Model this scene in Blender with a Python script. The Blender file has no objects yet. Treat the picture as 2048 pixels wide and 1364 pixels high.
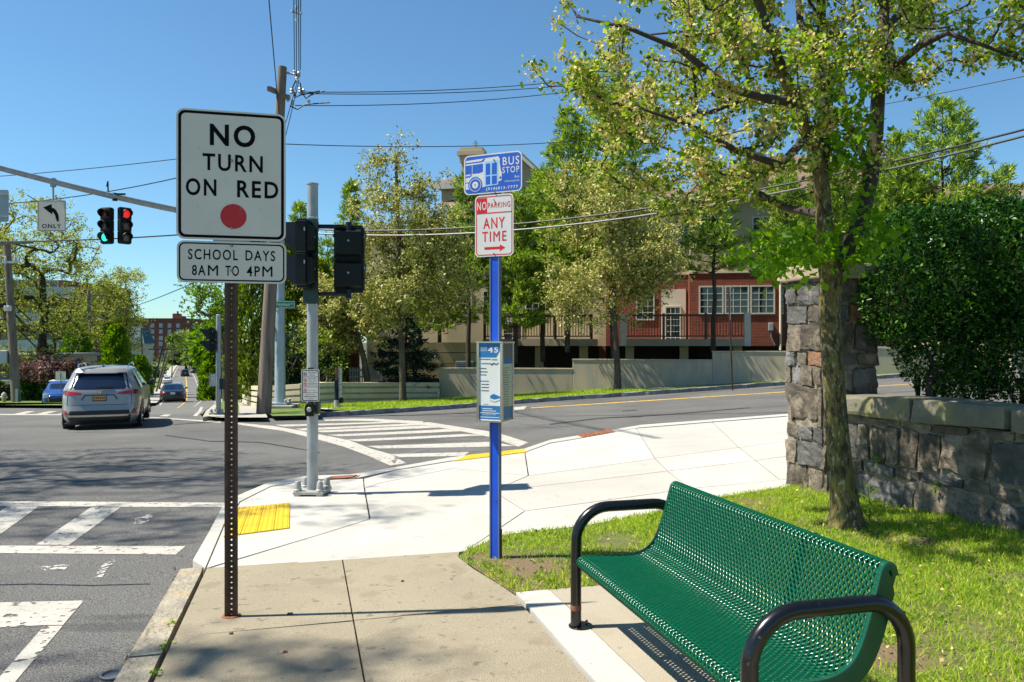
import bpy, bmesh, math, random
import numpy as np
from mathutils import Vector, Matrix
R = math.radians
random.seed(7)
rng = np.random.default_rng(11)
S = bpy.context.scene
COL = S.collection

# ------------------------------------------------------------------ camera, sky, sun, exposure
cd = bpy.data.cameras.new('camera'); cam = bpy.data.objects.new('camera', cd); COL.objects.link(cam)
cd.sensor_width = 36.0; cd.lens = 27.42; cd.clip_start = 0.05; cd.clip_end = 5000
cam.location = (0, 0, 1.6); cam.rotation_euler = (R(90), 0, 0)
S.camera = cam
SUN_EL = R(57.3)
sun_dir = Vector((-math.cos(SUN_EL), -0.035, math.sin(SUN_EL))).normalized()
W = bpy.data.worlds.new('World'); S.world = W; W.use_nodes = True
wn = W.node_tree.nodes; wl = W.node_tree.links
bg = wn['Background']; sky = wn.new('ShaderNodeTexSky'); sky.sky_type = 'NISHITA'
sky.sun_disc = False; sky.sun_elevation = SUN_EL; sky.sun_rotation = R(270)
sky.altitude = 0; sky.air_density = 1.0; sky.dust_density = 0.2; sky.ozone_density = 4.0
tint = wn.new('ShaderNodeMix'); tint.data_type = 'RGBA'; tint.blend_type = 'MULTIPLY'; tint.inputs['Factor'].default_value = 1
tint.inputs['B'].default_value = (.75, 1.02, 1.08, 1)
wl.new(sky.outputs[0], tint.inputs['A']); wl.new(tint.outputs['Result'], bg.inputs[0]); bg.inputs[1].default_value = 0.074
sl = bpy.data.lights.new('sun', 'SUN'); sl.energy = 5.0; sl.angle = R(0.53); sl.color = (1.0, 0.93, 0.80)
so = bpy.data.objects.new('sun', sl); COL.objects.link(so)
so.rotation_euler = sun_dir.to_track_quat('Z', 'Y').to_euler(); so.location = (-20, 0, 40)
S.view_settings.view_transform = 'Standard'; S.view_settings.look = 'None'
S.view_settings.exposure = 0.92; S.view_settings.gamma = 1.0; S.view_settings.use_curve_mapping = False
S.cycles.max_bounces = 6; S.cycles.transparent_max_bounces = 8

# ------------------------------------------------------------------ ground shape
F, HZ, CX, HC = 1560.0, 682.0, 1024.0, 1.6
CU, CV = (0.967, 0.256), (-0.256, 0.967)          # across / along the near sidewalk
VS = [-60, 3, 9, 12, 18, 24, 27, 32, 40, 52, 71, 105, 140, 170, 205, 280, 600]
AS = [.3, 0, -.12, -.18, -.34, -.54, -.68, -.98, -1.48, -2.22, -3.35, -5.2, -6.4, -6.5, -5.9, -5.8, -5]
SL = []
for i in range(len(VS)):
    if i == 0: q = (AS[1]-AS[0])/(VS[1]-VS[0])
    elif i == len(VS)-1: q = (AS[-1]-AS[-2])/(VS[-1]-VS[-2])
    else:
        d0 = (AS[i]-AS[i-1])/(VS[i]-VS[i-1]); d1 = (AS[i+1]-AS[i])/(VS[i+1]-VS[i])
        h0 = VS[i]-VS[i-1]; h1 = VS[i+1]-VS[i]; q = (d0*h1+d1*h0)/(h0+h1)
    SL.append(q)
def fall(v):
    v = min(max(v, VS[0]), VS[-1])
    for i in range(len(VS)-1):
        if v <= VS[i+1]:
            h = VS[i+1]-VS[i]; t = (v-VS[i])/h
            return (2*t**3-3*t*t+1)*AS[i]+(t**3-2*t*t+t)*h*SL[i]+(-2*t**3+3*t*t)*AS[i+1]+(t**3-t*t)*h*SL[i+1]
def rise(u):
    t = (u-4.0)/1.5
    return .05*(1.5*math.log1p(math.exp(t)) if t < 40 else u-4.0)
def to_uv(x, y): return x*CU[0]+y*CU[1], x*CV[0]+y*CV[1]
def to_xy(u, v): return u*CU[0]+v*CV[0], u*CU[1]+v*CV[1]
def zg(x, y):                                      # height of pavements and lawns
    u, v = to_uv(x, y)
    w = 1.0 if v < 60 else max(0.0, 1-(v-60)/60)
    return fall(v)+rise(min(u, 60))*w
def road_off(x, y):                                # roads lie one kerb below
    v = to_uv(x, y)[1]
    return -.06-.06*min(max((v-14)/6, 0), 1)
def at(px, py, road=False):                        # ground point seen at a place of the photograph
    prev = t = .5
    f = lambda x, y: zg(x, y)+(road_off(x, y) if road else 0)
    while t < 900:
        if HC-(py-HZ)/F*t < f((px-CX)/F*t, t):
            lo, hi = prev, t
            for _ in range(30):
                m = (lo+hi)/2
                if HC-(py-HZ)/F*m < f((px-CX)/F*m, m): hi = m
                else: lo = m
            return (px-CX)/F*hi, hi
        prev = t; t *= 1.012
    return (px-CX)/F*300, 300
def pt(px, py, d): return Vector(((px-CX)/F*d, d, HC-(py-HZ)/F*d))

# ------------------------------------------------------------------ materials
def nodes_of(name):
    m = bpy.data.materials.new(name); m.use_nodes = True
    nt = m.node_tree; return m, nt, nt.nodes, nt.links, nt.nodes['Principled BSDF']
def col4(c): return (c[0], c[1], c[2], 1)
def pmat(name, base, var=.2, scale=4.0, rough=.7, metal=0.0, bump=0.0, bscale=60.0, layers=(), spec=.5, coat=0.0,
         speck=0.0, speck_scale=250.0, alpha=None, emit=None, stretch=(1, 1, 1), island=0.0):
    """noise-varied colour; layers = (scale, low, high, colour, strength[, stretch]); speck = fine grain"""
    m, nt, N, L, b = nodes_of(name)
    tc = N.new('ShaderNodeNewGeometry'); mp = N.new('ShaderNodeMapping'); mp.inputs['Scale'].default_value = stretch
    L.new(tc.outputs['Position'], mp.inputs['Vector'])
    def noise(sc, det=5, st=None):
        n = N.new('ShaderNodeTexNoise'); n.inputs['Scale'].default_value = sc; n.inputs['Detail'].default_value = det
        if st:
            m2 = N.new('ShaderNodeMapping'); m2.inputs['Scale'].default_value = st
            L.new(tc.outputs['Position'], m2.inputs['Vector']); L.new(m2.outputs[0], n.inputs['Vector'])
        else: L.new(mp.outputs[0], n.inputs['Vector'])
        return n
    def mix(a, c, fac_socket, blend='MIX'):
        x = N.new('ShaderNodeMix'); x.data_type = 'RGBA'; x.blend_type = blend
        if hasattr(fac_socket, 'links'): L.new(fac_socket, x.inputs['Factor'])
        else: x.inputs['Factor'].default_value = fac_socket
        for s, v in ((x.inputs['A'], a), (x.inputs['B'], c)):
            if hasattr(v, 'links'): L.new(v, s)
            else: s.default_value = col4(v)
        return x.outputs['Result']
    n = noise(scale)
    cr = N.new('ShaderNodeMapRange'); cr.inputs[1].default_value = .3; cr.inputs[2].default_value = .7
    L.new(n.outputs['Fac'], cr.inputs[0])
    c = mix([k*(1-var) for k in base], [min(1, k*(1+var)) for k in base], cr.outputs[0])
    if speck:
        n2 = noise(speck_scale, 2); r2 = N.new('ShaderNodeMapRange')
        r2.inputs[1].default_value = .35; r2.inputs[2].default_value = .65
        r2.inputs[3].default_value = 1-speck; r2.inputs[4].default_value = 1+speck
        L.new(n2.outputs['Fac'], r2.inputs[0])
        v = N.new('ShaderNodeVectorMath'); v.operation = 'SCALE'
        L.new(c, v.inputs[0]); L.new(r2.outputs[0], v.inputs['Scale']); c = v.outputs[0]
    if island:
        r3 = N.new('ShaderNodeMapRange'); r3.inputs[3].default_value = 1-island; r3.inputs[4].default_value = 1+island
        oi = N.new('ShaderNodeObjectInfo'); L.new(oi.outputs['Random'], r3.inputs[0])
        v = N.new('ShaderNodeVectorMath'); v.operation = 'SCALE'
        L.new(c, v.inputs[0]); L.new(r3.outputs[0], v.inputs['Scale']); c = v.outputs[0]
    for ly in layers:
        n3 = noise(ly[0], 6, ly[5] if len(ly) > 5 else None); r = N.new('ShaderNodeMapRange')
        r.inputs[1].default_value = ly[1]; r.inputs[2].default_value = ly[2]; r.inputs[4].default_value = ly[4]
        L.new(n3.outputs['Fac'], r.inputs[0]); c = mix(c, ly[3], r.outputs[0])
    L.new(c, b.inputs['Base Color'])
    b.inputs['Roughness'].default_value = rough; b.inputs['Metallic'].default_value = metal
    b.inputs['Specular IOR Level'].default_value = spec; b.inputs['Coat Weight'].default_value = coat
    if coat: b.inputs['Coat Roughness'].default_value = .06
    if bump:
        nb = noise(bscale, 6); bp = N.new('ShaderNodeBump'); bp.inputs['Strength'].default_value = bump
        bp.inputs['Distance'].default_value = .02; L.new(nb.outputs['Fac'], bp.inputs['Height']); L.new(bp.outputs[0], b.inputs['Normal'])
    if alpha:                                  # flaked away where the noise is high: the surface below shows
        na = noise(alpha[0], 8); ra = N.new('ShaderNodeMapRange'); ra.inputs[1].default_value = alpha[1]; ra.inputs[2].default_value = alpha[2]
        ra.inputs[3].default_value = 1; ra.inputs[4].default_value = 0; L.new(na.outputs['Fac'], ra.inputs[0]); L.new(ra.outputs[0], b.inputs['Alpha'])
    if emit:
        b.inputs['Emission Color'].default_value = col4(emit[0]); b.inputs['Emission Strength'].default_value = emit[1]
    return m
def leafmat(name, cols, trans=.35, rough=.5):
    """each leaf its own tint (random per island), light passes through"""
    m, nt, N, L, b = nodes_of(name)
    g = N.new('ShaderNodeNewGeometry'); cr = N.new('ShaderNodeValToRGB')
    e = cr.color_ramp.elements
    while len(e) < len(cols): e.new(.5)
    for i, c in enumerate(cols): e[i].position = i/(len(cols)-1); e[i].color = col4(c)
    L.new(g.outputs['Random Per Island'], cr.inputs[0]); L.new(cr.outputs[0], b.inputs['Base Color'])
    b.inputs['Roughness'].default_value = rough; b.inputs['Specular IOR Level'].default_value = .2
    t = N.new('ShaderNodeBsdfTranslucent'); hs = N.new('ShaderNodeHueSaturation')
    hs.inputs['Value'].default_value = 1.5; hs.inputs['Saturation'].default_value = 1.1
    L.new(cr.outputs[0], hs.inputs['Color']); L.new(hs.outputs[0], t.inputs[0])
    mx = N.new('ShaderNodeMixShader'); mx.inputs[0].default_value = trans
    L.new(b.outputs[0], mx.inputs[1]); L.new(t.outputs[0], mx.inputs[2]); L.new(mx.outputs[0], N['Material Output'].inputs[0])
    return m
def brickmat(name, c1, c2, mortar, sc=1.0, w=.215, h=.075, axis='xz'):
    m, nt, N, L, b = nodes_of(name)
    g = N.new('ShaderNodeNewGeometry'); sp = N.new('ShaderNodeSeparateXYZ'); cb = N.new('ShaderNodeCombineXYZ')
    L.new(g.outputs['Position'], sp.inputs[0])
    ad = N.new('ShaderNodeMath'); ad.operation = 'ADD'; L.new(sp.outputs[0], ad.inputs[0]); L.new(sp.outputs[1], ad.inputs[1])
    L.new(ad.outputs[0], cb.inputs[0]); L.new(sp.outputs[2], cb.inputs[1])
    t = N.new('ShaderNodeTexBrick'); L.new(cb.outputs[0], t.inputs['Vector'])
    t.inputs['Color1'].default_value = col4(c1); t.inputs['Color2'].default_value = col4(c2); t.inputs['Mortar'].default_value = col4(mortar)
    t.inputs['Scale'].default_value = sc; t.inputs['Brick Width'].default_value = w; t.inputs['Row Height'].default_value = h
    t.inputs['Mortar Size'].default_value = .006; t.inputs['Bias'].default_value = -.2
    L.new(t.outputs[0], b.inputs['Base Color']); b.inputs['Roughness'].default_value = .85
    bp = N.new('ShaderNodeBump'); bp.inputs['Strength'].default_value = .6; bp.inputs['Distance'].default_value = .01; bp.invert = True
    L.new(t.outputs['Fac'], bp.inputs['Height']); L.new(bp.outputs[0], b.inputs['Normal'])
    return m
def glassmat(name, tint=(.02, .03, .035), rough=.05):
    m, nt, N, L, b = nodes_of(name)
    n = N.new('ShaderNodeTexNoise'); n.inputs['Scale'].default_value = 1.3
    g = N.new('ShaderNodeNewGeometry'); L.new(g.outputs['Position'], n.inputs['Vector'])
    r = N.new('ShaderNodeMapRange'); r.inputs[3].default_value = .4; r.inputs[4].default_value = 1.8; L.new(n.outputs['Fac'], r.inputs[0])
    v = N.new('ShaderNodeVectorMath'); v.operation = 'SCALE'; v.inputs[0].default_value = tint; L.new(r.outputs[0], v.inputs['Scale'])
    L.new(v.outputs[0], b.inputs['Base Color']); b.inputs['Roughness'].default_value = rough; b.inputs['Specular IOR Level'].default_value = .8
    return m

MT = {}
def mats():
    P = pmat
    MT['asphalt'] = P('asphalt', (.108, .106, .101), .2, .5, .9, bump=.8, bscale=110, speck=.6, speck_scale=95,
        layers=((.22, .52, .66, (.082, .08, .076), .6), (1.1, .6, .7, (.15, .147, .14), .35), (.9, .63, .66, (.035, .035, .037), .5, (.25, 1.6, 1))))
    MT['asphalt_far'] = P('asphalt_far', (.118, .116, .11), .12, .4, .85, speck=.2, speck_scale=60)
    MT['paint'] = P('white_paint', (.42, .40, .355), .1, 3, .75, bump=.4, bscale=120, speck=.16, speck_scale=120, alpha=(16, .60, .66),
        layers=((1.3, .5, .75, (.33, .31, .27), .6), (30, .56, .66, (.25, .24, .22), .6)))
    MT['paint_worn'] = P('worn_white_paint', (.4, .38, .35), .1, 3, .75, alpha=(22, .46, .54))
    MT['yellow_paint'] = P('yellow_line', (.55, .34, .05), .15, 3, .7, layers=((6, .5, .6, (.14, .12, .08), .6),))
    MT['white_conc'] = P('white_concrete', (.41, .395, .36), .06, 1.2, .9, bump=.25, bscale=160, speck=.1, speck_scale=160, island=.07,
        layers=((1.6, .55, .8, (.34, .32, .275), .6), (9, .64, .7, (.27, .24, .2), .5), (34, .69, .72, (.13, .12, .1), .6), (.7, .56, .6, (.33, .31, .27), .3, (.6, 1.2, 1))))
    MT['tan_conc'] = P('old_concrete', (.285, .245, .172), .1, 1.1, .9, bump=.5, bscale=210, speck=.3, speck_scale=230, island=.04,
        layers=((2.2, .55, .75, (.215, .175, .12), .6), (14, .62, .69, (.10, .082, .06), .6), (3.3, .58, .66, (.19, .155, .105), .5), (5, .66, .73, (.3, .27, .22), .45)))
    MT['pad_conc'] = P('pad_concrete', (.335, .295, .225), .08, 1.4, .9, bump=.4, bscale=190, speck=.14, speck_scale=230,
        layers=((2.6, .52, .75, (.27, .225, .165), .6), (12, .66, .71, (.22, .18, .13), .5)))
    MT['granite'] = P('granite_kerb', (.28, .25, .19), .22, 9, .85, bump=1.0, bscale=34, speck=.35, speck_scale=170,
        layers=((5, .5, .62, (.33, .25, .14), .6), (3, .6, .7, (.22, .2, .17), .6)))
    MT['granite_grey'] = P('grey_granite_kerb', (.2, .2, .2), .3, 6, .85, bump=1.0, bscale=14, speck=.3, speck_scale=60, layers=((4, .52, .62, (.1, .1, .1), .7),))
    MT['tactile'] = P('yellow_tactile', (.62, .41, .008), .06, 4, .6, speck=.05, layers=((10, .64, .7, (.4, .26, .03), .5), (2.5, .6, .75, (.62, .43, .02), .5)))
    MT['rust'] = P('rusty_iron', (.22, .085, .04), .35, 12, .9, bump=.6, bscale=60, layers=((20, .55, .65, (.09, .04, .025), .7),))
    MT['lawn'] = P('lawn_ground', (.12, .12, .035), .3, 5, .95, bump=1, bscale=45, speck=.45, speck_scale=90,
        layers=((2.0, .5, .62, (.09, .13, .02), .8), (14, .5, .6, (.08, .12, .016), .7), (30, .64, .68, (.24, .2, .12), .5)))
    MT['dirt'] = P('dirt', (.17, .115, .065), .3, 7, .95, bump=.9, bscale=55, speck=.3, speck_scale=130, layers=((5, .52, .62, (.09, .095, .03), .6),))
    MT['verge'] = P('verge_grass', (.095, .15, .018), .35, 1.6, .95, bump=1, bscale=14, speck=.4, speck_scale=40,
        layers=((1.2, .55, .7, (.14, .12, .05), .7), (6, .58, .66, (.04, .075, .012), .7)))
    MT['terrain'] = P('rough_ground', (.05, .06, .022), .3, .2, .95, layers=((.4, .5, .65, (.09, .08, .05), .6),))
    MT['far_walk'] = P('far_concrete', (.34, .32, .27), .1, 1, .9, layers=((2, .55, .7, (.3, .28, .24), .5),))
    MT['green'] = P('green_coated_steel', (.001, .062, .030), .10, 20, .2, spec=.4)
    MT['dark_green'] = P('green_coated_rim', (.002, .06, .03), .12, 9, .3, spec=.5, coat=.15, layers=((30, .62, .68, (.01, .05, .03), .5),))
    MT['black'] = P('black_coated_steel', (.004, .004, .0045), .3, 10, .25, spec=.55, layers=((26, .69, .72, (.1, .09, .08), .6),))
    MT['black_rust'] = P('rust_spot', (.16, .06, .035), .3, 40, .8)
    MT['brown'] = P('brown_sign_post', (.085, .045, .030), .3, 14, .5, metal=.3, layers=((30, .6, .7, (.08, .035, .02), .5), (6, .58, .7, (.05, .028, .018), .6, (1, 1, .15))))
    MT['sign_white'] = P('sign_white', (.66, .61, .505), .04, 6, .45, layers=((5, .6, .8, (.5, .5, .46), .5), (40, .72, .74, (.2, .2, .2), .5)))
    MT['sign_white2'] = P('sign_white_bright', (.58, .575, .56), .03, 6, .4, layers=((6, .62, .8, (.6, .6, .58), .4),))
    MT['sign_black'] = P('sign_black', (.004, .004, .004), .1, 6, .7, spec=.1)
    MT['sign_red'] = P('sign_red', (.52, .006, .008), .1, 8, .4, layers=((22, .62, .68, (.55, .12, .1), .4),))
    MT['sign_blue'] = P('sign_blue', (.012, .09, .46), .08, 6, .4)
    MT['sign_lightblue'] = P('sign_light_blue', (.25, .5, .75), .08, 6, .4)
    MT['sign_green'] = P('sign_green', (.01, .17, .10), .1, 6, .45)
    MT['sign_back'] = P('sign_back', (.30, .34, .35), .08, 4, .5, metal=.5)
    MT['blue_post'] = P('blue_post', (.005, .075, .55), .1, 4, .4, layers=((16, .64, .7, (.005, .03, .28), .6),))
    MT['blue_edge'] = P('blue_post_edge', (.10, .14, .26), .15, 8, .5)
    MT['poster_blue'] = P('poster_blue', (.015, .15, .36), .08, 8, .4)
    MT['poster_white'] = P('poster_white', (.62, .66, .64), .05, 6, .4)
    MT['poster_cream'] = P('poster_cream', (.56, .55, .42), .08, 9, .4)
    MT['poster_ink'] = P('poster_ink', (.06, .07, .07), .2, 9, .5)
    MT['bolt'] = P('bolt_steel', (.35, .34, .32), .2, 40, .4, metal=.8)
    MT['stainless'] = P('stainless_frame', (.62, .60, .56), .08, 8, .18, metal=1.0)
    MT['galv'] = P('galvanised_steel', (.33, .36, .37), .14, 7, .5, metal=.45, layers=((3, .5, .65, (.3, .34, .36), .6, (1, 1, .25)), (9, .68, .74, (.14, .13, .11), .7)))
    MT['galv_blue'] = P('weathered_galvanised_steel', (.33, .40, .45), .1, 3, .5, metal=.35, layers=((2, .5, .65, (.27, .33, .37), .6, (1, 1, .2)),))
    MT['signal_black'] = P('signal_housing', (.004, .008, .007), .2, 6, .5, spec=.25)
    MT['signal_blue'] = P('signal_visor', (.008, .014, .022), .2, 6, .5, spec=.3)
    MT['signal_green'] = P('dark_green_housing', (.010, .035, .028), .2, 5, .4)
    MT['lamp_off'] = P('unlit_lens', (.09, .07, .06), .1, 20, .25)
    MT['lamp_dark_red'] = P('unlit_red_lens', (.14, .012, .012), .1, 20, .25)
    MT['lamp_green'] = P('lit_green_lens', (.02, .4, .3), .05, 20, .3, emit=((.05, 1.0, .72), .62))
    MT['lamp_red'] = P('lit_red_lens', (.6, .02, .02), .05, 20, .3, emit=((1.0, .03, .02), .33))
    MT['cast_grey'] = P('cast_aluminium', (.36, .36, .34), .15, 20, .55, metal=.4)
    MT['wood_pole'] = P('weathered_pole', (.17, .135, .105), .3, 6, .9, bump=.8, bscale=24, stretch=(1, 1, .06), layers=((9, .55, .65, (.07, .055, .045), .7, (1, 1, .08)), (3, .6, .7, (.26, .22, .18), .5, (1, 1, .2))))
    MT['wood_far'] = P('grey_pole', (.14, .125, .11), .25, 3, .9, stretch=(1, 1, .1))
    MT['wire'] = P('cable', (.012, .012, .013), .2, 5, .6)
    MT['wire_grey'] = P('stranded_cable', (.05, .05, .048), .4, 30, .5)
    MT['porcelain'] = P('insulator', (.5, .5, .5), .1, 8, .3)
    MT['bark'] = P('pear_bark', (.10, .08, .034), .35, 9, .95, bump=1.0, bscale=34, stretch=(1, 1, .35), speck=.3, speck_scale=90,
        layers=((13, .44, .56, (.18, .145, .035), .75, (1, 1, .5)), (45, .60, .65, (.34, .34, .28), .7), (26, .54, .60, (.03, .025, .015), .85, (1, 1, .4))))
    MT['bark_dark'] = P('dark_bark', (.045, .036, .028), .35, 8, .95, bump=.8, bscale=22, stretch=(1, 1, .3), layers=((8, .6, .68, (.1, .085, .065), .6),))
    MT['bark_mid'] = P('grey_bark', (.085, .068, .048), .35, 5, .95, bump=.8, bscale=16, stretch=(1, 1, .3), layers=((5, .55, .68, (.12, .11, .04), .6),))
    L = leafmat
    MT['pear_leaf'] = L('pear_leaf', [(.05, .11, .011), (.12, .215, .017), (.25, .36, .033), (.45, .49, .09)], .42)
    MT['young_leaf'] = L('young_leaf', [(.07, .17, .010), (.13, .27, .014), (.21, .36, .026)], .6)
    MT['pear_bud'] = L('spent_blossom', [(.48, .40, .13), (.66, .56, .24), (.32, .23, .08)], .3)
    MT['pear_far'] = L('far_pear_leaf', [(.08, .115, .02), (.25, .275, .05), (.46, .44, .13), (.66, .58, .26)], .22)
    MT['pine'] = L('pine_needle', [(.03, .085, .016), (.12, .215, .03), (.30, .42, .05), (.47, .56, .09)], .3)
    MT['spruce'] = L('spruce_needle', [(.006, .018, .012), (.015, .04, .025), (.03, .08, .05)], .15)
    MT['cedar'] = L('cedar_spray', [(.035, .07, .010), (.14, .21, .02), (.34, .42, .036)], .25)
    MT['hedge'] = L('privet_leaf', [(.005, .022, .004), (.013, .05, .008), (.04, .13, .014), (.09, .22, .02)], .22, .3)
    MT['maple'] = L('maple_leaf', [(.08, .11, .012), (.18, .225, .02), (.40, .42, .08), (.55, .53, .16)], .35)
    MT['lime_leaf'] = L('lime_leaf', [(.05, .12, .010), (.12, .22, .017), (.21, .32, .03)], .45)
    MT['plum'] = L('pink_blossom', [(.06, .03, .025), (.17, .09, .08), (.28, .18, .16)], .3)
    MT['far_leaf'] = L('distant_leaf', [(.05, .09, .02), (.11, .17, .03), (.2, .26, .05)], .4)
    MT['grass'] = L('grass_blade', [(.12, .24, .012), (.25, .41, .022), (.40, .52, .04), (.55, .54, .13)], .5)
    MT['stone'] = P('fieldstone', (.115, .094, .070), .45, 7, .9, bump=1.0, bscale=22, speck=.25, speck_scale=120, island=.45,
        layers=((6, .55, .65, (.26, .215, .155), .6), (9, .56, .64, (.055, .048, .04), .8)))
    MT['stone_red'] = P('reddish_fieldstone', (.19, .095, .05), .3, 5, .9, bump=.8, bscale=22, speck=.2, speck_scale=120, layers=((7, .55, .65, (.15, .1, .07), .7),))
    MT['stone_grey'] = P('bluish_fieldstone', (.085, .082, .078), .35, 5, .85, bump=.8, bscale=22, speck=.25, island=.25, speck_scale=120, layers=((6, .56, .66, (.24, .235, .23), .6, (1, 1, .3)),))
    MT['mortar'] = P('mortar', (.22, .19, .14), .3, 7, .95, bump=1.0, bscale=40, layers=((5, .56, .64, (.12, .1, .08), .7),))
    MT['coping'] = P('coping_stone', (.15, .138, .10), .2, 5, .85, bump=.5, bscale=30, speck=.15, speck_scale=120, layers=((4, .52, .64, (.2, .19, .08), .7), (9, .58, .66, (.11, .11, .1), .7)))
    MT['cap'] = P('pillar_cap', (.34, .27, .18), .2, 5, .85, bump=.7, bscale=30, layers=((6, .54, .64, (.2, .16, .11), .6),))
    MT['ret_wall'] = P('grey_retaining_wall', (.42, .345, .24), .1, 1.2, .85, bump=.2, bscale=60, layers=((2, .5, .68, (.29, .28, .25), .6, (1, 1, .25)), (5, .6, .7, (.24, .22, .19), .5, (1, 1, .15))))
    MT['band_wall'] = P('beige_banded_wall', (.56, .48, .34), .1, 1.3, .85, bump=.3, bscale=40, layers=((2.5, .52, .66, (.38, .32, .23), .6),))
    MT['stucco'] = P('beige_stucco', (.44, .36, .235), .08, .8, .9, bump=.3, bscale=90, layers=((1, .52, .7, (.37, .30, .19), .5),))
    MT['terrace'] = P('ochre_terrace', (.44, .34, .17), .1, .9, .9, layers=((1.5, .5, .68, (.33, .25, .12), .6),))
    MT['trim'] = P('cream_trim', (.6, .55, .45), .05, 3, .7)
    MT['white_trim'] = P('white_window_frame', (.50, .49, .44), .05, 3, .6)
    MT['deck'] = P('grey_deck_slab', (.32, .27, .20), .1, 1, .8, layers=((2, .55, .7, (.25, .24, .21), .5),))
    MT['rail'] = P('brown_railing', (.060, .032, .022), .2, 3, .6)
    MT['void'] = P('painted_shade', (.035, .032, .028), .2, 1, .9)  # shade of open garages and wall joints put into one dark colour
    MT['shingle'] = brickmat('roof_shingle', (.155, .095, .065), (.21, .135, .095), (.09, .06, .045), 1, .35, .16)
    MT['brick'] = brickmat('red_brick', (.165, .024, .010), (.225, .038, .017), (.19, .12, .085))
    MT['brick_far'] = brickmat('far_brick', (.17, .05, .035), (.21, .065, .045), (.2, .12, .09), 1, .6, .2)
    MT['slate'] = P('teal_slate', (.018, .075, .098), .2, 1, .7)
    MT['cladding'] = P('cream_cladding', (.42, .40, .34), .08, 1, .8)
    MT['glass'] = glassmat('window_glass'); MT['blind'] = P('window_blind', (.45, .46, .42), .1, 3, .6, stretch=(.1, .1, 30))
    MT['far_glass'] = P('pale_far_glass', (.28, .36, .42), .2, .5, .2)
    MT['silver'] = P('silver_paint', (.30, .295, .28), .03, 2, .3, metal=.3, coat=.5)
    MT['car_glass'] = glassmat('car_glass', (.006, .012, .03), .04)
    MT['tail'] = P('tail_lamp', (.38, .012, .015), .1, 12, .2, coat=.5); MT['tail_dark'] = P('tail_lamp_dark', (.10, .005, .008), .1, 12, .2, coat=.5)
    MT['plastic'] = P('black_plastic', (.012, .012, .013), .2, 10, .5); MT['tyre'] = P('tyre', (.016, .016, .017), .2, 20, .85)
    MT['rim'] = P('alloy_rim', (.45, .45, .46), .1, 10, .3, metal=.9); MT['plate'] = P('orange_plate', (.62, .27, .04), .08, 10, .5)
    MT['white_plate'] = P('white_plate', (.5, .5, .52), .08, 10, .5); MT['chrome'] = P('chrome', (.6, .6, .6), .05, 10, .12, metal=1)
    MT['hydrant'] = P('yellow_hydrant', (.50, .33, .06), .15, 8, .6); MT['hydrant_top'] = P('silver_hydrant_top', (.45, .45, .42), .1, 8, .5)
    MT['headlamp'] = P('headlamp', (.6, .62, .62), .05, 10, .1)
    MT['dandelion'] = P('dandelion', (.75, .5, .01), .1, 40, .7); MT['clear_plastic'] = P('clear_plastic', (.16, .165, .165), .1, 20, .15)
    MT['condenser'] = P('grey_metal_box', (.13, .135, .14), .1, 5, .5)
mats()
def soil_patches(spots):
    """worn earth in the lawn: round ragged spots where the turf is trodden away"""
    nt = MT['lawn'].node_tree; N, L = nt.nodes, nt.links; b = N['Principled BSDF']; src = b.inputs['Base Color'].links[0].from_socket
    g = N.new('ShaderNodeNewGeometry'); n = N.new('ShaderNodeTexNoise'); n.inputs['Scale'].default_value = 7; n.inputs['Detail'].default_value = 6; L.new(g.outputs['Position'], n.inputs['Vector'])
    for (x, y), r in spots:
        d = N.new('ShaderNodeVectorMath'); d.operation = 'DISTANCE'; L.new(g.outputs['Position'], d.inputs[0]); d.inputs[1].default_value = (x, y, zg(x, y))
        a = N.new('ShaderNodeMath'); a.operation = 'MULTIPLY_ADD'; L.new(n.outputs['Fac'], a.inputs[0]); a.inputs[1].default_value = r*1.3; L.new(d.outputs['Value'], a.inputs[2])
        m = N.new('ShaderNodeMapRange'); m.inputs[1].default_value = r*1.35; m.inputs[2].default_value = r*1.9; m.inputs[3].default_value = .9; m.inputs[4].default_value = 0; L.new(a.outputs[0], m.inputs[0])
        x_ = N.new('ShaderNodeMix'); x_.data_type = 'RGBA'; L.new(m.outputs[0], x_.inputs['Factor']); L.new(src, x_.inputs['A']); x_.inputs['B'].default_value = (.155, .105, .06, 1); src = x_.outputs['Result']
    L.new(src, b.inputs['Base Color'])

# ------------------------------------------------------------------ object helpers
def link(name, me, mat=None, parent=None, smooth=False):
    o = bpy.data.objects.new(name, me); COL.objects.link(o)
    if mat is not None:
        if not me.materials: me.materials.append(MT[mat] if isinstance(mat, str) else mat)
    if parent is not None: o.parent = parent
    if smooth: me.polygons.foreach_set('use_smooth', [True]*len(me.polygons))
    return o
def tag(o, label=None, cat=None, group=None, kind=None):
    if label: o['label'] = label
    if cat: o['category'] = cat
    if group: o['group'] = group
    if kind: o['kind'] = kind
    return o
def thing(name, label, cat, loc=(0, 0, 0), rz=0.0, group=None):
    o = bpy.data.objects.new(name, None); COL.objects.link(o); o.empty_display_size = .2
    o.location = loc; o.rotation_euler = (0, 0, rz)
    return tag(o, label, cat, group)
def copy_thing(r, loc, rz, label, group=None):
    def cp(o, par):
        c = o.copy(); COL.objects.link(c)
        if par is not None: c.parent = par
        for ch in o.children: cp(ch, c)
        return c
    n = cp(r, None); n.location = loc; n.rotation_euler = (0, 0, rz); n['label'] = label
    if group: n['group'] = group
    return n
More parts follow.
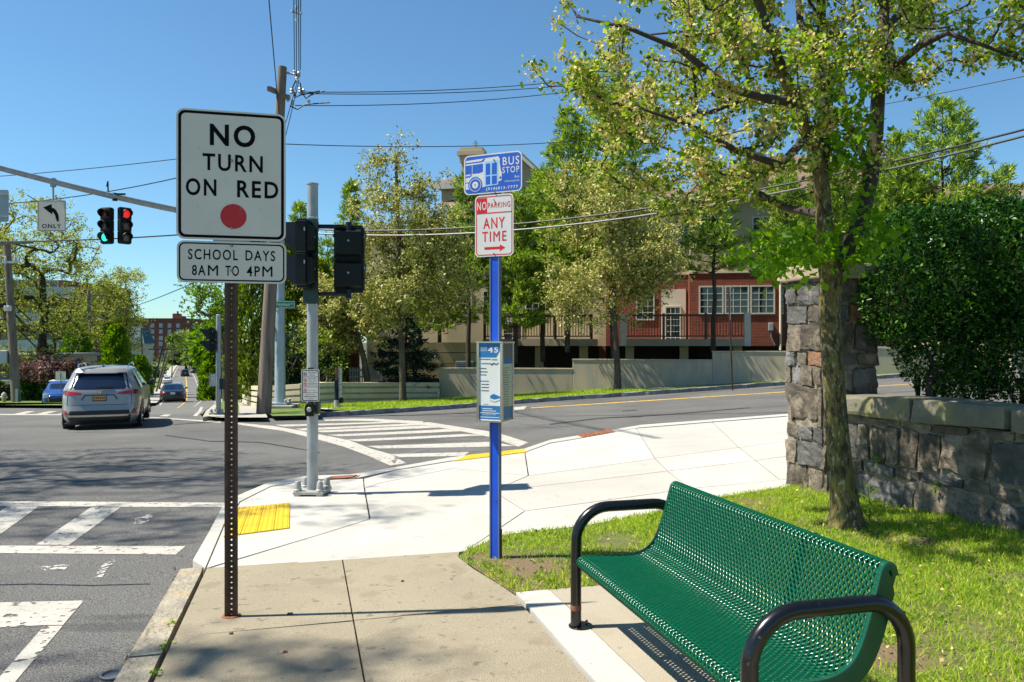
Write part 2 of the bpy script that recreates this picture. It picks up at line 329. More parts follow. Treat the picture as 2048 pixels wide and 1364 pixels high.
class MB:
    def __init__(s): s.v = []; s.f = []
    def add(s, vs, fs):
        k = len(s.v); s.v += [tuple(q) for q in vs]; s.f += [tuple(i+k for i in f) for f in fs]; return s
    def box(s, x0, x1, y0, y1, z0, z1):
        return s.add([(x0,y0,z0),(x1,y0,z0),(x1,y1,z0),(x0,y1,z0),(x0,y0,z1),(x1,y0,z1),(x1,y1,z1),(x0,y1,z1)],
                     [(0,3,2,1),(4,5,6,7),(0,1,5,4),(1,2,6,5),(2,3,7,6),(3,0,4,7)])
    def beam(s, a, b, w, h=None, up=(0, 0, 1)):
        h = h or w; a = Vector(a); b = Vector(b); d = (b-a).normalized(); upv = Vector(up)
        if abs(d.dot(upv)) > .99: upv = Vector((1, 0, 0))
        x = d.cross(upv).normalized(); z = x.cross(d).normalized()
        vs = [p+x*sx*w/2+z*sz*h/2 for p in (a, b) for sx, sz in ((-1,-1),(1,-1),(1,1),(-1,1))]
        return s.add(vs, [(0,1,2,3),(7,6,5,4),(0,4,5,1),(1,5,6,2),(2,6,7,3),(3,7,4,0)])
    def tube(s, pts, r, n=8, cap=True):
        pts = [Vector(p) for p in pts]; rs = r if isinstance(r, (list, tuple)) else [r]*len(pts)
        k = len(s.v); t0 = (pts[1]-pts[0]).normalized()
        x = t0.cross(Vector((0, 0, 1)));
        if x.length < .05: x = t0.cross(Vector((1, 0, 0)))
        x.normalize()
        for i, p in enumerate(pts):
            a = pts[max(i-1, 0)]; b = pts[min(i+1, len(pts)-1)]; t = (b-a).normalized()
            x = (x-t*x.dot(t)).normalized(); y = t.cross(x)
            for j in range(n):
                an = 2*math.pi*j/n; s.v.append(tuple(p+(x*math.cos(an)+y*math.sin(an))*rs[i]))
        for i in range(len(pts)-1):
            for j in range(n):
                j2 = (j+1) % n; s.f.append((k+i*n+j, k+i*n+j2, k+(i+1)*n+j2, k+(i+1)*n+j))
        if cap: s.f.append(tuple(k+j for j in range(n-1, -1, -1))); s.f.append(tuple(k+(len(pts)-1)*n+j for j in range(n)))
        return s
    def lathe(s, prof, n=16, c=(0, 0, 0)):
        k = len(s.v)
        for r, z in prof:
            for j in range(n): s.v.append((c[0]+r*math.cos(2*math.pi*j/n), c[1]+r*math.sin(2*math.pi*j/n), c[2]+z))
        for i in range(len(prof)-1):
            for j in range(n):
                j2 = (j+1) % n; s.f.append((k+i*n+j, k+i*n+j2, k+(i+1)*n+j2, k+(i+1)*n+j))
        s.f.append(tuple(k+j for j in range(n-1, -1, -1))); s.f.append(tuple(k+(len(prof)-1)*n+j for j in range(n)))
        return s
    def prism(s, poly, y0, y1):                    # polygon in x,z swept along y
        n = len(poly); vs = [(x, y0, z) for x, z in poly]+[(x, y1, z) for x, z in poly]
        return s.add(vs, [tuple(range(n)), tuple(range(2*n-1, n-1, -1))]+[(i, i+n, (i+1) % n+n, (i+1) % n) for i in range(n)])
    def mesh(s, name, fix=True):
        me = bpy.data.meshes.new(name); me.from_pydata(s.v, [], s.f)
        if fix:
            b = bmesh.new(); b.from_mesh(me); bmesh.ops.recalc_face_normals(b, faces=b.faces); b.to_mesh(me); b.free()
        return me
    def build(s, name, mat, parent=None, smooth=False, bevel=0.0, world=False, seg=2):
        if world and parent is not None:
            l = parent.location; s.v = [(x-l.x, y-l.y, z-l.z) for x, y, z in s.v]
        o = link(name, s.mesh(name), mat, parent)
        if smooth:
            o.data.polygons.foreach_set('use_smooth', [True]*len(o.data.polygons))
            if smooth != 'all': o.data.set_sharp_from_angle(angle=R(40))
        if bevel:
            m = o.modifiers.new('bevel', 'BEVEL'); m.width = bevel; m.segments = seg; m.limit_method = 'ANGLE'
        return o
def rrect(w, h, r, n=5, cx=0, cz=0):
    out = []
    for sx, sz, a0 in ((1, 1, 0), (-1, 1, 90), (-1, -1, 180), (1, -1, 270)):
        for i in range(n+1):
            a = R(a0+90*i/n); out.append((cx+sx*(w/2-r)+r*math.cos(a), cz+sz*(h/2-r)+r*math.sin(a)))
    return out
def plate(name, poly, y0, y1, mat, parent, bevel=0): return MB().prism(poly, y0, y1).build(name, mat, parent, bevel=bevel)
def ring(name, a, b, y, mat, parent, th=.0008):
    n = len(a); m = MB(); vs = [(x, y, z) for x, z in a]+[(x, y, z) for x, z in b]
    m.add(vs, [(i, (i+1) % n, (i+1) % n+n, i+n) for i in range(n)])
    return m.build(name, mat, parent)
def flat(name, poly, y, mat, parent):
    return MB().add([(x, y, z) for x, z in poly], [tuple(range(len(poly)))]).build(name, mat, parent)
def disc(cx, cz, r, n=28): return [(cx+r*math.cos(2*math.pi*i/n), cz+r*math.sin(2*math.pi*i/n)) for i in range(n)]
_txt = {}
def text_mesh(s, bold):
    if (s, bold) in _txt: return _txt[(s, bold)]
    c = bpy.data.curves.new('lettering', 'FONT'); c.body = s; c.offset = bold; c.resolution_u = 4; c.space_character = 1.22 if len(s) < 14 else 1.08
    o = bpy.data.objects.new('lettering', c); COL.objects.link(o)
    dg = bpy.context.evaluated_depsgraph_get(); me = bpy.data.meshes.new_from_object(o.evaluated_get(dg))
    v = np.empty(len(me.vertices)*3); me.vertices.foreach_get('co', v); v = v.reshape(-1, 3)
    fs = [tuple(p.vertices) for p in me.polygons]
    bpy.data.objects.remove(o); bpy.data.curves.remove(c); bpy.data.meshes.remove(me)
    _txt[(s, bold)] = (v, fs); return v, fs
def text(s, x0, x1, z0, z1, y, mat, parent, bold=.02, name='lettering'):
    multi = 'M' in s or 'W' in s                   # letters whose outline cannot be swollen: laid twice, slightly apart
    v, fs = text_mesh(s, 0 if multi else bold); lo = v.min(0); hi = v.max(0); dx = bold*(z1-z0)*.9 if multi else 0
    q = []; f2 = []
    for k, o in enumerate((-dx, dx, 0) if multi else (0,)):
        f2 += [tuple(i+k*len(v) for i in f) for f in fs]
        q += [(x0+dx+o+(p[0]-lo[0])/(hi[0]-lo[0])*(x1-x0-2*dx), y-.00012*k, z0+(p[1]-lo[1])/(hi[1]-lo[1])*(z1-z0)) for p in v]
    fs = f2; me = bpy.data.meshes.new(name); me.from_pydata(q, [], fs)
    o = link(name, me, mat, parent)
    if multi: o['kind'] = 'stuff'
    return o

# ground sheets ----------------------------------------------------------------
def inset(poly, d):
    n = len(poly); ar = sum(poly[i][0]*poly[(i+1) % n][1]-poly[(i+1) % n][0]*poly[i][1] for i in range(n))
    sg = 1 if ar > 0 else -1; out = []
    for i in range(n):
        p0, p1, p2 = (Vector(poly[(i+k) % n]) for k in (-1, 0, 1))
        e1 = (p1-p0).normalized(); e2 = (p2-p1).normalized()
        n1 = Vector((-e1.y, e1.x))*sg; n2 = Vector((-e2.y, e2.x))*sg
        b = n1+n2; k = b.dot(n1)
        out.append(tuple(p1+b*(d/max(k, .35))))
    return out
def drape(name, poly, off, mat, parent=None, step=1.0, thick=0.0, kind=None, road=False, gap=0.0, bev=0.0):
    """a sheet (or slab) that follows the ground: the polygon is cut along a grid and every corner set to the ground height"""
    if gap: poly = inset(poly, gap)
    b = bmesh.new(); f = b.faces.new([b.verts.new((x, y, 0)) for x, y in poly]); b.normal_update()
    if f.normal.z < 0: f.normal_flip()
    bmesh.ops.triangulate(b, faces=b.faces[:])
    xs = [p[0] for p in poly]; ys = [p[1] for p in poly]
    for ax, lo, hi in ((0, min(xs), max(xs)), (1, min(ys), max(ys))):
        k = math.ceil(lo/step)*step
        while k < hi:
            co = (k, 0, 0) if ax == 0 else (0, k, 0); no = (1, 0, 0) if ax == 0 else (0, 1, 0)
            bmesh.ops.bisect_plane(b, geom=b.verts[:]+b.edges[:]+b.faces[:], plane_co=co, plane_no=no); k += step
    for v in b.verts: v.co.z = zg(v.co.x, v.co.y)+off+(road_off(v.co.x, v.co.y) if road else 0)
    if thick:
        r = bmesh.ops.extrude_face_region(b, geom=b.faces[:])
        top = [e for e in r['geom'] if isinstance(e, bmesh.types.BMVert)]
        for v in b.verts:
            if v not in set(top): pass
        tops = set(top)
        for v in b.verts:
            if v not in tops: v.co.z -= thick
        bmesh.ops.recalc_face_normals(b, faces=b.faces[:])
    me = bpy.data.meshes.new(name); b.to_mesh(me); b.free()
    o = link(name, me, mat, parent)
    if kind: o['kind'] = kind
    return o
def gp(pts, road=False): return [at(x, y, road) for x, y in pts]

# plants ------------------------------------------------------------------------
def unit(a): return a/np.maximum(np.linalg.norm(a, axis=1, keepdims=True), 1e-6)
def leaves(name, pos, size, mat, parent=None, wid=.55, dirs=None, fold=.25, flat_up=0.0, kind='stuff', loc=None):
    """one mesh of folded leaves (two triangles each)"""
    n = len(pos)
    d = unit(rng.normal(size=(n, 3)) if dirs is None else dirs+rng.normal(size=(n, 3))*.35)
    up = rng.normal(size=(n, 3)); up[:, 2] += flat_up
    x = unit(np.cross(d, up)); nn = np.cross(x, d)
    sz = size*(.6+.8*rng.random((n, 1)))
    p0 = pos-d*sz*.1; tip = pos+d*sz; mid = pos+d*sz*.45
    l = mid+x*sz*wid*.5+nn*sz*fold*.4; r = mid-x*sz*wid*.5+nn*sz*fold*.4
    v = np.stack([p0, l, tip, r], 1).reshape(-1, 3)
    if loc is not None: v = v-np.array(loc)
    me = bpy.data.meshes.new(name)
    me.vertices.add(4*n); me.vertices.foreach_set('co', v.astype(np.float32).ravel())
    base = np.arange(n)*4
    idx = np.stack([base, base+1, base+2, base, base+2, base+3], 1).ravel()
    me.loops.add(6*n); me.loops.foreach_set('vertex_index', idx.astype(np.int32))
    me.polygons.add(2*n); me.polygons.foreach_set('loop_start', (np.arange(2*n)*3).astype(np.int32))
    me.polygons.foreach_set('loop_total', np.full(2*n, 3, np.int32)) if bpy.app.version < (4, 0, 0) else None
    me.update(calc_edges=True)
    o = link(name, me, mat, parent)
    if kind: o['kind'] = kind
    return o
class Skel:
    """branch skeleton: each new twig leaves the nearest limb and bends towards its target"""
    def __init__(s): s.p = []; s.par = []; s.fix = {}
    def chain(s, pts, par=-1, rad=None):
        for i, q in enumerate(pts):
            s.p.append(np.array(q, float)); s.par.append(par); par = len(s.p)-1
            if rad: s.fix[par] = rad[i] if isinstance(rad, (list, tuple)) else rad
        return par
    def grow(s, targets, jit=.12, skip=0, lift=.0):
        tips = []
        P = np.array(s.p[skip:]); d = np.array([np.min(np.linalg.norm(P-t, axis=1)) for t in targets])
        for k in np.argsort(d):
            t = targets[k]; P = np.array(s.p); dd = np.linalg.norm(P-t, axis=1)
            dd = dd+np.maximum(0, P[:, 2]-t[2]+.1)*.5; dd[:skip] += 1e3
            i = int(np.argmin(dd)); p0 = s.p[i]; L = np.linalg.norm(t-p0)
            if L < 1e-3: continue
            pd = p0-s.p[s.par[i]] if s.par[i] >= 0 else np.array([0, 0, 1.])
            pd = pd/max(np.linalg.norm(pd), 1e-6)
            c1 = p0+pd*L*.3+np.array([0, 0, lift*L]); par = i; m = max(3, min(8, int(L/.25)+2))
            for j in range(1, m+1):
                w = j/m; q = (1-w)**2*p0+2*w*(1-w)*c1+w*w*t
                if j < m: q = q+rng.normal(size=3)*jit*L/m
                s.p.append(q); s.par.append(par); par = len(s.p)-1
            tips.append(par)
        return tips
    def mesh(s, name, mat, parent, tip=.004, base=.1, sides=6, loc=(0, 0, 0), minr=0, split=None):
        n = len(s.p); ch = [[] for _ in range(n)]; cnt = np.zeros(n)
        for i in range(n-1, -1, -1):
            if not ch[i]: cnt[i] = max(cnt[i], 1)
            if s.par[i] >= 0: ch[s.par[i]].append(i); cnt[s.par[i]] += cnt[i]
        N = max(cnt); p = math.log(base/tip)/math.log(max(N, 2)); rad = tip*cnt**p
        for i, r in s.fix.items(): rad[i] = r
        s.rad = rad; m = MB(); m2 = MB(); starts = [(i, None) for i in range(n) if s.par[i] < 0]
        while starts:
            i, frm = starts.pop(); pts = []; rs = []
            if frm is not None: pts.append(s.p[frm]); rs.append(min(rad[frm]*.8, rad[i]*1.25))
            while True:
                pts.append(s.p[i]); rs.append(rad[i]); c = ch[i]
                if not c: break
                best = max(c, key=lambda k: (cnt[k], -k))
                for k in c:
                    if k != best: starts.append((k, i))
                i = best
            if len(pts) > 1:
                R0 = max(rs); sd = sides if R0 > .02 else (4 if R0 > .008 else 3)
                if R0 >= minr: (m2 if split and R0 < .078 else m).tube([Vector(q)-Vector(loc) for q in pts], rs, sd, cap=False)
        me = m.mesh(name, fix=False); o = link(name, me, mat, parent, smooth=True)
        if split and m2.v: link('branches', m2.mesh('branches', fix=False), split, parent, smooth=True)['kind'] = 'stuff'
        return o
def ell_points(ells, n, shell=.0):
    """random points inside a set of ellipsoids (cx,cy,cz,rx,ry,rz)"""
    vol = np.array([e[3]*e[4]*e[5] for e in ells])**.8; which = rng.choice(len(ells), n, p=vol/vol.sum())
    d = unit(rng.normal(size=(n, 3))); r = (shell+(1-shell)*rng.random((n, 1)))**(1/3)
    e = np.array(ells)[which]; return e[:, :3]+d*r*e[:, 3:]

# ================================================================== GROUND
def terrain():
    xs = list(np.concatenate([np.linspace(-900, -120, 14), np.linspace(-110, 110, 56), np.linspace(130, 700, 10)]))
    ys = list(np.concatenate([np.linspace(-60, 150, 54), np.linspace(160, 420, 27), np.linspace(460, 3000, 14)]))
    v = [(x, y, zg(x, y)-.32-(.25 if abs(x) < 60 and y < 60 else 0)) for y in ys for x in xs]; nx = len(xs)
    f = [(j*nx+i, j*nx+i+1, (j+1)*nx+i+1, (j+1)*nx+i) for j in range(len(ys)-1) for i in range(nx-1)]
    me = bpy.data.meshes.new('ground'); me.from_pydata(v, [], f)
    link('ground', me, 'terrain', smooth=True)['kind'] = 'structure'
terrain()
# asphalt of the crossing: from the near kerb to the far kerb, the cross street and the mouth of the road ahead
far_kerb_px = [(405, 833), (440, 836.5), (540, 836), (620, 834.5), (700, 831.5), (850, 822), (1000, 810.5), (1150, 799.5), (1300, 790), (1570, 770.5), (1850, 752)]
FK = gp(far_kerb_px, True)
east = [(FK[-1][0]+18, FK[-1][1]+7.5)]
nearE = at(2100, 812)
road_poly = [to_xy(-26, -9), to_xy(3.2, -9), to_xy(3.2, 8), to_xy(5, 11), to_xy(30, 12.0), to_xy(44, 18), (FK[-1][0]+18, FK[-1][1]+8)] + FK[::-1] + \
    gp([(396, 826), (405, 812), (330, 812)], True) + [(-45, 56), (-60, 40), to_xy(-45, -9)]
drape('road', road_poly, 0, 'asphalt', road=True, kind='structure', step=1.5)
# road ahead, down the hill and up again: left edge / right edge at each distance
RA = [(27, (295, 829), (405, 829)), (34, (304, 820), (414, 818)), (45, (312, 812), (428, 808)), (60, (318, 804.5), (437, 801.5)), (80, (322, 798), (438, 796)), (105, (327, 790.5), (434, 789)),
      (125, (331, 782), (428, 781)), (145, (335, 770.5), (421, 769)), (165, (340, 759), (413, 757)), (190, (347, 745), (399, 743)), (225, (354, 734), (388, 733)), (260, (358, 729), (380, 729))]
def on_road(d, fx):                                # fx: 0 = left edge, 1 = right edge of the road ahead
    ds = [r[0] for r in RA]
    xl = np.interp(d, ds, [r[1][0] for r in RA]); xr = np.interp(d, ds, [r[2][0] for r in RA])
    px = xl+(xr-xl)*fx; x = (px-CX)/F*d
    return x, d, zg(x, d)-.12
def strip(name, f0, f1, d0, d1, off, mat, kind='structure', parent=None, n=60, ext=(0, 0)):
    m = MB(); ds = np.linspace(d0, d1, n)
    for d in ds:
        a = on_road(d, f0); b = on_road(d, f1)
        m.v += [(a[0]+ext[0], a[1], a[2]+off), (b[0]+ext[1], b[1], b[2]+off)]
    for i in range(n-1): m.f.append((2*i, 2*i+1, 2*i+3, 2*i+2))
    o = link(name, m.mesh(name), mat, parent); o['kind'] = kind; return o
strip('road_ahead', 0, 1, 26.5, 262, .002, 'asphalt_far')
strip('yellow_line', .43, .455, 36, 258, .012, 'yellow_paint')
strip('white_edge_line', .69, .71, 40, 250, .012, 'paint')
strip('white_edge_line', .05, .075, 46, 250, .012, 'paint')
strip('verge', 1.0, 1.03, 44, 255, .14, 'far_walk', ext=(0, 1.2))
strip('verge', 1.03, 1.06, 44, 255, .17, 'verge', ext=(1.2, 14))
strip('verge', -.03, 0, 48, 255, .14, 'far_walk', ext=(-1.6, 0))
strip('verge', -.06, -.03, 46, 255, .17, 'verge', ext=(-16, -1.6))

# painted markings ---------------------------------------------------------------
def mark(name, px, mat='paint', off=.004, step=1.0):
    return drape(name, gp(px, True), off, mat, road=True, kind='structure', step=step)
# near crosswalk
mark('crosswalk_line', [(-900, 1001), (0, 1002.6), (450, 1006), (448, 1014.6), (241, 1014.4), (0, 1012), (-900, 1010)])
mark('crosswalk_line', [(-900, 1088), (0, 1092), (371, 1093), (352, 1110), (0, 1107), (-900, 1103)])
for q in ([(183, 1014.6), (241, 1015.4), (137.5, 1091), (71.6, 1090.2)], [(15, 1013), (77, 1013.6), (-28, 1090), (-95, 1089)],
          [(-145, 1012), (-85, 1012.4), (-205, 1089), (-270, 1088.5)], [(-310, 1011.5), (-250, 1012), (-390, 1088), (-455, 1087.5)]):
    mark('crosswalk_bar', q, off=.004)
mark('stop_line', [(-900, 1212), (0, 1206), (168, 1202), (126, 1251), (88, 1251.5), (0, 1256), (-900, 1264)])
mark('lane_line', [(126, 1252.5), (88, 1253), (-40, 1400), (-260, 1640), (-170, 1640), (5, 1395)])
mark('paint_scrap', [(270, 1038), (300, 1028), (306, 1034), (290, 1048), (268, 1049)], 'paint_worn')
mark('paint_scrap', [(192, 1150), (205, 1130), (228, 1120), (231, 1124), (214, 1138), (206, 1155), (190, 1157)], 'paint_worn')
mark('paint_scrap', [(75, 1135), (120, 1130), (140, 1131), (130, 1140), (90, 1142)], 'paint_worn')
# crosswalk over the side street (curved outer lines, seven bars)
def zz(l): return [(450+x/3.03, 600+y/3.03) for x, y in l]
mark('crosswalk_line', [(436, 840), (476, 846), (549, 852.5), (598.5, 861), (655, 872), (697.5, 880.5), (740, 897), (780, 908.6), (813, 926.7), (780, 931.7), (740, 913.5), (688, 894), (635, 879), (565.5, 862), (476, 849), (432, 842.5)])
mark('crosswalk_line', [(648, 839.6), (701, 837.5), (747, 837.5), (800, 840.5), (849, 843), (912, 853), (991, 865), (1057, 885.5), (1037, 894), (978, 874), (928.5, 864), (895, 858), (846, 850), (800, 846), (747, 842.6), (701, 841.5), (650, 842)])
for q in ([(300, 757), (1000, 738), (1060, 743), (360, 768)], [(430, 780), (1120, 750), (1200, 757), (470, 791)], [(545, 793), (1200, 761), (1320, 773), (590, 803)],
          [(620, 818), (1345, 783), (1440, 796), (690, 827)], [(740, 847), (1450, 813), (1590, 820), (800, 858)], [(860, 886), (1620, 860), (1760, 886), (930, 901)], [(985, 936), (1480, 922), (1450, 945), (1070, 954)]):
    mark('crosswalk_bar', zz(q))
mark('stop_line', [(1022, 815), (1054, 812.5), (1048, 819), (1020, 821)])
mark('yellow_line', [(1062, 815.2), (1250, 803.5), (1570, 783.3), (1850, 766), (1850, 767), (1570, 784.5), (1250, 805), (1062, 816.8)], 'yellow_paint')
# far crosswalk on the left and lines in the mouth of the road
mark('crosswalk_line', [(-300, 827), (130, 828.5), (290, 830), (290, 832), (130, 830.6), (-300, 829.5)])
for x in (-60, 28, 72, 116, 160, 205, 250): mark('crosswalk_bar', [(x, 828), (x+26, 822.5), (x+42, 822.5), (x+20, 828.2)])
mark('crosswalk_line', [(300, 834.5), (445, 843.5), (440, 846), (298, 836)])
mark('crosswalk_bar', [(318, 832.5), (330, 829.2), (343, 829.4), (334, 833)])
mark('lane_line', [(386, 832), (396, 823), (401, 814), (406, 814), (403, 823), (394, 832.5)])
# dark sealed cracks in the asphalt
mark('sealed_crack', [(782, 922), (800, 908), (860, 896), (862, 898), (806, 912), (788, 928)], 'asphalt_far')
for q in ([(-60, 962), (40, 955), (160, 962), (290, 952), (420, 961), (420, 962), (290, 953.4), (160, 963.6), (40, 956.4), (-60, 964)], [(-60, 1171), (60, 1168), (180, 1171), (300, 1168), (300, 1169), (180, 1172.2), (60, 1169.3), (-60, 1172.5)],
          [(330, 870), (420, 882), (520, 884), (640, 905), (640, 906.5), (520, 885.5), (420, 883.5), (330, 871.5)], [(1100, 848), (1200, 836), (1330, 829), (1500, 815), (1500, 816), (1330, 830.4), (1200, 837.4), (1100, 849.6)]):
    mark('sealed_crack', q, 'plastic')
mark('manhole_frame', [(1244, 822), (1275, 820), (1275, 821), (1245, 823)], 'plastic'); mark('manhole_frame', [(1254, 834), (1285, 832.5), (1285, 833.7), (1255, 835.2)], 'plastic')

# pavements ----------------------------------------------------------------------
sw = tag(thing('sidewalk', None, None), kind='structure')
def slab(name, poly, mat, parent=None, off=0.0, gap=.0085, thick=.10, step=.8):
    return drape(name, poly, off, mat, parent or sw, step=step, thick=thick, gap=gap)
for q in ([(411, 1137), (447, 1052), (480, 1004), (540, 974), (620, 960.5), (727, 957.5), (729, 977), (740, 1038), (640, 1069)],
          [(411.5, 1138.5), (640, 1069), (740, 1038), (729, 977), (760, 966), (905, 937), (1057, 951), (985, 982), (1050, 1022), (930, 1103)],
          [(727, 957.5), (790, 941), (900, 923), (1050, 905), (1057, 951), (905, 937), (760, 966), (729, 977)],
          [(1050, 905), (1100, 887), (1272, 857), (1310, 917), (1057, 951)], [(1272, 857), (1425, 844.5), (1478, 895), (1310, 917)],
          [(1425, 844.5), (1577, 833), (2000, 817), (2000, 852), (1577, 882), (1478, 895)], [(1057, 951), (1310, 917), (1335, 942), (985, 982)],
          [(1310, 917), (1478, 895), (1511, 921), (1335, 942)], [(1478, 895), (1577, 882), (2000, 852), (2000, 876), (1577, 912), (1511, 921)],
          [(985, 982), (1335, 942), (1380, 977), (1050, 1022)], [(1335, 942), (1511, 921), (1560, 960), (1380, 977)], [(1511, 921), (1577, 912), (2000, 876), (2000, 905), (1577, 958), (1560, 960)],
          [(930, 1103), (1050, 1022), (1380, 977), (1577, 958), (1583, 972), (1440, 994), (1300, 1026), (1180, 1050), (1010, 1070), (940, 1098)]):
    slab('paving_slab', gp(q), 'white_conc')
UI, UL, UR = -.70, .27, 1.29
ve = [6.07, 4.62, 2.95, 1.28, -.4, -2.1, -3.8]
for i in range(len(ve)-1):
    t = .0
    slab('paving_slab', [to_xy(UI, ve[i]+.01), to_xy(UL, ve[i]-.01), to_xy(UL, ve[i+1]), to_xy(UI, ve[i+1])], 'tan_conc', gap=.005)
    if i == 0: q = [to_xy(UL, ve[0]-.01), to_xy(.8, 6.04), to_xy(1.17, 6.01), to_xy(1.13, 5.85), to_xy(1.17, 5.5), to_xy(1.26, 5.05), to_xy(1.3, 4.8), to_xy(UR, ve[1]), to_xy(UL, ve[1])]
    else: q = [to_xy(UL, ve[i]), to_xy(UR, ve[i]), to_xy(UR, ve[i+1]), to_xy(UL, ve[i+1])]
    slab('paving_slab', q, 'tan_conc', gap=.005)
# bench pad: pale edge strip and the pad itself
slab('pad_edge', [to_xy(1.30, 4.83), to_xy(1.53, 4.83), to_xy(1.53, -3), to_xy(1.30, -3)], 'white_conc', off=.012, gap=.004)
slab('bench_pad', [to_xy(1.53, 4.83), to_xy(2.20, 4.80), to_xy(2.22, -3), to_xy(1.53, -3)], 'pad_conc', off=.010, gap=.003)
# kerbs: granite blocks near the camera, then a poured kerb round the corner
kb = tag(thing('kerb', None, None), kind='structure')
kv = [6.1, 4.36, 2.55, .8, -1, -3.8]
for i in range(len(kv)-1):
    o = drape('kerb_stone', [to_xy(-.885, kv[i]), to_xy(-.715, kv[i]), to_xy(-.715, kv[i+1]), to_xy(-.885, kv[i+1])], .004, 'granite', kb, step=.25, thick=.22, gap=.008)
    d = o.data; zr = rng.normal(size=len(d.vertices))*.0035
    for vv, k in zip(d.vertices, zr): vv.co.z += k; vv.co.x += k
ko = [(385, 1121), (420, 1060), (445, 1012), (478, 990), (537, 965), (618, 951.5), (700, 949), (790, 934.5), (900, 915), (1048, 897.5), (1100, 880), (1280, 850), (1425, 839), (1570, 828), (2000, 812)]
ki = [(410, 1137), (447, 1050), (480, 1003), (540, 973), (620, 959.5), (727, 956.5), (727, 956.5), (790, 940), (900, 922), (1050, 904), (1100, 886), (1280, 855.3), (1425, 843.5), (1570, 832.3), (2000, 816)]
ko_g, ki_g = gp(ko), gp(ki)
ki_g[5] = ki_g[6] = at(708, 957.3)
for i in range(len(ko)-1):
    if i == 5: q = [ko_g[5], ko_g[6], ki_g[6], ki_g[4]]; q = [ko_g[5], ko_g[6], ki_g[6], at(622, 959.6)]
    elif i == 4: q = [ko_g[4], ko_g[5], at(622, 959.6), ki_g[3]]
    else: q = [ko_g[i], ko_g[i+1], ki_g[i+1], ki_g[i]]
    drape('kerb_segment', q, .003, 'white_conc', kb, step=.8, thick=.2, gap=.0022)
# tactile paving: yellow plates with rows of domes
def tactile(px, label, nu, nv, cols):
    P = [Vector((*q, zg(*q))) for q in gp(px)]
    c = sum(P, Vector())/4
    t = thing('tactile_paving', label, 'tactile paving', c)
    def uvp(a, b): return P[0].lerp(P[1], a).lerp(P[3].lerp(P[2], a), b)
    for i in range(cols):
        a0, a1 = i/cols+.006, (i+1)/cols-.006
        q = [uvp(a0, .006), uvp(a1, .006), uvp(a1, .994), uvp(a0, .994)]
        m = MB(); m.add([p+Vector((0, 0, .010)) for p in q]+[p-Vector((0, 0, .03)) for p in q], [(0,1,2,3),(0,4,5,1),(1,5,6,2),(2,6,7,3),(3,7,4,0)])
        m.build('plate', 'tactile', t, world=True)
    m = MB()
    for i in range(nu):
        for j in range(nv):
            p = uvp((i+.5)/nu, (j+.5)/nv)+Vector((0, 0, .010)); k = len(m.v)
            for r, z in ((.0125, 0), (.009, .005)):
                for q in range(7): m.v.append((p.x+r*math.cos(q*.898), p.y+r*math.sin(q*.898), p.z+z))
            for q in range(7): m.f.append((k+q, k+(q+1) % 7, k+7+(q+1) % 7, k+7+q))
            m.f.append(tuple(k+7+q for q in range(7)))
    m.build('domes', 'tactile', t, world=True)['kind'] = 'stuff'
tactile([(446, 1075), (579, 1057.5), (580, 1007), (474, 1017)], 'yellow tactile plate with domes at the kerb ramp behind the brown sign post', 12, 17, 4)
tactile([(908, 923), (935, 911.5), (1048, 899), (1056, 904.5)], 'long narrow yellow tactile strip beside the curved zebra crossing', 10, 34, 1)
def grate(px, label):
    P = [Vector((*q, zg(*q)+.006)) for q in gp(px)]; c = sum(P, Vector())/4
    t = thing('drain_cover', label, 'drain cover', c); m = MB()
    m.add(P+[p-Vector((0, 0, .05)) for p in P], [(0,1,2,3),(0,4,5,1),(1,5,6,2),(2,6,7,3),(3,7,4,0)]); m.build('plate', 'rust', t, world=True)
    for i in range(7):
        a = (i+.7)/7.4; p = P[0].lerp(P[1], a); q = P[3].lerp(P[2], a)
        MB().beam(p.lerp(q, .12)+Vector((0,0,.004)), p.lerp(q, .88)+Vector((0,0,.004)), .03, .012).build('rib', 'rust', t, world=True)
grate([(1152, 870), (1218, 858.5), (1232, 863.5), (1166, 876)], 'rusty rectangular drain cover at the kerb of the side street')
grate([(640, 961.5), (655, 955.5), (722, 951), (712, 956.5)], 'rusty drain cover by the corner kerb behind the signal pole')

# far kerb, grass strips and pavement over the side street ---------------------------
fk = tag(thing('far_kerb', None, None), kind='structure')
def off_line(pts, d):
    out = []
    for i, p in enumerate(pts):
        a = Vector(pts[max(i-1, 0)]); b = Vector(pts[min(i+1, len(pts)-1)]); t = (b-a).normalized(); out.append((p[0]-t.y*d, p[1]+t.x*d))
    return out
FKd = []
for i in range(len(FK)-1):
    n = max(1, int((Vector(FK[i+1])-Vector(FK[i])).length/1.9)); FKd += [tuple(Vector(FK[i]).lerp(Vector(FK[i+1]), k/n)) for k in range(n)]
FKd.append(FK[-1])
IN = off_line(FKd, .2)
for i in range(1, len(FKd)-1):
    o = drape('kerb_stone', [FKd[i], FKd[i+1], IN[i+1], IN[i]], .02, 'granite_grey', fk, step=.3, thick=.3, gap=.006)
    for vv in o.data.vertices: k = rng.normal()*.012; vv.co.x += k; vv.co.y += k; vv.co.z += k*.6
# ground behind the far kerb, in bands: grass, pavement, grass up to the wall
B1 = off_line(FKd, .2); B2 = off_line(FKd, 1.75); B3 = off_line(FKd, 3.1); B4 = off_line(FKd, 9)
def band(name, a, b, i0, i1, off, mat, step=1.2): return drape(name, a[i0:i1]+b[i0:i1][::-1], off, mat, kind='structure', step=step)
iA = 4
band('grass_strip', B1, B2, iA, len(FKd), .02, 'verge'); band('far_sidewalk', B2, B3, iA, len(FKd), .025, 'far_walk'); band('grass_bank', B3, B4, iA, len(FKd), .03, 'verge')
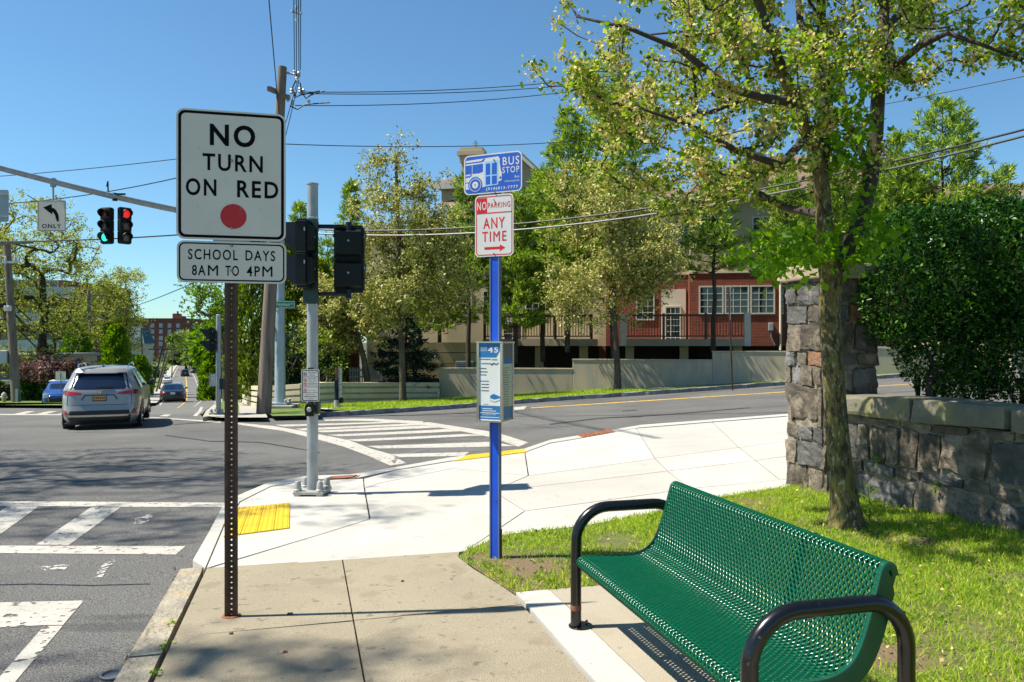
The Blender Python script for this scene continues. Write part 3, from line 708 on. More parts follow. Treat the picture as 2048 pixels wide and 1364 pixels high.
# corner: pale pavement between the two wooden and steel poles, running on beside the road ahead
drape('corner_sidewalk', gp([(408, 832), (441, 835.5), (535, 835.5), (528, 822), (500, 806), (482, 797), (474, 801), (478, 812), (470, 822), (445, 825), (425, 826)]), .01, 'far_walk', kind='structure')
drape('corner_sidewalk', gp([(405.5, 834), (412, 822), (427, 810), (440, 802), (447, 799), (443, 806), (424, 829), (425, 832)]), .006, 'far_walk', kind='structure', thick=.3)
drape('corner_verge', gp([(424, 829), (478, 826.5), (478, 812), (470, 800), (452, 797), (441, 806)]), .02, 'verge', kind='structure')
drape('corner_verge', gp([(480, 800), (500, 806), (530, 823), (545, 833), (640, 831), (640, 812), (560, 800), (500, 793)]), .015, 'verge', kind='structure')
# left bank beyond the crossing
drape('left_bank', gp([(-500, 811.5), (-100, 811.5), (120, 812.5), (290, 815), (300, 808)])+[(-60, 110), (-120, 90), (-70, 45)], .06, 'verge', kind='structure', step=3)
# lawn beside the bench, with a bare patch
soil_patches([(at(1050, 1145), .45), (at(1120, 1165), .3), (at(1490, 1005), .3), (at(1790, 1315), .2), (at(1762, 1080), .2), (at(1870, 1085), .18), (at(975, 1112), .16)])
LAWN = gp([(930, 1103.5), (1010, 1070.5), (1180, 1050.5), (1300, 1026.5), (1440, 994.5), (1583, 972), (1600, 968)])+[to_xy(5.95, 7.3), to_xy(6.6, 3), to_xy(6.6, -3), to_xy(2.215, -3), to_xy(2.2, 4.81), to_xy(1.31, 4.835), to_xy(1.26, 5.06), to_xy(1.17, 5.5), to_xy(1.13, 5.85)]
drape('lawn', LAWN, -.004, 'lawn', kind='structure', step=.3)
for v in bpy.data.objects['lawn'].data.vertices:
    u, w = to_uv(v.co.x, v.co.y); v.co.z += .02*math.sin(u*2.3+1)*math.sin(w*1.9)
drape('bank_behind_wall', [to_xy(5.9, 7.9), to_xy(30, 8.6), to_xy(30, -4), to_xy(5.9, -4)], .12, 'dirt', kind='structure', step=1.0)

# ================================================================== BENCH
def bench():
    p = to_xy(1.46, 4.12); t = thing('bench', 'green perforated steel bench with black tube armrests on the concrete pad', 'bench', (p[0], p[1], zg(*p)+.01), math.atan2(CU[1], CU[0]))
    # local axes: x = front to back, y = along the bench (0 far end, -1.76 near end)
    prof = [(.045,.325),(.012,.338),(-.006,.362),(.0,.388),(.024,.404),(.08,.404),(.2,.396),(.31,.392),(.38,.405),(.44,.44),(.478,.50),(.508,.58),(.535,.67),(.556,.745),(.566,.775),(.584,.792),(.606,.79),(.622,.773),(.628,.745)]
    P = np.array(prof)
    # smooth the outline by repeated corner cutting
    for _ in range(2):
        Q = [P[0]]
        for i in range(len(P)-1): Q += [P[i]*.75+P[i+1]*.25, P[i]*.25+P[i+1]*.75]
        P = np.array(Q+[P[-1]])
    s = np.concatenate([[0], np.cumsum(np.linalg.norm(np.diff(P, axis=0), axis=1))]); LS = s[-1]
    def prf(a): return float(np.interp(a, s, P[:, 0])), float(np.interp(a, s, P[:, 1]))
    def nrm(a):
        x0, z0 = prf(max(a-.006, 0)); x1, z1 = prf(min(a+.006, LS)); d = Vector((x1-x0, z1-z0)).normalized(); return Vector((-d.y, d.x))
    y0, y1 = -.045, -1.715
    dl, da = .0285, LS/52
    nl = int(round((y0-y1)/dl)); m = MB(); cache = {}
    def vert(l, a, h, key=None):
        if key is not None and key in cache: return cache[key]
        l = min(max(l, 0), y0-y1); a = min(max(a, 0), LS)
        x, z = prf(a); n = nrm(a); m.v.append((x+n.x*h, y0-l, z+n.y*h)); k = len(m.v)-1
        if key is not None: cache[key] = k
        return k
    dl = (y0-y1)/nl
    for j in range(0, 53):
        for i in range(-1, nl+1):
            cl = i*dl+(dl/2 if j % 2 else 0); ca = j*da
            if cl < -1e-6 or cl > (y0-y1)+1e-6: continue
            A, B = dl/2, da
            # outer diamond corners and edge middles, inner rounded hole
            oc = [(A, 0, 'e'), (A/2, B/2, 'm'), (0, B, 'n'), (-A/2, B/2, 'm'), (-A, 0, 'w'), (-A/2, -B/2, 'm'), (0, -B, 's'), (A/2, -B/2, 'm')]
            out = []
            for x, y, q in oc:
                h = {'e': .0028, 'w': .0028, 'n': .0052, 's': .0052, 'm': .005}[q]
                out.append(vert(cl+x, ca+y, h, (round((cl+x)/dl*4), round((ca+y)/da*4))))
            inn = [vert(cl+x*.34, ca+y*.42, -.0045) for x, y in ((A, 0), (A*.62, B*.5), (0, B), (-A*.62, B*.5), (-A, 0), (-A*.62, -B*.5), (0, -B), (A*.62, -B*.5))]
            for q in range(8):
                f = (out[q], out[(q+1) % 8], inn[(q+1) % 8], inn[q])
                if len(set(f)) == 4: m.f.append(f)
    o = link('perforated_seat', m.mesh('perforated_seat', fix=False), 'green', t, smooth=True)
    md = o.modifiers.new('thick', 'SOLIDIFY'); md.thickness = .006; md.offset = -1; md.use_rim = True
    # flanged rims at both ends
    for ye, sg in ((y0+.006, 1), (y1-.006, -1)):
        m = MB(); n = len(P); step = range(0, n)
        for i in step:
            a = s[i]; nn = nrm(a); x, z = P[i]
            fl = .072-.048*max(0, min(1, (a-(LS-.17))/.07))-.03*max(0, min(1, (.14-a)/.1))
            for (dy, dn) in ((-.012*sg, .004), (.010*sg, .004), (.012*sg, .0), (.012*sg, -fl), (.006*sg, -fl), (.006*sg, -.008), (-.012*sg, -.006)):
                m.v.append((x+nn.x*dn, ye+dy, z+nn.y*dn))
        K = 7
        for i in range(n-1):
            for j in range(K): j2 = (j+1) % K; m.f.append((i*K+j, i*K+j2, (i+1)*K+j2, (i+1)*K+j))
        m.f.append(tuple(range(K))); m.f.append(tuple(range((n-1)*K, n*K)))
        m.build('end_rim', 'dark_green', t, smooth=True)
    for ye in (y0+.004, y1-.004):
        k0 = int(np.searchsorted(s, LS-.34)); n0 = nrm(s[k0]); q = [tuple(p) for p in P[k0:]]+[(P[k0][0]-n0.x*.072, P[k0][1]-n0.y*.072)]
        MB().prism(q, ye-.004, ye+.004).build('end_cap', 'dark_green', t)
    # rolled long edges, a weld seam across the middle and flat straps under the seat
    for a, r in ((0, .009), (LS, .009)):
        x, z = prf(a); MB().tube([(x, y0, z), (x, y1, z)], r, 8).build('edge_rod', 'dark_green', t, smooth=True)
    for yy in (-.50, -1.26):
        m = MB(); pts = []
        for a in np.linspace(.10, LS-.10, 40):
            x, z = prf(a); n = nrm(a); pts.append(((x-n.x*.013), yy, (z-n.y*.013)))
        for a, b in zip(pts[:-1], pts[1:]): m.beam(a, b, .045, .008, up=(1, 0, 1))
        m.build('strap', 'dark_green', t)
    for xx, z in ((.10, .375), (.34, .366)): MB().beam((xx, y0, z), (xx, y1, z), .04, .03).build('support_bar', 'black', t)
    # tube arm frames
    for yy in (0.0, -1.76):
        pts = [(0, yy, .0), (0, yy, .40)]
        for i in range(1, 10): a = R(180-90*i/9); pts.append((.19+.19*math.cos(a), yy, .475+.19*math.sin(a)))
        for i in range(0, 10): a = R(90-90*i/9); pts.append((.47+.17*math.cos(a), yy, .495+.17*math.sin(a)))
        pts.append((.64, yy, .0))
        f = MB().tube(pts, .0302, 16).build('arm_frame', 'black', t, smooth=True)
        for xx in (0, .64):
            MB().lathe([(.068, 0), (.068, .008), (.064, .010)], 20, (xx+.028, yy, 0)).build('foot_plate', 'black', t)
            for dx in (.055,): MB().lathe([(.010, 0), (.010, .018), (.006, .022)], 6, (xx+.028+dx*.75, yy+.02, .006)).build('bolt', 'bolt', t)
        for xx, z in ((.06, .36), (.625, .60)):
            MB().beam((xx, yy, z), (xx-.01 if xx > .1 else xx, yy-.05*(1 if yy == 0 else -1), z), .03, .04).build('bracket', 'black', t)
    m = MB(); m.tube([(0, 0, .098), (0, 0, .128)], .0306, 16, cap=False); m.build('rust_patch', 'black_rust', t, smooth=True)
bench()

# ================================================================== BROWN POST WITH THE BIG SIGN
def bolt(parent, x, z, y, r=.009): 
    return MB().tube([(x, y, z), (x, y-.004, z), (x, y-.009, z)], [r, r, r*.55], 8).build('bolt', 'bolt', parent, smooth=True)
def turn_sign():
    x, y = at(463, 1232); t = thing('no_turn_sign', 'white NO TURN ON RED sign with school days plaque on a brown perforated post', 'road sign', (x, y, zg(x, y)), R(14))
    # perforated hat-section post: web with a row of real holes and two flanges
    m = MB(); pitch = .0318; n = int(2.86/pitch); w = .019
    for i in range(n):
        z0, z1 = -.04+i*pitch, -.04+(i+1)*pitch; zc = (z0+z1)/2; k = len(m.v)
        for yy in (0, .0035):
            m.v += [(w, yy, zc), (w, yy, z1), (0, yy, z1), (-w, yy, z1), (-w, yy, zc), (-w, yy, z0), (0, yy, z0), (w, yy, z0)]
            m.v += [(.0056*math.cos(R(45*q)), yy, zc+.0056*math.sin(R(45*q))) for q in range(8)]
        for q in range(8):
            q2 = (q+1) % 8
            m.f += [(k+q, k+q2, k+8+q2, k+8+q), (k+16+q, k+24+q, k+24+q2, k+16+q2), (k+8+q, k+8+q2, k+24+q2, k+24+q)]
    H = n*pitch-.04
    for sx in (-1, 1):
        m.beam((sx*(w+.004), -.012, -.04), (sx*(w+.004), -.012, H), .004, .028, up=(1, 0, 0))
        m.box(min(sx*(w+.001), sx*(w+.007)), max(sx*(w+.001), sx*(w+.007)), -.024, .0034, -.04, H)
        m.box(min(sx*(w+.0071), sx*.037), max(sx*(w+.0071), sx*.037), -.0242, -.0205, -.04, H)
    m.build('post', 'brown', t)
    MB().lathe([(.062, -.02), (.055, .004), (.045, .008)], 14).build('rust_ring', 'rust', t)
    Y = -.030; w, h = .612, .762; zb = 2.228
    def X(f): return -w/2+w*f+.005
    def Z(f): return zb+h*(1-f)
    c = (.005, zb+h/2)
    p = plate('sign_panel', rrect(w, h, .045, 6, *c), Y, Y+.003, 'sign_white', t)
    y = Y-.001
    ring('border', rrect(w-.022, h-.022, .038, 6, *c), rrect(w-.054, h-.054, .026, 6, *c), y, 'sign_black', p)
    text('NO', X(.30), X(.715), Z(.275), Z(.105), y, 'sign_black', p, .030)
    text('TURN', X(.235), X(.785), Z(.468), Z(.337), y, 'sign_black', p, .02)
    text('ON', X(.085), X(.36), Z(.665), Z(.533), y, 'sign_black', p, .022)
    text('RED', X(.548), X(.93), Z(.665), Z(.533), y, 'sign_black', p, .022)
    flat('red_disc', disc(X(.515), Z(.815), .0735, 40), y, 'sign_red', p)
    h2 = .245; z2 = zb-.008-h2; c2 = (.008, z2+h2/2)
    p2 = plate('plaque', rrect(w, h2, .04, 6, *c2), Y, Y+.003, 'sign_white', t)
    ring('border', rrect(w-.022, h2-.022, .032, 6, *c2), rrect(w-.038, h2-.038, .026, 6, *c2), y, 'sign_black', p2)
    text('SCHOOL', X(.105), X(.555), z2+h2*.55, z2+h2*.80, y, 'sign_black', p2, .012); text('DAYS', X(.625), X(.90), z2+h2*.55, z2+h2*.80, y, 'sign_black', p2, .012)
    for w_, a_, b_ in (('8A', .14, .262), ('M', .283, .375), ('TO', .44, .565), ('4P', .635, .758), ('M', .78, .875)): text(w_, X(a_), X(b_), z2+h2*.17, z2+h2*.42, y, 'sign_black', p2, .014 if w_ != 'M' else .009)
    for z in (Z(.385), Z(.905), z2+h2*.9, z2+h2*.30): bolt(t, .004, z, Y-.001)
    o = plate('backing_bracket', rrect(.2, .03, .004, 2, 0, zb-.004), Y+.0032, Y+.012, 'sign_back', t)
turn_sign()

# ================================================================== BLUE BUS STOP POST
def bus_post():
    x, y = at(991, 1119); t = thing('bus_stop_post', 'bright blue post carrying bus stop and no parking signs and a timetable case', 'bus stop', (x, y, zg(x, y)-.01), R(-24))
    H = 3.02
    m = MB(); m.box(-.030, .030, -.016, -.012, -.05, H); m.build('post', 'blue_post', t)
    m = MB()
    for sx in (-1, 1): m.box(min(sx*.0305, sx*.040), max(sx*.0305, sx*.040), -.022, .02, -.05, H)
    m.build('flange', 'blue_edge', t)
    m = MB(); m.box(.0405, .047, -.004, .018, -.05, .24); m.box(-.029, .029, -.0115, .014, -.06, .06); m.build('ground_stub', 'brown', t)
    def Zp(py): return 1.6-(py-682)/265.7-(zg(x, y)-.01)
    # no parking sign 12 x 18 inches
    Y = -.026; w, h = .318, .462; zt = Zp(391); c = (.0, zt-h/2)
    p = plate('no_parking_sign', rrect(w, h, .035, 6, *c), Y, Y+.003, 'sign_white2', t); q = Y-.001
    ring('border', rrect(w-.02, h-.02, .028, 6, *c), rrect(w-.032, h-.032, .023, 6, *c), q, 'sign_red', p)
    def X(f): return -w/2+w*f
    def Z(f): return zt-h*f
    flat('red_field', [(X(.05), Z(.045)), (X(.05), Z(.285)), (X(.315), Z(.285)), (X(.315), Z(.045))][::-1], q-.0004, 'sign_red', p)
    flat('divider', [(X(.05), Z(.285)), (X(.95), Z(.285)), (X(.95), Z(.298)), (X(.05), Z(.298))], q-.0004, 'sign_red', p)
    text('NO', X(.06), X(.305), Z(.24), Z(.105), q-.0009, 'sign_white2', p, .016)
    text('PARKING', X(.34), X(.92), Z(.215), Z(.125), q, 'sign_red', p, .01)
    text('ANY', X(.22), X(.78), Z(.545), Z(.37), q, 'sign_red', p, .012)
    text('TIME', X(.19), X(.82), Z(.755), Z(.595), q, 'sign_red', p, .012)
    flat('arrow', [(X(.25), Z(.845)), (X(.25), Z(.885)), (X(.65), Z(.885)), (X(.65), Z(.92)), (X(.79), Z(.865)), (X(.65), Z(.81)), (X(.65), Z(.845))], q, 'sign_red', p)
    # bus stop sign
    w2, h2 = .480, .298; zt2 = zt+.012+h2; c2 = (-.012, zt2-h2/2)
    p = plate('bus_stop_sign', rrect(w2, h2, .04, 6, *c2), Y, Y+.003, 'sign_white2', t)
    flat('blue_field', rrect(w2-.02, h2-.02, .032, 6, *c2), q, 'sign_blue', p)
    def X(f): return c2[0]-w2/2+w2*f
    def Z(f): return zt2-h2*f
    def poly(n, pts, d, mat): return flat(n, [(X(a), Z(b)) for a, b in pts], q-.0005*d, mat, p)
    W = 'sign_white2'; B = 'sign_blue'
    poly('bus_body', [(.03,.13),(.60,.09),(.63,.17),(.62,.22),(.645,.45),(.66,.50),(.655,.70),(.60,.72),(.58,.80),(.31,.83),(.28,.86),(.03,.86)], 1, W)
    poly('roof_line', [(.03,.18),(.30,.17),(.34,.12),(.36,.12),(.32,.20),(.03,.21)], 2, B)
    poly('roof_mark', [(.36,.11),(.375,.11),(.345,.19),(.33,.19)], 2, B)
    poly('window', [(.03,.25),(.14,.245),(.14,.47),(.03,.48)], 2, B); poly('window', [(.15,.245),(.335,.235),(.335,.44),(.27,.47),(.15,.47)], 2, B)
    poly('door_frame', [(.36,.20),(.60,.18),(.60,.80),(.36,.82)], 2, 'sign_lightblue')
    for a, b in ((.385,.46), (.49,.575)):
        poly('door_pane', [(a,.25),(b,.245),(b,.53),(a,.535)], 3, B); poly('door_pane', [(a,.57),(b,.565),(b,.77),(a,.78)], 3, B)
    poly('stripe', [(.03,.52),(.10,.515),(.13,.48),(.15,.48),(.11,.55),(.03,.56)], 2, B); poly('stripe', [(.03,.68),(.12,.675),(.12,.695),(.03,.70)], 2, B)
    poly('side_sign', [(.13,.54),(.25,.53),(.25,.60),(.13,.61)], 2, 'sign_lightblue')
    for r, d, mt in ((.060, 2, B), (.050, 3, W), (.045, 4, B), (.026, 5, W), (.006, 6, B)): flat('wheel', disc(X(.20), Z(.76), r), q-.0005*d, mt, p)
    poly('lamp', [(.62,.60),(.65,.60),(.65,.66),(.62,.66)], 2, B)
    text('BUS', X(.675), X(.955), Z(.335), Z(.125), q-.0005, W, p, .012); text('STOP', X(.67), X(.955), Z(.53), Z(.375), q-.0005, W, p, .010)
    text('Bus', X(.88), X(.955), Z(.665), Z(.605), q-.0005, W, p, .008); text('Information', X(.71), X(.955), Z(.755), Z(.705), q-.0005, W, p, .008)
    text('(914)813-7777', X(.39), X(.935), Z(.945), Z(.85), q-.0005, W, p, .02)
    for z in (Z(.17), Z(.94), zt-.04, zt-.44): bolt(t, .0, z, Y-.003, .006)
    # four-sided timetable case
    z0, z1 = Zp(838), Zp(686); a = .096; cz = (z0+z1)/2
    cs = []
    m = MB()
    for sx in (-1, 1):
        for sy in (-1, 1): m.box(sx*a-.010, sx*a+.010, sy*a-.010, sy*a+.010, z0, z1)
    cs.append(m.build('case_frame', 'stainless', t, bevel=.002))
    for zc_ in (z1, z0-.012): MB().box(-a-.014, a+.014, -a-.014, a+.014, zc_, zc_+.012).build('case_cap', 'stainless', t, bevel=.002)
    for k in range(4):
        ro = bpy.data.objects.new('poster_panel', None)
    def face(k):
        o = plate('poster_panel', [(-a+.0101, z0), (a-.0101, z0), (a-.0101, z1), (-a+.0101, z1)], -a-.002, -a+.002, 'poster_white' if k == 0 else 'poster_cream', t)
        o.rotation_euler = (0, 0, R(90*k)); return o
    q = -a-.003; w = 2*a-.02
    p = face(0)
    def X(f): return -w/2+w*f
    def Z(f): return z1-(z1-z0)*f
    def poly(n, pts, mat, d=0): return flat(n, [(X(u), Z(v)) for u, v in pts], q-.0004*d, mat, p)
    poly('header', [(.0,.0),(1,.0),(1,.09),(.8,.185),(.0,.185)], 'poster_blue')
    text('45', X(.42), X(.9), Z(.125), Z(.05), q-.0004, 'sign_white2', p, .03)
    text('LOCAL', X(.03), X(.36), Z(.07), Z(.05), q-.0004, 'sign_white2', p, .02); text('ROUTE', X(.03), X(.36), Z(.105), Z(.083), q-.0004, 'sign_white2', p, .02)
    poly('footer', [(0,.81),(1,.81),(1,.985),(0,.985)], 'poster_blue')
    for v, u0, u1, mt in ((.205,.02,.55,'poster_blue'),(.21,.6,.86,'poster_ink'),(.262,.1,.6,'poster_ink'),(.325,.02,.34,'poster_ink'),(.368,.02,.4,'poster_ink'),(.408,.02,.34,'poster_ink'),(.488,.02,.46,'poster_blue'),(.53,.1,.46,'poster_ink'),(.57,.1,.46,'poster_ink'),(.612,.1,.46,'poster_ink')):
        poly('print_line', [(u0,v),(u1,v),(u1,v+.010),(u0,v+.010)], mt)
    poly('map_line', [(.55,.28),(.7,.25),(.8,.27),(.92,.25),(.92,.265),(.8,.285),(.7,.27),(.58,.295)], 'poster_ink')
    text('BUSES', X(.2), X(.42), Z(.80), Z(.787), q, 'poster_blue', p, .02)
    poly('bus_picture', [(.52,.68),(.68,.655),(1,.69),(1,.735),(.74,.765),(.52,.745)], 'poster_blue'); poly('bus_picture', [(.53,.715),(.73,.73),(.98,.712),(.98,.73),(.74,.758),(.53,.74)], 'poster_white', 1)
    for v, u0, u1 in ((.845,.15,.62),(.872,.15,.8),(.90,.05,.95),(.955,.05,.95)): poly('print_line', [(u0,v),(u1,v),(u1,v+.009),(u0,v+.009)], 'poster_white', 1)
    text('(914)813-7777', X(.16), X(.8), Z(.938), Z(.918), q-.0004, 'sign_white2', p, .02)
    p = face(1)
    poly('photo', [(0,0),(1,0),(1,.20),(0,.20)], 'condenser'); poly('header', [(0,.20),(1,.20),(1,.27),(0,.27)], 'poster_blue')
    for i in range(17):
        v = .32+i*.031; poly('print_line', [(.08,v),(rng.uniform(.45,.9),v),(.6,v+.008),(.08,v+.008)], 'poster_ink')
    poly('footer', [(0,.83),(1,.83),(1,.985),(0,.985)], 'poster_blue'); face(2); face(3)
bus_post()

# ================================================================== SIGNAL POLES
def visor(parent, x, z, s, mat, depth):
    """cut-away sun visor: roof plate and two cheeks, open below and in front (opens towards -x)"""
    m = MB(); h = s; w = s*.52
    m.box(x-depth, x, -w, w, z+h/2-.006, z+h/2)
    for sy in (-1, 1):
        y0, y1 = (sy*w-.004, sy*w)if sy > 0 else (sy*w, sy*w+.004)
        m.prism([(x, z-h/2), (x-depth*.12, z-h/2), (x-depth, z+h/2-.0061), (x, z+h/2-.0061)], y0, y1)
    return m.build('visor', mat, parent)
def walk_head(parent, loc, rz, s=.33):
    """two-section pedestrian signal; its lamps look towards local -x"""
    h = bpy.data.objects.new('signal_head', None)
    m = MB(); t = s*.98
    for k in (0, 1):
        z = (-.5+k)*(s+.03)
        m.box(-.11, .0, -s*.5, s*.5, z-s/2, z+s/2); m.prism([(.0, z-s/2+.01), (.055, z-s/2+.04), (.055, z+s/2-.04), (.0, z+s/2-.01)], -s*.42, s*.42)
        for zz_ in (z-s/2-.004, z+s/2+.004): m.box(-.115, .005, -s*.5-.006, s*.5+.006, zz_-.004, zz_+.004)
    m.box(-.10, -.005, -s*.44, s*.44, -.03, .03); m.box(-.10, .0, -s*.46, s*.46, s+.02, s+.05); m.box(-.10, .0, -s*.46, s*.46, -s-.05, -s-.02)
    o = m.build('signal_head', 'signal_black', parent, bevel=.006); o.location = loc; o.rotation_euler = (0, 0, rz)
    for k in (0, 1):
        z = (-.5+k)*(s+.03); visor(o, -.111, z, s*.96, 'signal_blue', .27)
        MB().box(-.116, -.1115, -s*.43, s*.43, z-s*.43, z+s*.43).build('lens', 'lamp_off', o)
        MB().tube([(.0555, 0, z+.02), (.062, 0, z+.02)], .012, 8).build('rivet', 'bolt', o)
        for yy in (-.5, .5): MB().lathe([(.008, -.02), (.008, .02)], 6, (-.01, yy*s*1.03, z+.08)).build('latch', 'bolt', o)
    return o
def push_sign(parent, x, z, y, w, h, detailed=True):
    p = plate('push_button_sign', rrect(w, h, w*.09, 4, x, z+h/2), y-.003, y, 'sign_white2', parent); q = y-.0042
    ring('border', rrect(w*.93, h*.955, w*.08, 4, x, z+h/2), rrect(w*.85, h*.91, w*.06, 4, x, z+h/2), q, 'sign_black', p)
    X = lambda f: x-w/2+w*f
    Z = lambda f: z+h*(1-f)
    for f in (.245, .555, .735): flat('divider', [(X(.06), Z(f)), (X(.94), Z(f)), (X(.94), Z(f-.012)), (X(.06), Z(f-.012))], q, 'sign_black', p)
    for f, mt in ((.15, 'sign_black'), (.335, 'sign_red'), (.465, 'sign_red'), (.655, 'sign_red')):
        flat('symbol', [(X(.13), Z(f+.045)), (X(.29), Z(f+.045)), (X(.29), Z(f-.045)), (X(.13), Z(f-.045))], q, mt, p)
        flat('symbol_figure', [(X(.18), Z(f+.03)), (X(.24), Z(f+.03)), (X(.23), Z(f-.03)), (X(.19), Z(f-.03))], q-.0004, 'sign_white2', p)
    if detailed:
        for f, s, a, b in ((.105,'START CROSSING',.36,.86),(.145,'Watch For',.44,.76),(.19,'Vehicles',.46,.74),(.285,"DON'T START",.40,.80),(.335,'Finish Crossing',.38,.84),(.385,'If Started',.44,.76),(.44,'TIME REMAINING',.36,.86),(.49,'To Finish Crossing',.36,.86),(.655,"DON'T CROSS",.4,.82),(.79,'PUSH BUTTON',.25,.75),(.90,'TO CROSS',.33,.67)):
            text(s, X(a), X(b), Z(f+.016), Z(f-.016), q, 'sign_black', p, .012)
    flat('arrow', [(X(.16), Z(.845)), (X(.26), Z(.825)), (X(.26), Z(.838)), (X(.85), Z(.838)), (X(.85), Z(.852)), (X(.26), Z(.852)), (X(.26), Z(.865))][::-1], q, 'sign_black', p)
    return p
def ped_base(t, r, s=1.0):
    b = MB().box(-.17*s, .17*s, -.17*s, .17*s, .02, .055).build('base_plate', 'cast_grey', t, bevel=.006)
    for sx in (-1, 1):
        for sy in (-1, 1):
            MB().lathe([(.045*s, .0), (.045*s, .02), (.028*s, .03), (.028*s, .056)], 10, (sx*.125*s, sy*.125*s, 0)).build('levelling_nut', 'cast_grey', t)
            MB().lathe([(.046*s, .0555), (.046*s, .075), (.040*s, .08), (.034*s, .15), (.026*s, .165), (.01, .17)], 12, (sx*.125*s, sy*.125*s, 0)).build('bolt_cover', 'cast_grey', t, smooth=True)
def near_pole():
    x, y = at(625, 988); t = thing('signal_pole', 'galvanised pole with two black walk signals and a push button on the white corner', 'signal pole', (x, y, zg(x, y)), R(-4))
    sc = 1560/y; Z = lambda py: 1.6-(py-682)/sc-zg(x, y)
    ped_base(t, .06)
    H = Z(366)
    MB().lathe([(.062, .055), (.061, H-.02), (.066, H-.02), (.066, H-.005), (.05, H)], 24).build('pole', 'galv', t, smooth=True)
    for py in (588, 597, 444, 436):
        MB().tube([(0, 0, Z(py)-.006), (0, 0, Z(py)+.006)], .066, 20).build('band', 'stainless', t, smooth=True)
    zc = Z(512); s = .335
    # head beside the pole looking along the road to the left, head on its own bracket looking away
    MB().box(-.085, .085, -.075, -.058, Z(608), Z(440)).build('mounting_plate', 'signal_green', t)
    walk_head(t, (.02, -.16, zc), R(3), .325)
    walk_head(t, (.40, .05, zc-.03), R(-80), .33)
    for z in (Z(453), Z(588)):
        MB().tube([(.05, 0, z), (.40, .04, z)], .024, 10).build('bracket_arm', 'signal_blue', t, smooth=True)
        MB().tube([(.40, .04, z-.05), (.40, .04, z+.05)], .034, 10).build('bracket_hub', 'signal_blue', t, smooth=True)
        MB().tube([(0, 0, z-.05), (0, 0, z+.05)], .070, 12).build('clamp', 'signal_black', t, smooth=True)
    push_sign(t, 0, Z(802), -.072, .205, Z(738)-Z(802))
    MB().box(-.03, .03, -.068, -.055, Z(812), Z(735)).build('sign_bracket', 'signal_black', t)
    b = MB().prism([(-.045, 0), (.045, 0), (.056, .07), (.05, .12), (.028, .15), (-.028, .15), (-.05, .12), (-.056, .07)], -.115, -.062).build('push_button', 'signal_black', t, bevel=.01)
    b.location = (0, 0, Z(831)); bb = MB().tube([(0, -.115, .075), (0, -.125, .075)], [.028, .022], 14).build('button_cap', 'cast_grey', b, smooth=True)
    MB().box(.055, .085, -.06, .03, Z(827), Z(800)).build('wiring_box', 'signal_green', t)
near_pole()

def traffic_head(parent, loc, rz, lit):
    """three-section lamp; looks towards local -y"""
    m = MB(); s = .335
    for k in range(3): m.box(-.165, .165, -.02, .16, -k*s-s+.004, -k*s-.004)
    m.box(-.15, .15, .0, .14, -3*s-.02, .02)
    o = m.build('traffic_light', 'signal_black', parent, bevel=.012); o.location = loc; o.rotation_euler = (0, 0, rz)
    for k in range(3):
        z = -k*s-s/2; v = MB(); n = 14
        for i in range(n+1):
            a = R(-35+250*i/n)
            for yy, rr in ((-.021, .135), (-.18-.0*i, .128)):
                dz = 0
                v.v.append((rr*math.cos(a), yy if yy > -.1 else yy+.10*max(0, -math.sin(a)+.25), z+rr*math.sin(a)))
        for i in range(n): v.f.append((2*i, 2*i+1, 2*i+3, 2*i+2))
        vo = link('visor', v.mesh('visor', fix=False), 'signal_black', o, smooth=True); md = vo.modifiers.new('thick', 'SOLIDIFY'); md.thickness = .006
        mt = ('lamp_red' if lit == 0 else 'lamp_dark_red') if k == 0 else ('lamp_off' if k == 1 else ('lamp_green' if lit == 2 else 'lamp_off'))
        MB().tube([(0, -.0205, z), (0, -.034, z), (0, -.042, z)], [.118, .10, .05], 20).build('lens', mt, o, smooth=True)
    return o
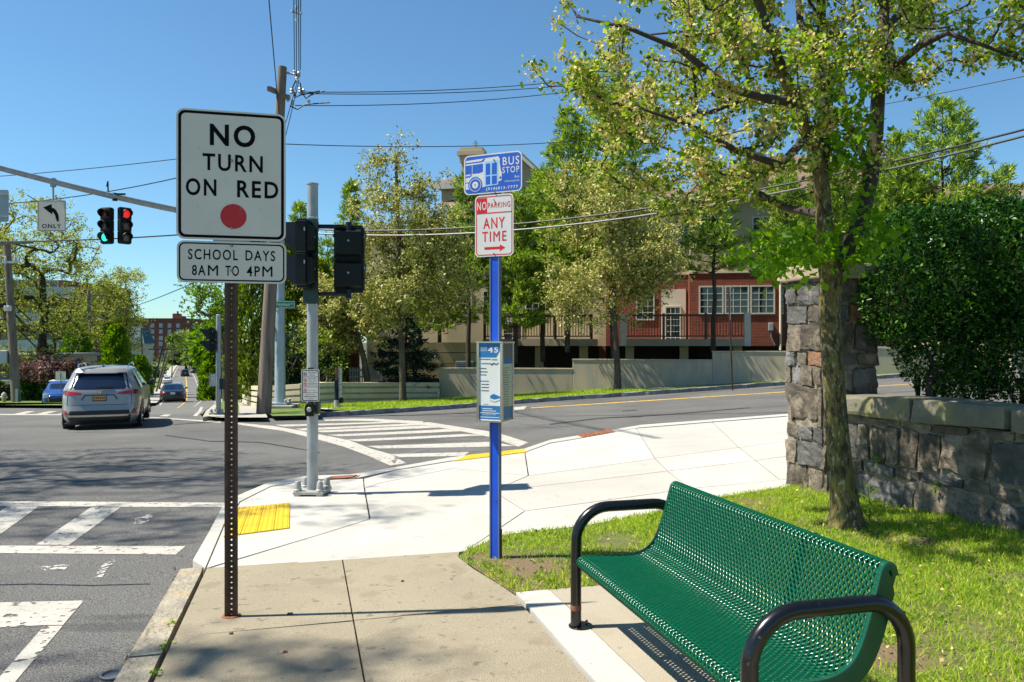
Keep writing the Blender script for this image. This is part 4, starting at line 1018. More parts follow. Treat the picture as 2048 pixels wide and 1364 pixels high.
def mast_pole():
    x, y = -8.03, 27.0; z0 = zg(x, y)-.02
    t = thing('signal_mast', 'tall galvanised signal mast with long arm over the road beside the wooden pole', 'signal mast', (x, y, z0))
    MB().box(-.55, .55, -.5, .5, -.15, .16).build('footing', 'far_walk', t, bevel=.02)
    MB().box(-.33, .33, -.33, .33, .18, .235).build('base_plate', 'galv_blue', t)
    for sx in (-1, 1):
        for sy in (-1, 1): MB().lathe([(.06, .161), (.06, .2), (.045, .24), (.05, .34), (.02, .36)], 10, (sx*.26, sy*.26, 0)).build('bolt_cover', 'cast_grey', t)
    MB().lathe([(.185, .236), (.17, 3.0), (.145, 7.0), (.02, 7.1)], 20).build('pole', 'galv_blue', t, smooth=True)
    tip = Vector((-5.9, -8.15, 6.95)); a0 = Vector((0, 0, 6.25))
    arm = lambda k: a0.lerp(tip, k)+Vector((0, 0, -.15*math.sin(math.pi*k)))
    MB().tube([arm(k/12) for k in range(13)], [.115-.05*k/12 for k in range(13)], 14).build('mast_arm', 'galv', t, smooth=True)
    MB().tube([(0, 0, 6.05), (0, 0, 6.5)], .2, 14).build('arm_collar', 'galv_blue', t)
    def onarm(px):
        best = min(np.linspace(0, 1, 400), key=lambda k: abs(CX+F*(x+arm(k).x)/(y+arm(k).y)-px)); return arm(best)
    # pair of traffic lights on one hanger
    h = onarm(229); d = y+h.y; px = lambda p: (p-229)/F*d
    hz = 1.6-(388-682)/F*d-z0
    g = MB(); g.tube([h, (h.x, h.y, hz)], .03, 8); g.box(h.x-.34, h.x+.30, h.y-.02, h.y+.02, hz-.03, hz+.02); g.tube([(h.x, h.y, h.z-.12), (h.x, h.y, h.z+.1)], .07, 10)
    g.build('hanger', 'signal_black', t, smooth=True)
    MB().tube([(h.x-.16, h.y-.06, h.z+.05), (h.x-.16, h.y-.08, hz+.35), (h.x-.2, h.y-.06, hz+.2)], .022, 6).build('cable_loop', 'signal_black', t)
    traffic_head(t, (h.x+px(210), h.y, hz-.42+.02), R(-14), 2).location.z = hz-.40
    o = traffic_head(t, (h.x+px(250), h.y+.02, hz-.40), R(52), 0)
    # left turn sign
    h = onarm(107); d = y+h.y; sc = F/d; zt = 1.6-(401-682)/sc-z0; s = 57/sc; hh = 62/sc
    MB().tube([(h.x, h.y, h.z-.02), (h.x, h.y, zt-.1)], .025, 8).build('sign_hanger', 'galv', t)
    MB().tube([(h.x, h.y, h.z-.14), (h.x, h.y, h.z+.09)], .075, 10).build('clamp', 'galv', t)
    c = (h.x-.02, zt-hh/2); p = plate('turn_only_sign', rrect(s, hh, .05, 5, *c), h.y-.035, h.y-.03, 'sign_white', t); q = h.y-.0365
    ring('border', rrect(s-.03, hh-.03, .04, 5, *c), rrect(s-.055, hh-.055, .03, 5, *c), q, 'sign_black', p)
    X = lambda f: c[0]-s/2+s*f
    Z = lambda f: zt-hh*f
    text('ONLY', X(.16), X(.83), Z(.90), Z(.76), q, 'sign_black', p, .02)
    pts = []
    for i in range(13): a = R(0+78*i/12); pts.append((X(.47)+s*.28*math.cos(a), Z(.60)+hh*.37*math.sin(a)))
    inn = [(X(.44)+s*.20*math.cos(R(78*i/12)), Z(.60)+hh*.25*math.sin(R(78*i/12))) for i in range(13)]
    for i in range(12): flat('arrow_shaft', [pts[i], pts[i+1], inn[i+1], inn[i]], q, 'sign_black', p)
    flat('arrow_head', [(X(.20), Z(.23)), (X(.50), Z(.12)), (X(.52), Z(.46))], q, 'sign_black', p)
    flat('arrow_shaft', [(X(.67), Z(.60)), (X(.75), Z(.60)), (X(.75), Z(.68)), (X(.67), Z(.68))], q, 'sign_black', p)
    # sign seen from behind near the end of the arm
    h = onarm(4); d = y+h.y; sc = F/d; zt = 1.6-(380-682)/sc-z0; hh = 64/sc; xc = h.x
    p = plate('sign_back', rrect(.62, hh, .05, 4, xc-.12, zt-hh/2), h.y-.03, h.y-.025, 'sign_back', t)
    for f in (.16, .84): MB().box(xc-.43, xc+.19, h.y-.055, h.y-.0305, zt-hh*f-.02, zt-hh*f+.02).build('rib', 'galv', t)
    MB().tube([(h.x-.1, h.y, h.z), (h.x-.1, h.y, zt-hh)], .025, 8).build('sign_hanger', 'galv', t)
    # street name plates and a narrow NO TURN ON RED plate on the pole
    zs = 1.6-(609-682)/(F/26.7)-z0; sc = F/26.7
    p = plate('street_name_sign', rrect(.76, .25, .03, 3, .20, zs), -.235, -.23, 'sign_green', t); q = -.2365
    ring('border', rrect(.75, .24, .03, 3, .20, zs), rrect(.72, .21, .02, 3, .20, zs), q, 'sign_white2', p)
    text('Weyman', -.13, .40, zs-.085, zs+.075, q, 'sign_white2', p, .012); text('Av', .435, .535, zs+.0, zs+.07, q, 'sign_white2', p, .012)
    o = plate('street_name_sign', rrect(.76, .42, .03, 3, 0, zs-.72), -.003, .003, 'sign_green', t); o.rotation_euler = (0, 0, R(72)); o.location = (-.28, -.1, 0)
    h = .76; zb = 1.6-(700-682)/sc-z0; w = .31
    p = plate('no_turn_plate', rrect(w, h, .03, 3, -.36, zb+h/2), -.20, -.195, 'sign_white', t); q = -.2015
    ring('border', rrect(w-.02, h-.02, .03, 3, -.36, zb+h/2), rrect(w-.035, h-.035, .02, 3, -.36, zb+h/2), q, 'sign_black', p)
    for i, (s_, ww) in enumerate((('NO', .11), ('TURN', .2), ('ON', .11), ('RED', .16))): text(s_, -.36-ww/2, -.36+ww/2, zb+h*(.78-.17*i), zb+h*(.90-.17*i), q, 'sign_black', p, .02)
    flat('red_disc', [(a, b) for a, b in disc(-.36, zb+h*.16, .06, 20)], q, 'sign_red', p)
    MB().box(-.37, -.1, -.194, -.17, zb+.3, zb+.36).build('sign_bracket', 'galv', t)
mast_pole()
def far_walk_pole():
    x, y = at(437, 829); t = thing('signal_pole', 'far galvanised walk signal pole half hidden behind the brown sign post', 'signal pole', (x, y, zg(x, y)), 0)
    sc = F/y; Z = lambda py: 1.6-(py-682)/sc-zg(x, y)
    ped_base(t, .08, 1.25)
    MB().lathe([(.075, .055), (.07, Z(630)), (.05, Z(629))], 16).build('pole', 'galv', t, smooth=True)
    walk_head(t, (-.06, -.17, Z(680)), R(10), .30)
    push_sign(t, -.14, Z(772), -.1, .20, Z(750)-Z(772)+.04, False)
    MB().box(.05, .16, -.06, .06, Z(778), Z(757)).build('wiring_box', 'signal_green', t)
far_walk_pole()
def button_post():
    x, y = at(674, 818); t = thing('push_button_post', 'short dark push button post in the far grass strip, sign seen edge on', 'push button post', (x, y, zg(x, y)), R(78))
    sc = F/y; Z = lambda py: 1.6-(py-682)/sc-zg(x, y)
    MB().lathe([(.10, -.05), (.10, Z(800))], 12).build('sleeve', 'cast_grey', t, smooth=True)
    MB().lathe([(.085, Z(800)), (.085, Z(764)), (.1, Z(764)), (.1, Z(760)), (.04, Z(758))], 12).build('pole', 'signal_blue', t, smooth=True)
    MB().lathe([(.055, Z(758)), (.055, Z(735))], 8).build('upper_pole', 'rail', t, smooth=True)
    push_sign(t, 0, Z(798), -.12, .26, Z(733)-Z(798), False)
    MB().box(-.09, .09, -.2, -.1, Z(806), Z(796)).build('push_button', 'signal_black', t, bevel=.02)
button_post()
def thin_pole():
    x, y = at(1465, 775); d = y; t = thing('sign_pole', 'thin dark pole with a narrow sign seen edge on before the stepped wall', 'sign post', (x, y, zg(x, y)))
    sc = F/d; Z = lambda py: 1.6-(py-682)/sc-zg(x, y)
    MB().beam((0, 0, -.1), (-.13, 0, Z(576)), .05, .05).build('pole', 'brown', t)
    o = plate('sign_panel', rrect(.31, Z(575)-Z(640), .03, 3, 0, (Z(575)+Z(640))/2), -.03, -.025, 'sign_back', t); o.rotation_euler = (0, 0, R(78)); o.location = (-.11, 0, 0)
thin_pole()

# ================================================================== PILLAR, WALL
def stone_mesh(w, h, d, seed, rough=.12):
    """irregular quarried block: rounded box with uneven faces"""
    r = np.random.default_rng(seed); b = bmesh.new(); bmesh.ops.create_cube(b, size=1.0)
    bmesh.ops.subdivide_edges(b, edges=b.edges[:], cuts=4, use_grid_fill=True)
    k = min(w, h)
    sh = r.normal(size=(2, 2, 2, 3))*.08
    for v in b.verts:
        c = np.array(v.co); t = c+.5
        o = sum(sh[i, j, q]*((t[0] if i else 1-t[0])*(t[1] if j else 1-t[1])*(t[2] if q else 1-t[2])) for i in (0, 1) for j in (0, 1) for q in (0, 1))
        out = np.abs(c).max()
        edge = sorted(np.abs(c))[1]
        c = c*(1-.05*min(max((edge-.2)/.3, 0), 1)**2)
        p = c*np.array([w, d, h])*1.03+o*np.array([k, d*.25, k])*.9+r.normal(size=3)*rough*k*.2
        v.co = p
    me = bpy.data.meshes.new('stone'); b.to_mesh(me); b.free()
    return me
_sid = [100]
def lay_stones(parent, o, ax, H, L, rows, thick=.16, gap=.022, mats=('stone',)*9+('stone_grey', 'stone_grey', 'stone_red'), proud=.0, bottom=None):
    """courses of single stones on the face starting at o along ax (unit, horizontal); the face looks to the left of -normal"""
    ax = Vector(ax).normalized(); nr = Vector((ax.y, -ax.x, 0)); z = 0.0
    for (h, ws) in rows:
        tot = sum(ws); x = 0
        for w in ws:
            ww = w/tot*L; _sid[0] += 1
            hh = h*(1 if random.random() < .7 else .94)
            me = stone_mesh(ww-gap, hh-gap, thick, _sid[0])
            s = link('stone', me, random.choice(mats), parent)
            c = Vector(o)+ax*(x+ww/2)+Vector((0, 0, z+h/2))-nr*(thick*.5-.045-proud-random.uniform(-.012, .016))
            s.location = c-Vector(parent.location); s.rotation_euler = (random.uniform(-.03, .03), random.uniform(-.05, .05), math.atan2(ax.y, ax.x)+random.uniform(-.03, .03))
            x += ww
        z += h
def pillar_and_wall():
    A = to_xy(5.25, 7.70); zb = zg(*A)-.12
    t = thing('stone_pillar', 'tall square fieldstone pillar with a tan capstone behind the tree', 'pillar', (A[0], A[1], zb))
    W_ = .64; u = Vector((CU[0], CU[1], 0)); v = Vector((CV[0], CV[1], 0)); o = Vector((A[0], A[1], zb))
    c = o+u*W_/2-v*W_/2; H = 2.26-zb
    q = [c+u*a*(W_/2-.004)+v*b*(W_/2-.004) for a, b in ((-1,-1),(1,-1),(1,1),(-1,1))]
    m = MB(); m.add([p for p in q]+[p+Vector((0, 0, H)) for p in q], [(0,3,2,1),(4,5,6,7),(0,1,5,4),(1,2,6,5),(2,3,7,6),(3,0,4,7)]); m.build('mortar_core', 'mortar', t, world=True)
    rows = [(.36, [2.1, 1.2]), (.27, [.7, 1.6]), (.16, [1, 1.2, .8]), (.42, [3, .2]), (.20, [.5, .9, 1.1, .8]), (.16, [.9, 1, 1.2]), (.30, [1, 1.4]), (.19, [1.6, 1]), (.26, [.8, 1.6])]
    sc = H/sum(r[0] for r in rows); rows = [(r[0]*sc, [max(x, .45) for x in r[1]]) for r in rows]
    lay_stones(t, o, -v, H, W_, rows, proud=-.02)                                           # sunny left side
    rows2 = [(r[0], [random.uniform(.6, 1.6) for _ in range(2)]) for r in rows]
    lay_stones(t, o-v*W_, u, H, W_, rows2, proud=-.02); lay_stones(t, o-v*W_+u*W_, v, H, W_, rows2, proud=-.02); lay_stones(t, o+u*W_, -u, H, W_, rows2, proud=-.02)
    m = MB(); cp = [c+u*a*(W_/2+.085)+v*b*(W_/2+.085) for a, b in ((-1,-1),(1,-1),(1,1),(-1,1))]
    m.add([p+Vector((0, 0, H)) for p in cp]+[p+Vector((0, 0, H+.16)) for p in cp], [(0,3,2,1),(4,5,6,7),(0,1,5,4),(1,2,6,5),(2,3,7,6),(3,0,4,7)]); m.build('capstone', 'cap', t, world=True, bevel=.015)
    # low wall running towards the camera
    B = Vector((*to_xy(5.36, 7.02), 0)); zb = zg(B.x, B.y)-.15
    t = thing('stone_wall', 'low rubble stone wall with heavy grey coping under the hedge', 'stone wall', (B.x, B.y, zb))
    L = 5.2; th = .46; e = -v+u*.105; e.normalize(); nr = Vector((-e.y, e.x, 0)); nr = nr if nr.x > 0 else -nr
    b0 = Vector((B.x, B.y, zb)); H = 1.05-.19-zb
    q = [b0+nr*.0, b0+e*L+nr*.0, b0+e*L+nr*th, b0+nr*th]
    m = MB(); m.add(q+[p+Vector((0, 0, H)) for p in q], [(0,3,2,1),(4,5,6,7),(0,1,5,4),(1,2,6,5),(2,3,7,6),(3,0,4,7)]); m.build('mortar_core', 'mortar', t, world=True)
    def r(n, a=.6, b=1.5): return [random.uniform(a, b) for _ in range(n)]
    rows = [(.40, [.6, 1.1, 1.5, .9, 1.4, 1.2, 1, 1.3]), (.11, [.3, .25, .5, .4, .6, .35, .8, .5, .7, .6, .8, .6, .7]), (.34, [.24, .16, .2, .26, .2, .26, .3, .62, .5, .4, .7, .5, .6, .4, .6, .7]), (.08, r(14))]
    sc = H/sum(x[0] for x in rows); rows = [(x[0]*sc, x[1]) for x in rows]
    lay_stones(t, b0, e, H, L, rows, thick=.2, gap=.020, proud=-.02, mats=('stone',)*7+('stone_grey', 'stone_grey'))
    k = 0; x = -.02
    for ln in (1.02, .95, 1.2, 1.1, 1.0):
        me = stone_mesh(ln-.018, .20, th+.14, 900+k, .05); k += 1; s = link('coping_stone', me, 'coping', t)
        s.location = b0+e*(x+ln/2)+nr*(th/2-.01)+Vector((0, 0, H+.095))-Vector(t.location); s.rotation_euler = (0, 0, math.atan2(e.y, e.x)); x += ln
    # small weeds rooted in the joints
    for i, (a, z) in enumerate(((.62, .58), (1.28, .42), (1.42, .20))):
        c = np.array(b0+e*a+Vector((-.05, 0, z)))
        w = leaves('weed', c+rng.normal(size=(14, 3))*[.02, .03, .03], .045, 'young_leaf', None, .6, kind=None)
        tag(w, ('tiny green weed in the upper joint of the rubble wall', 'small weed below the big smooth stone of the wall', 'low weed at the wall end near the picture edge')[i], 'weed')
pillar_and_wall()

# ================================================================== BUILDINGS
def window(parent, x, z, w, h, y, nx=3, nz=4, blind=False, frame='white_trim', pane='glass', d=.07, loc=(0, 0, 0)):
    """window set in a wall facing -y: frame with its panes behind glazing bars"""
    m = MB(); f = .07; m.box(x-w/2, x+w/2, y-.05, y+d, z, z+f); m.box(x-w/2, x+w/2, y-.05, y+d, z+h-f, z+h)
    m.box(x-w/2, x-w/2+f, y-.05, y+d, z+f, z+h-f); m.box(x+w/2-f, x+w/2, y-.05, y+d, z+f, z+h-f)
    fr = m.build('window', frame, parent)
    gw, gh = (w-2*f)/nx, (h-2*f)/nz
    if nx > 1 or nz > 1:
        m = MB()
        for i in range(1, nx): xx = x-w/2+f+gw*i; m.box(xx-.016, xx+.016, y-.036, y-.012, z+f, z+h-f)
        for k in range(1, nz): zz_ = z+f+gh*k; m.box(x-w/2+f, x+w/2-f, y-.0375, y-.0105, zz_-.016, zz_+.016)
        m.build('glazing_bars', frame, fr)['kind'] = 'stuff'
    MB().box(x-w/2+f, x+w/2-f, y-.018, y-.008, z+f, z+h-f).build('pane', pane, fr)
    if blind: MB().box(x-w/2+f+.02, x+w/2-f-.02, y-.03, y-.02, z+h*.35, z+h-f).build('blind', 'blind', fr)
    return fr
def townhouse():
    D = 40.0; sc = F/D
    X = lambda px, d=D: (px-CX)/F*d
    Z = lambda py, d=D: 1.6-(py-682)/F*d
    t = thing('townhouse', 'long beige stucco and red brick townhouse with brown decks across the side street', 'townhouse', (X(880), D, -.8))
    def B(m, n, mat, par=None, **k): return m.build(n, mat, par or t, world=True, **k)
    eave = Z(398); zdk = Z(692)
    # basement set back behind the decks, garage darkness painted on it; upper beige block with real window openings closed by frames
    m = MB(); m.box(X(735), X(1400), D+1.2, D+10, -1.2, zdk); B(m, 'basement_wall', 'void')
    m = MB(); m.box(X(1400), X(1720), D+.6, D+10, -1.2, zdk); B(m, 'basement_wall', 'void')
    m = MB(); m.box(X(880), X(1389), D, D+10, zdk, eave); B(m, 'stucco_wall', 'stucco')
    m = MB(); m.box(X(670), X(880), D+2.2, D+10, -1.0, eave-1); B(m, 'stucco_wall', 'stucco')
    yb = D-1.1; kx = lambda px: X(px, yb); kz = lambda py: Z(py, yb)
    m = MB(); m.box(kx(1391), kx(1800), yb, D+10, kz(545), eave); B(m, 'stucco_wall', 'stucco')
    m = MB(); m.box(kx(1389), kx(1800), yb-.06, D+9.9, kz(692), kz(547)); B(m, 'brick_wall', 'brick')
    m = MB(); m.box(X(1215), X(1388), D-.06, D+.3, zdk, Z(548)); B(m, 'brick_wall', 'brick')
    m = MB(); m.box(kx(1387), kx(1800), yb-.11, yb+.1, kz(547), kz(543)); m.box(X(1212), X(1387), D-.1, D+.1, Z(549), Z(545)); B(m, 'string_course', 'trim')['kind'] = 'stuff'
    m = MB(); m.box(kx(1215)-.2, kx(1220), D-.3, D+.2, zdk-2.5, zdk); B(m, 'brick_pier', 'brick')
    # windows and doors
    def win(px0, px1, py0, py1, y, **k):
        x0, x1 = (px0-CX)/F*y, (px1-CX)/F*y; z0, z1 = 1.6-(py1-682)/F*y, 1.6-(py0-682)/F*y; l = t.location
        return window(t, (x0+x1)/2-l.x, z0-l.z, x1-x0, z1-z0, y-l.y, **k)
    for a, b in ((1408, 1456), (1458, 1505), (1507, 1554)): win(a, b, 572, 629, yb-.07)
    for a, b in ((1562, 1600), (1640, 1690)): win(a, b, 572, 629, yb-.07)
    win(1409, 1450, 436, 491, yb-.01, nz=4); win(1510, 1552, 436, 491, yb-.01); win(1620, 1660, 436, 491, yb-.01)
    win(1352, 1386, 449, 496, D-.01, nx=2, nz=3); win(1276, 1313, 583, 640, D-.07); win(1334, 1366, 612, 690, D-.16, nx=3, nz=6)
    win(1180, 1214, 446, 496, D-.01); win(1275, 1308, 449, 496, D-.01, nx=2, nz=3)
    win(958, 980, 576, 629, D-.01, nx=2); win(1002, 1042, 580, 690, D-.01, nx=2, nz=5, blind=True); win(1048, 1092, 577, 630, D-.01); win(1060, 1090, 444, 490, D-.01, pane='far_glass'); win(1130, 1170, 577, 630, D-.01); win(905, 935, 577, 629, D-.01); win(905, 935, 444, 490, D-.01)
    m = MB(); m.box(X(1326), X(1374), D-.14, D-.062, zdk, Z(578)); B(m, 'door_surround', 'trim')
    # decks: slab, posts, rail, balusters
    def deck(px0, px1, yf, cols):
        x0, x1 = (px0-CX)/F*yf, (px1-CX)/F*yf; q = lambda py: 1.6-(py-682)/F*yf
        B(MB().box(x0, x1, yf, D-.08, q(692), q(678)), 'deck_slab', 'deck')
        n = int((x1-x0)/.135)
        B(MB().box(x0+.05, x1-.05, yf+.03, yf+.1, q(632), q(628)), 'top_rail', 'rail'); B(MB().box(x0+.05, x1-.05, yf+.04, yf+.09, q(673.5), q(671)), 'bottom_rail', 'rail')
        m = MB()
        for i in range(n): xx = x0+.1+i*.135; m.box(xx-.018, xx+.018, yf+.05, yf+.08, q(671), q(632))
        B(m, 'balusters', 'rail')['kind'] = 'stuff'
        for k in range(4): xx = x0+.08+(x1-x0-.16)*k/3; B(MB().box(xx-.06, xx+.06, yf+.01, yf+.13, q(678), q(626)), 'rail_post', 'rail')
        for px in cols: xx = (px-CX)/F*yf; B(MB().box(xx-.14, xx+.14, yf-.02, yf+.3, q(692), q(626)), 'deck_column', 'white_trim')
        for px in (px0+18, (px0+px1)/2, px1-22): xx = (px-CX)/F*yf; B(MB().box(xx-.2, xx+.2, yf+.6, yf+1, -1.3, q(692)), 'deck_pier', 'terrace')
        return q
    deck(985, 1216, 36.4, ()); deck(1275, 1531, 36.0, (1281, 1525))
    # roofs
    def hip(x0, x1, y0, y1, ze, zr, mat='shingle', over=.5):
        x0 -= over; x1 += over; y0 -= over; y1 += over; h = (y1-y0)/2; m = MB()
        vs = [(x0, y0, ze), (x1, y0, ze), (x1, y1, ze), (x0, y1, ze), (x0+h*.7, (y0+y1)/2, zr), (x1-h*.7, (y0+y1)/2, zr)]
        m.add(vs, [(0, 1, 5, 4), (1, 2, 5), (2, 3, 4, 5), (3, 0, 4), (3, 2, 1, 0)]); o = B(m, 'roof', mat)
        B(MB().box(x0-.02, x1+.02, y0-.04, y0+.04, ze-.32, ze-.002), 'fascia', 'white_trim'); return o
    hip(X(880), X(1389), D, D+10, eave, Z(300)); hip(kx(1391), kx(1800), yb, D+9, eave+.02, Z(285))
    hip(X(882, 43)-.2, X(985, 43), D+.5, D+8, Z(371, 43), Z(316, 44)); B(MB().box(X(882, 43)-.2, X(985, 43), D+.5, D+8, eave, Z(374, 43)), 'stucco_wall', 'stucco')
    # gable with white verge over the left block
    gx0, gx1, ga = X(1000), X(1085), X(1028); m = MB(); y = D-.3
    m.add([(gx0, y, Z(400)), (gx1, y, Z(400)), (gx1, y, Z(345)), (ga+.3, y, Z(300)), (gx0, y, Z(345)), (gx0, y+6, Z(400)), (gx1, y+6, Z(400)), (gx1, y+6, Z(345)), (ga+.3, y+6, Z(300)), (gx0, y+6, Z(345))],
          [(0, 1, 2, 3, 4), (0, 5, 6, 1), (9, 8, 7, 6, 5), (4, 9, 5, 0), (1, 6, 7, 2)]); B(m, 'gable', 'stucco')
    for a, b in (((gx0-.3, Z(352)), (ga+.3, Z(297))), ((ga+.3, Z(297)), (gx1+.3, Z(352)))):
        m = MB(); m.beam((a[0], y-.2, a[1]), (b[0], y-.2, b[1]), .12, .26); B(m, 'verge_board', 'white_trim')
        m = MB(); m.add([(a[0], y-.3, a[1]+.14), (b[0], y-.3, b[1]+.14), (b[0], y+6, b[1]+.14), (a[0], y+6, a[1]+.14)], [(0, 1, 2, 3)]); B(m, 'gable_roof', 'shingle')
    g2 = X(1790); m = MB()
    # gable over the right block
    for gpx in (1500, 1780):
        yy = yb-.1; a0, a1, am = kx(gpx-60), kx(gpx+60), kx(gpx)
        m = MB(); m.add([(a0, yy, eave-.2), (a1, yy, eave-.2), (am, yy, eave+1.5), (a0, yy+6, eave-.2), (a1, yy+6, eave-.2), (am, yy+6, eave+1.5)], [(0, 1, 2), (3, 5, 4), (0, 3, 4, 1)]); B(m, 'gable', 'stucco')
        for s_, e_ in (((a0-.3, eave-.4), (am, eave+1.65)), ((am, eave+1.65), (a1+.3, eave-.4))):
            m = MB(); m.add([(s_[0], yy-.3, s_[1]), (e_[0], yy-.3, e_[1]), (e_[0], yy+6, e_[1]), (s_[0], yy+6, s_[1])], [(0, 1, 2, 3)]); r = B(m, 'gable_roof', 'shingle'); md = r.modifiers.new('t', 'SOLIDIFY'); md.thickness = .14
    # chimney with a steel flue
    cx0, cx1 = X(918, 44)-.35, X(958, 44)-.35; y0 = D+2; Zc = lambda py: Z(py, 44.2)
    m = MB(); m.box(cx0, cx1, y0, y0+1.0, Zc(400), Zc(318)); ch = B(m, 'chimney', 'stucco')
    for a, b, o in ((325, 312, .1), (312, 304, .22), (304, 296, .08)): B(MB().box(cx0-o, cx1+o, y0-o, y0+1+o, Zc(a), Zc(b)), 'chimney_course', 'stucco')
    fl = MB().lathe([(.12, 0), (.12, .25), (.17, .26), (.17, .4), (.1, .42), (.1, .5)], 12, ((cx0+cx1)/2+.1, y0+.5, Zc(296))); B(fl, 'flue', 'stainless', smooth=True)
    # meter box and downpipe on the brick
    B(MB().box(kx(1540), kx(1549), yb-.3, yb-.062, kz(662), kz(646)), 'meter_box', 'sign_back', bevel=.03)
    B(MB().tube([(kx(1545), yb-.12, kz(662)), (kx(1546), yb-.1, kz(676)), (kx(1553), yb-.1, kz(690))], .03, 6), 'conduit', 'sign_back')
    B(MB().tube([(kx(1563), yb-.14, kz(700)), (kx(1563), yb-.14, eave)], .06, 8), 'downpipe', 'trim')
    a = R(-10); px_, py_ = 6.0, D; l = Vector(t.location); dx, dy = l.x-px_, l.y-py_
    t.rotation_euler = (0, 0, a); t.location = (px_+dx*math.cos(a)-dy*math.sin(a), py_+.6+dx*math.sin(a)+dy*math.cos(a), l.z)
townhouse()
def side_house():
    D = 46.; x0 = (1975-CX)/F*D; Z = lambda py: 1.6-(py-682)/F*D
    t = thing('house', 'beige house with brown shingle roof behind the dark hedge at the picture edge', 'house', (x0, D, 0))
    MB().box(0, 14, 0, 9, 0, Z(396)).build('stucco_wall', 'stucco', t)
    m = MB(); z0, z1 = Z(394), Z(336); m.add([(-4.5, -.5, z0), (15, -.5, z0), (15, 9.5, z0), (-4.5, 9.5, z0), (-2, 4.5, z1), (13, 4.5, z1)], [(0,1,5,4), (1,2,5), (2,3,4,5), (3,0,4), (3,2,1,0)]); m.build('roof', 'shingle', t)
    MB().box(-4.5, 15, -.56, -.505, z0-.25, z0).build('fascia', 'white_trim', t)
    MB().box(1.3, 1.75, -.2, -.002, 0, z0-.26).build('corner_board', 'white_trim', t)
    window(t, 3.2, Z(470), 1.4, 1.6, -.01)
    MB().tube([(-.9, 4.5, z1-.3), (-.9, 4.5, z1+.85)], [.06, .015], 8).build('roof_finial', 'condenser', t)
side_house()
def retaining_walls():
    # stepped grey wall: three level runs, each a panel of its own
    p = [(878, 33.6), (1145, 32.9), (1425, 31.9), (1600, 31.3), (1950, 30.9)]; tops = [738.5, 721, 704.5, 698]
    Q = [((px-CX)/F*d, d) for px, d in p]
    t = thing('retaining_wall', 'grey concrete retaining wall stepping up the side street', 'retaining wall', (Q[0][0], Q[0][1], -.9))
    for i in range(4):
        a, b = Vector(Q[i]), Vector(Q[i+1]); e = (b-a).normalized(); n = Vector((-e.y, e.x)); dm = (Q[i][1]+Q[i+1][1])/2
        zt = 1.6-(tops[i]-682)/F*dm
        a = a+e*.004; m = MB(); q = [a, b, b+n*.3, a+n*.3]
        m.add([(v.x, v.y, -1.4) for v in q]+[(v.x, v.y, zt) for v in q], [(0,3,2,1),(4,5,6,7),(0,1,5,4),(1,2,6,5),(2,3,7,6),(3,0,4,7)])
        m.build('wall_panel', 'ret_wall', t, world=True, bevel=.015)
        q = [a-n*.025-e*.02, b-n*.025, b+n*.325, a+n*.325-e*.02]; m = MB()
        m.add([(v.x, v.y, zt+.002) for v in q]+[(v.x, v.y, zt+.05) for v in q], [(0,3,2,1),(4,5,6,7),(0,1,5,4),(1,2,6,5),(2,3,7,6),(3,0,4,7)]); m.build('coping', 'ret_wall', t, world=True)
    # banded beige wall curving round the corner
    pts = [(878, 33.3, 765, 801), (800, 32.6, 765, 805), (720, 31.3, 765, 810), (650, 29.9, 764.5, 814), (600, 29.3, 768, 816), (545, 29.6, 772, 814), (515, 31.5, 772, 808), (497, 34.5, 771, 803), (483, 39, 768, 797)]
    G = [((px-CX)/F*d, d, 1.6-(a-682)/F*d) for px, d, a, b in pts]
    t = thing('banded_wall', 'low beige concrete wall with recessed horizontal bands curving round the corner', 'garden wall', (G[4][0], G[4][1], -1.2))
    fine = []
    for i in range(len(G)-1):
        for k in range(4): fine.append(Vector(G[i]).lerp(Vector(G[i+1]), k/4))
    fine.append(Vector(G[-1]))
    def run(z_of, off, name, mat):
        m = MB()
        for i, p in enumerate(fine):
            a = fine[max(i-1, 0)]; b = fine[min(i+1, len(fine)-1)]; e = (b-a).to_2d().normalized(); n = Vector((-e.y, e.x))   # towards the street
            z0, z1 = z_of(p)
            for s_ in (off, -.35): 
                for z in (z0, z1): m.v.append((p.x+n.x*s_, p.y+n.y*s_, z))
        for i in range(len(fine)-1):
            k = 4*i
            m.f += [(k, k+1, k+5, k+4), (k+1, k+3, k+7, k+5), (k+3, k+2, k+6, k+7), (k+2, k, k+4, k+6)]
        m.f += [(0, 2, 3, 1), (len(m.v)-4, len(m.v)-3, len(m.v)-1, len(m.v)-2)]
        m.build(name, mat, t, world=True)
    for k in range(4): run(lambda p: (p.z-.235*(k+1)+.075, p.z-.235*k), .06+.004*k, 'band', 'band_wall')
    run(lambda p: (-1.6, p.z-.03), -.07, 'wall_core', 'band_wall')
    # ochre terrace behind it, shadow bands painted into its two joints
    D = 36.6; X = lambda px: (px-CX)/F*D
    Z = lambda py: 1.6-(py-682)/F*D
    t = thing('terrace_wall', 'ochre terrace wall with joints painted shadow-dark behind the young spruce', 'terrace wall', (X(735), D, -1))
    zs = [(757, 728.5), (727, 706), (704.5, 685)]
    for i, (a, b) in enumerate(zs): MB().box(X(735), X(978)-.1*i, D+.03*i, D+2.5, Z(a), Z(b)).build('band', 'terrace', t, world=True)
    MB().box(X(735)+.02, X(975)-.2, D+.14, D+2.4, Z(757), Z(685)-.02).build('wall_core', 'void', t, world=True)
    # brick piece and white picket fence to its left
    D = 37.5; t = thing('brick_garden_wall', 'short red brick wall standing behind the shrubs at the corner', 'brick wall', (X(676), D, -1)); MB().box((672-CX)/F*D, (716-CX)/F*D, D, D+.4, -1.5, Z(660)).build('brickwork', 'brick', t, world=True)
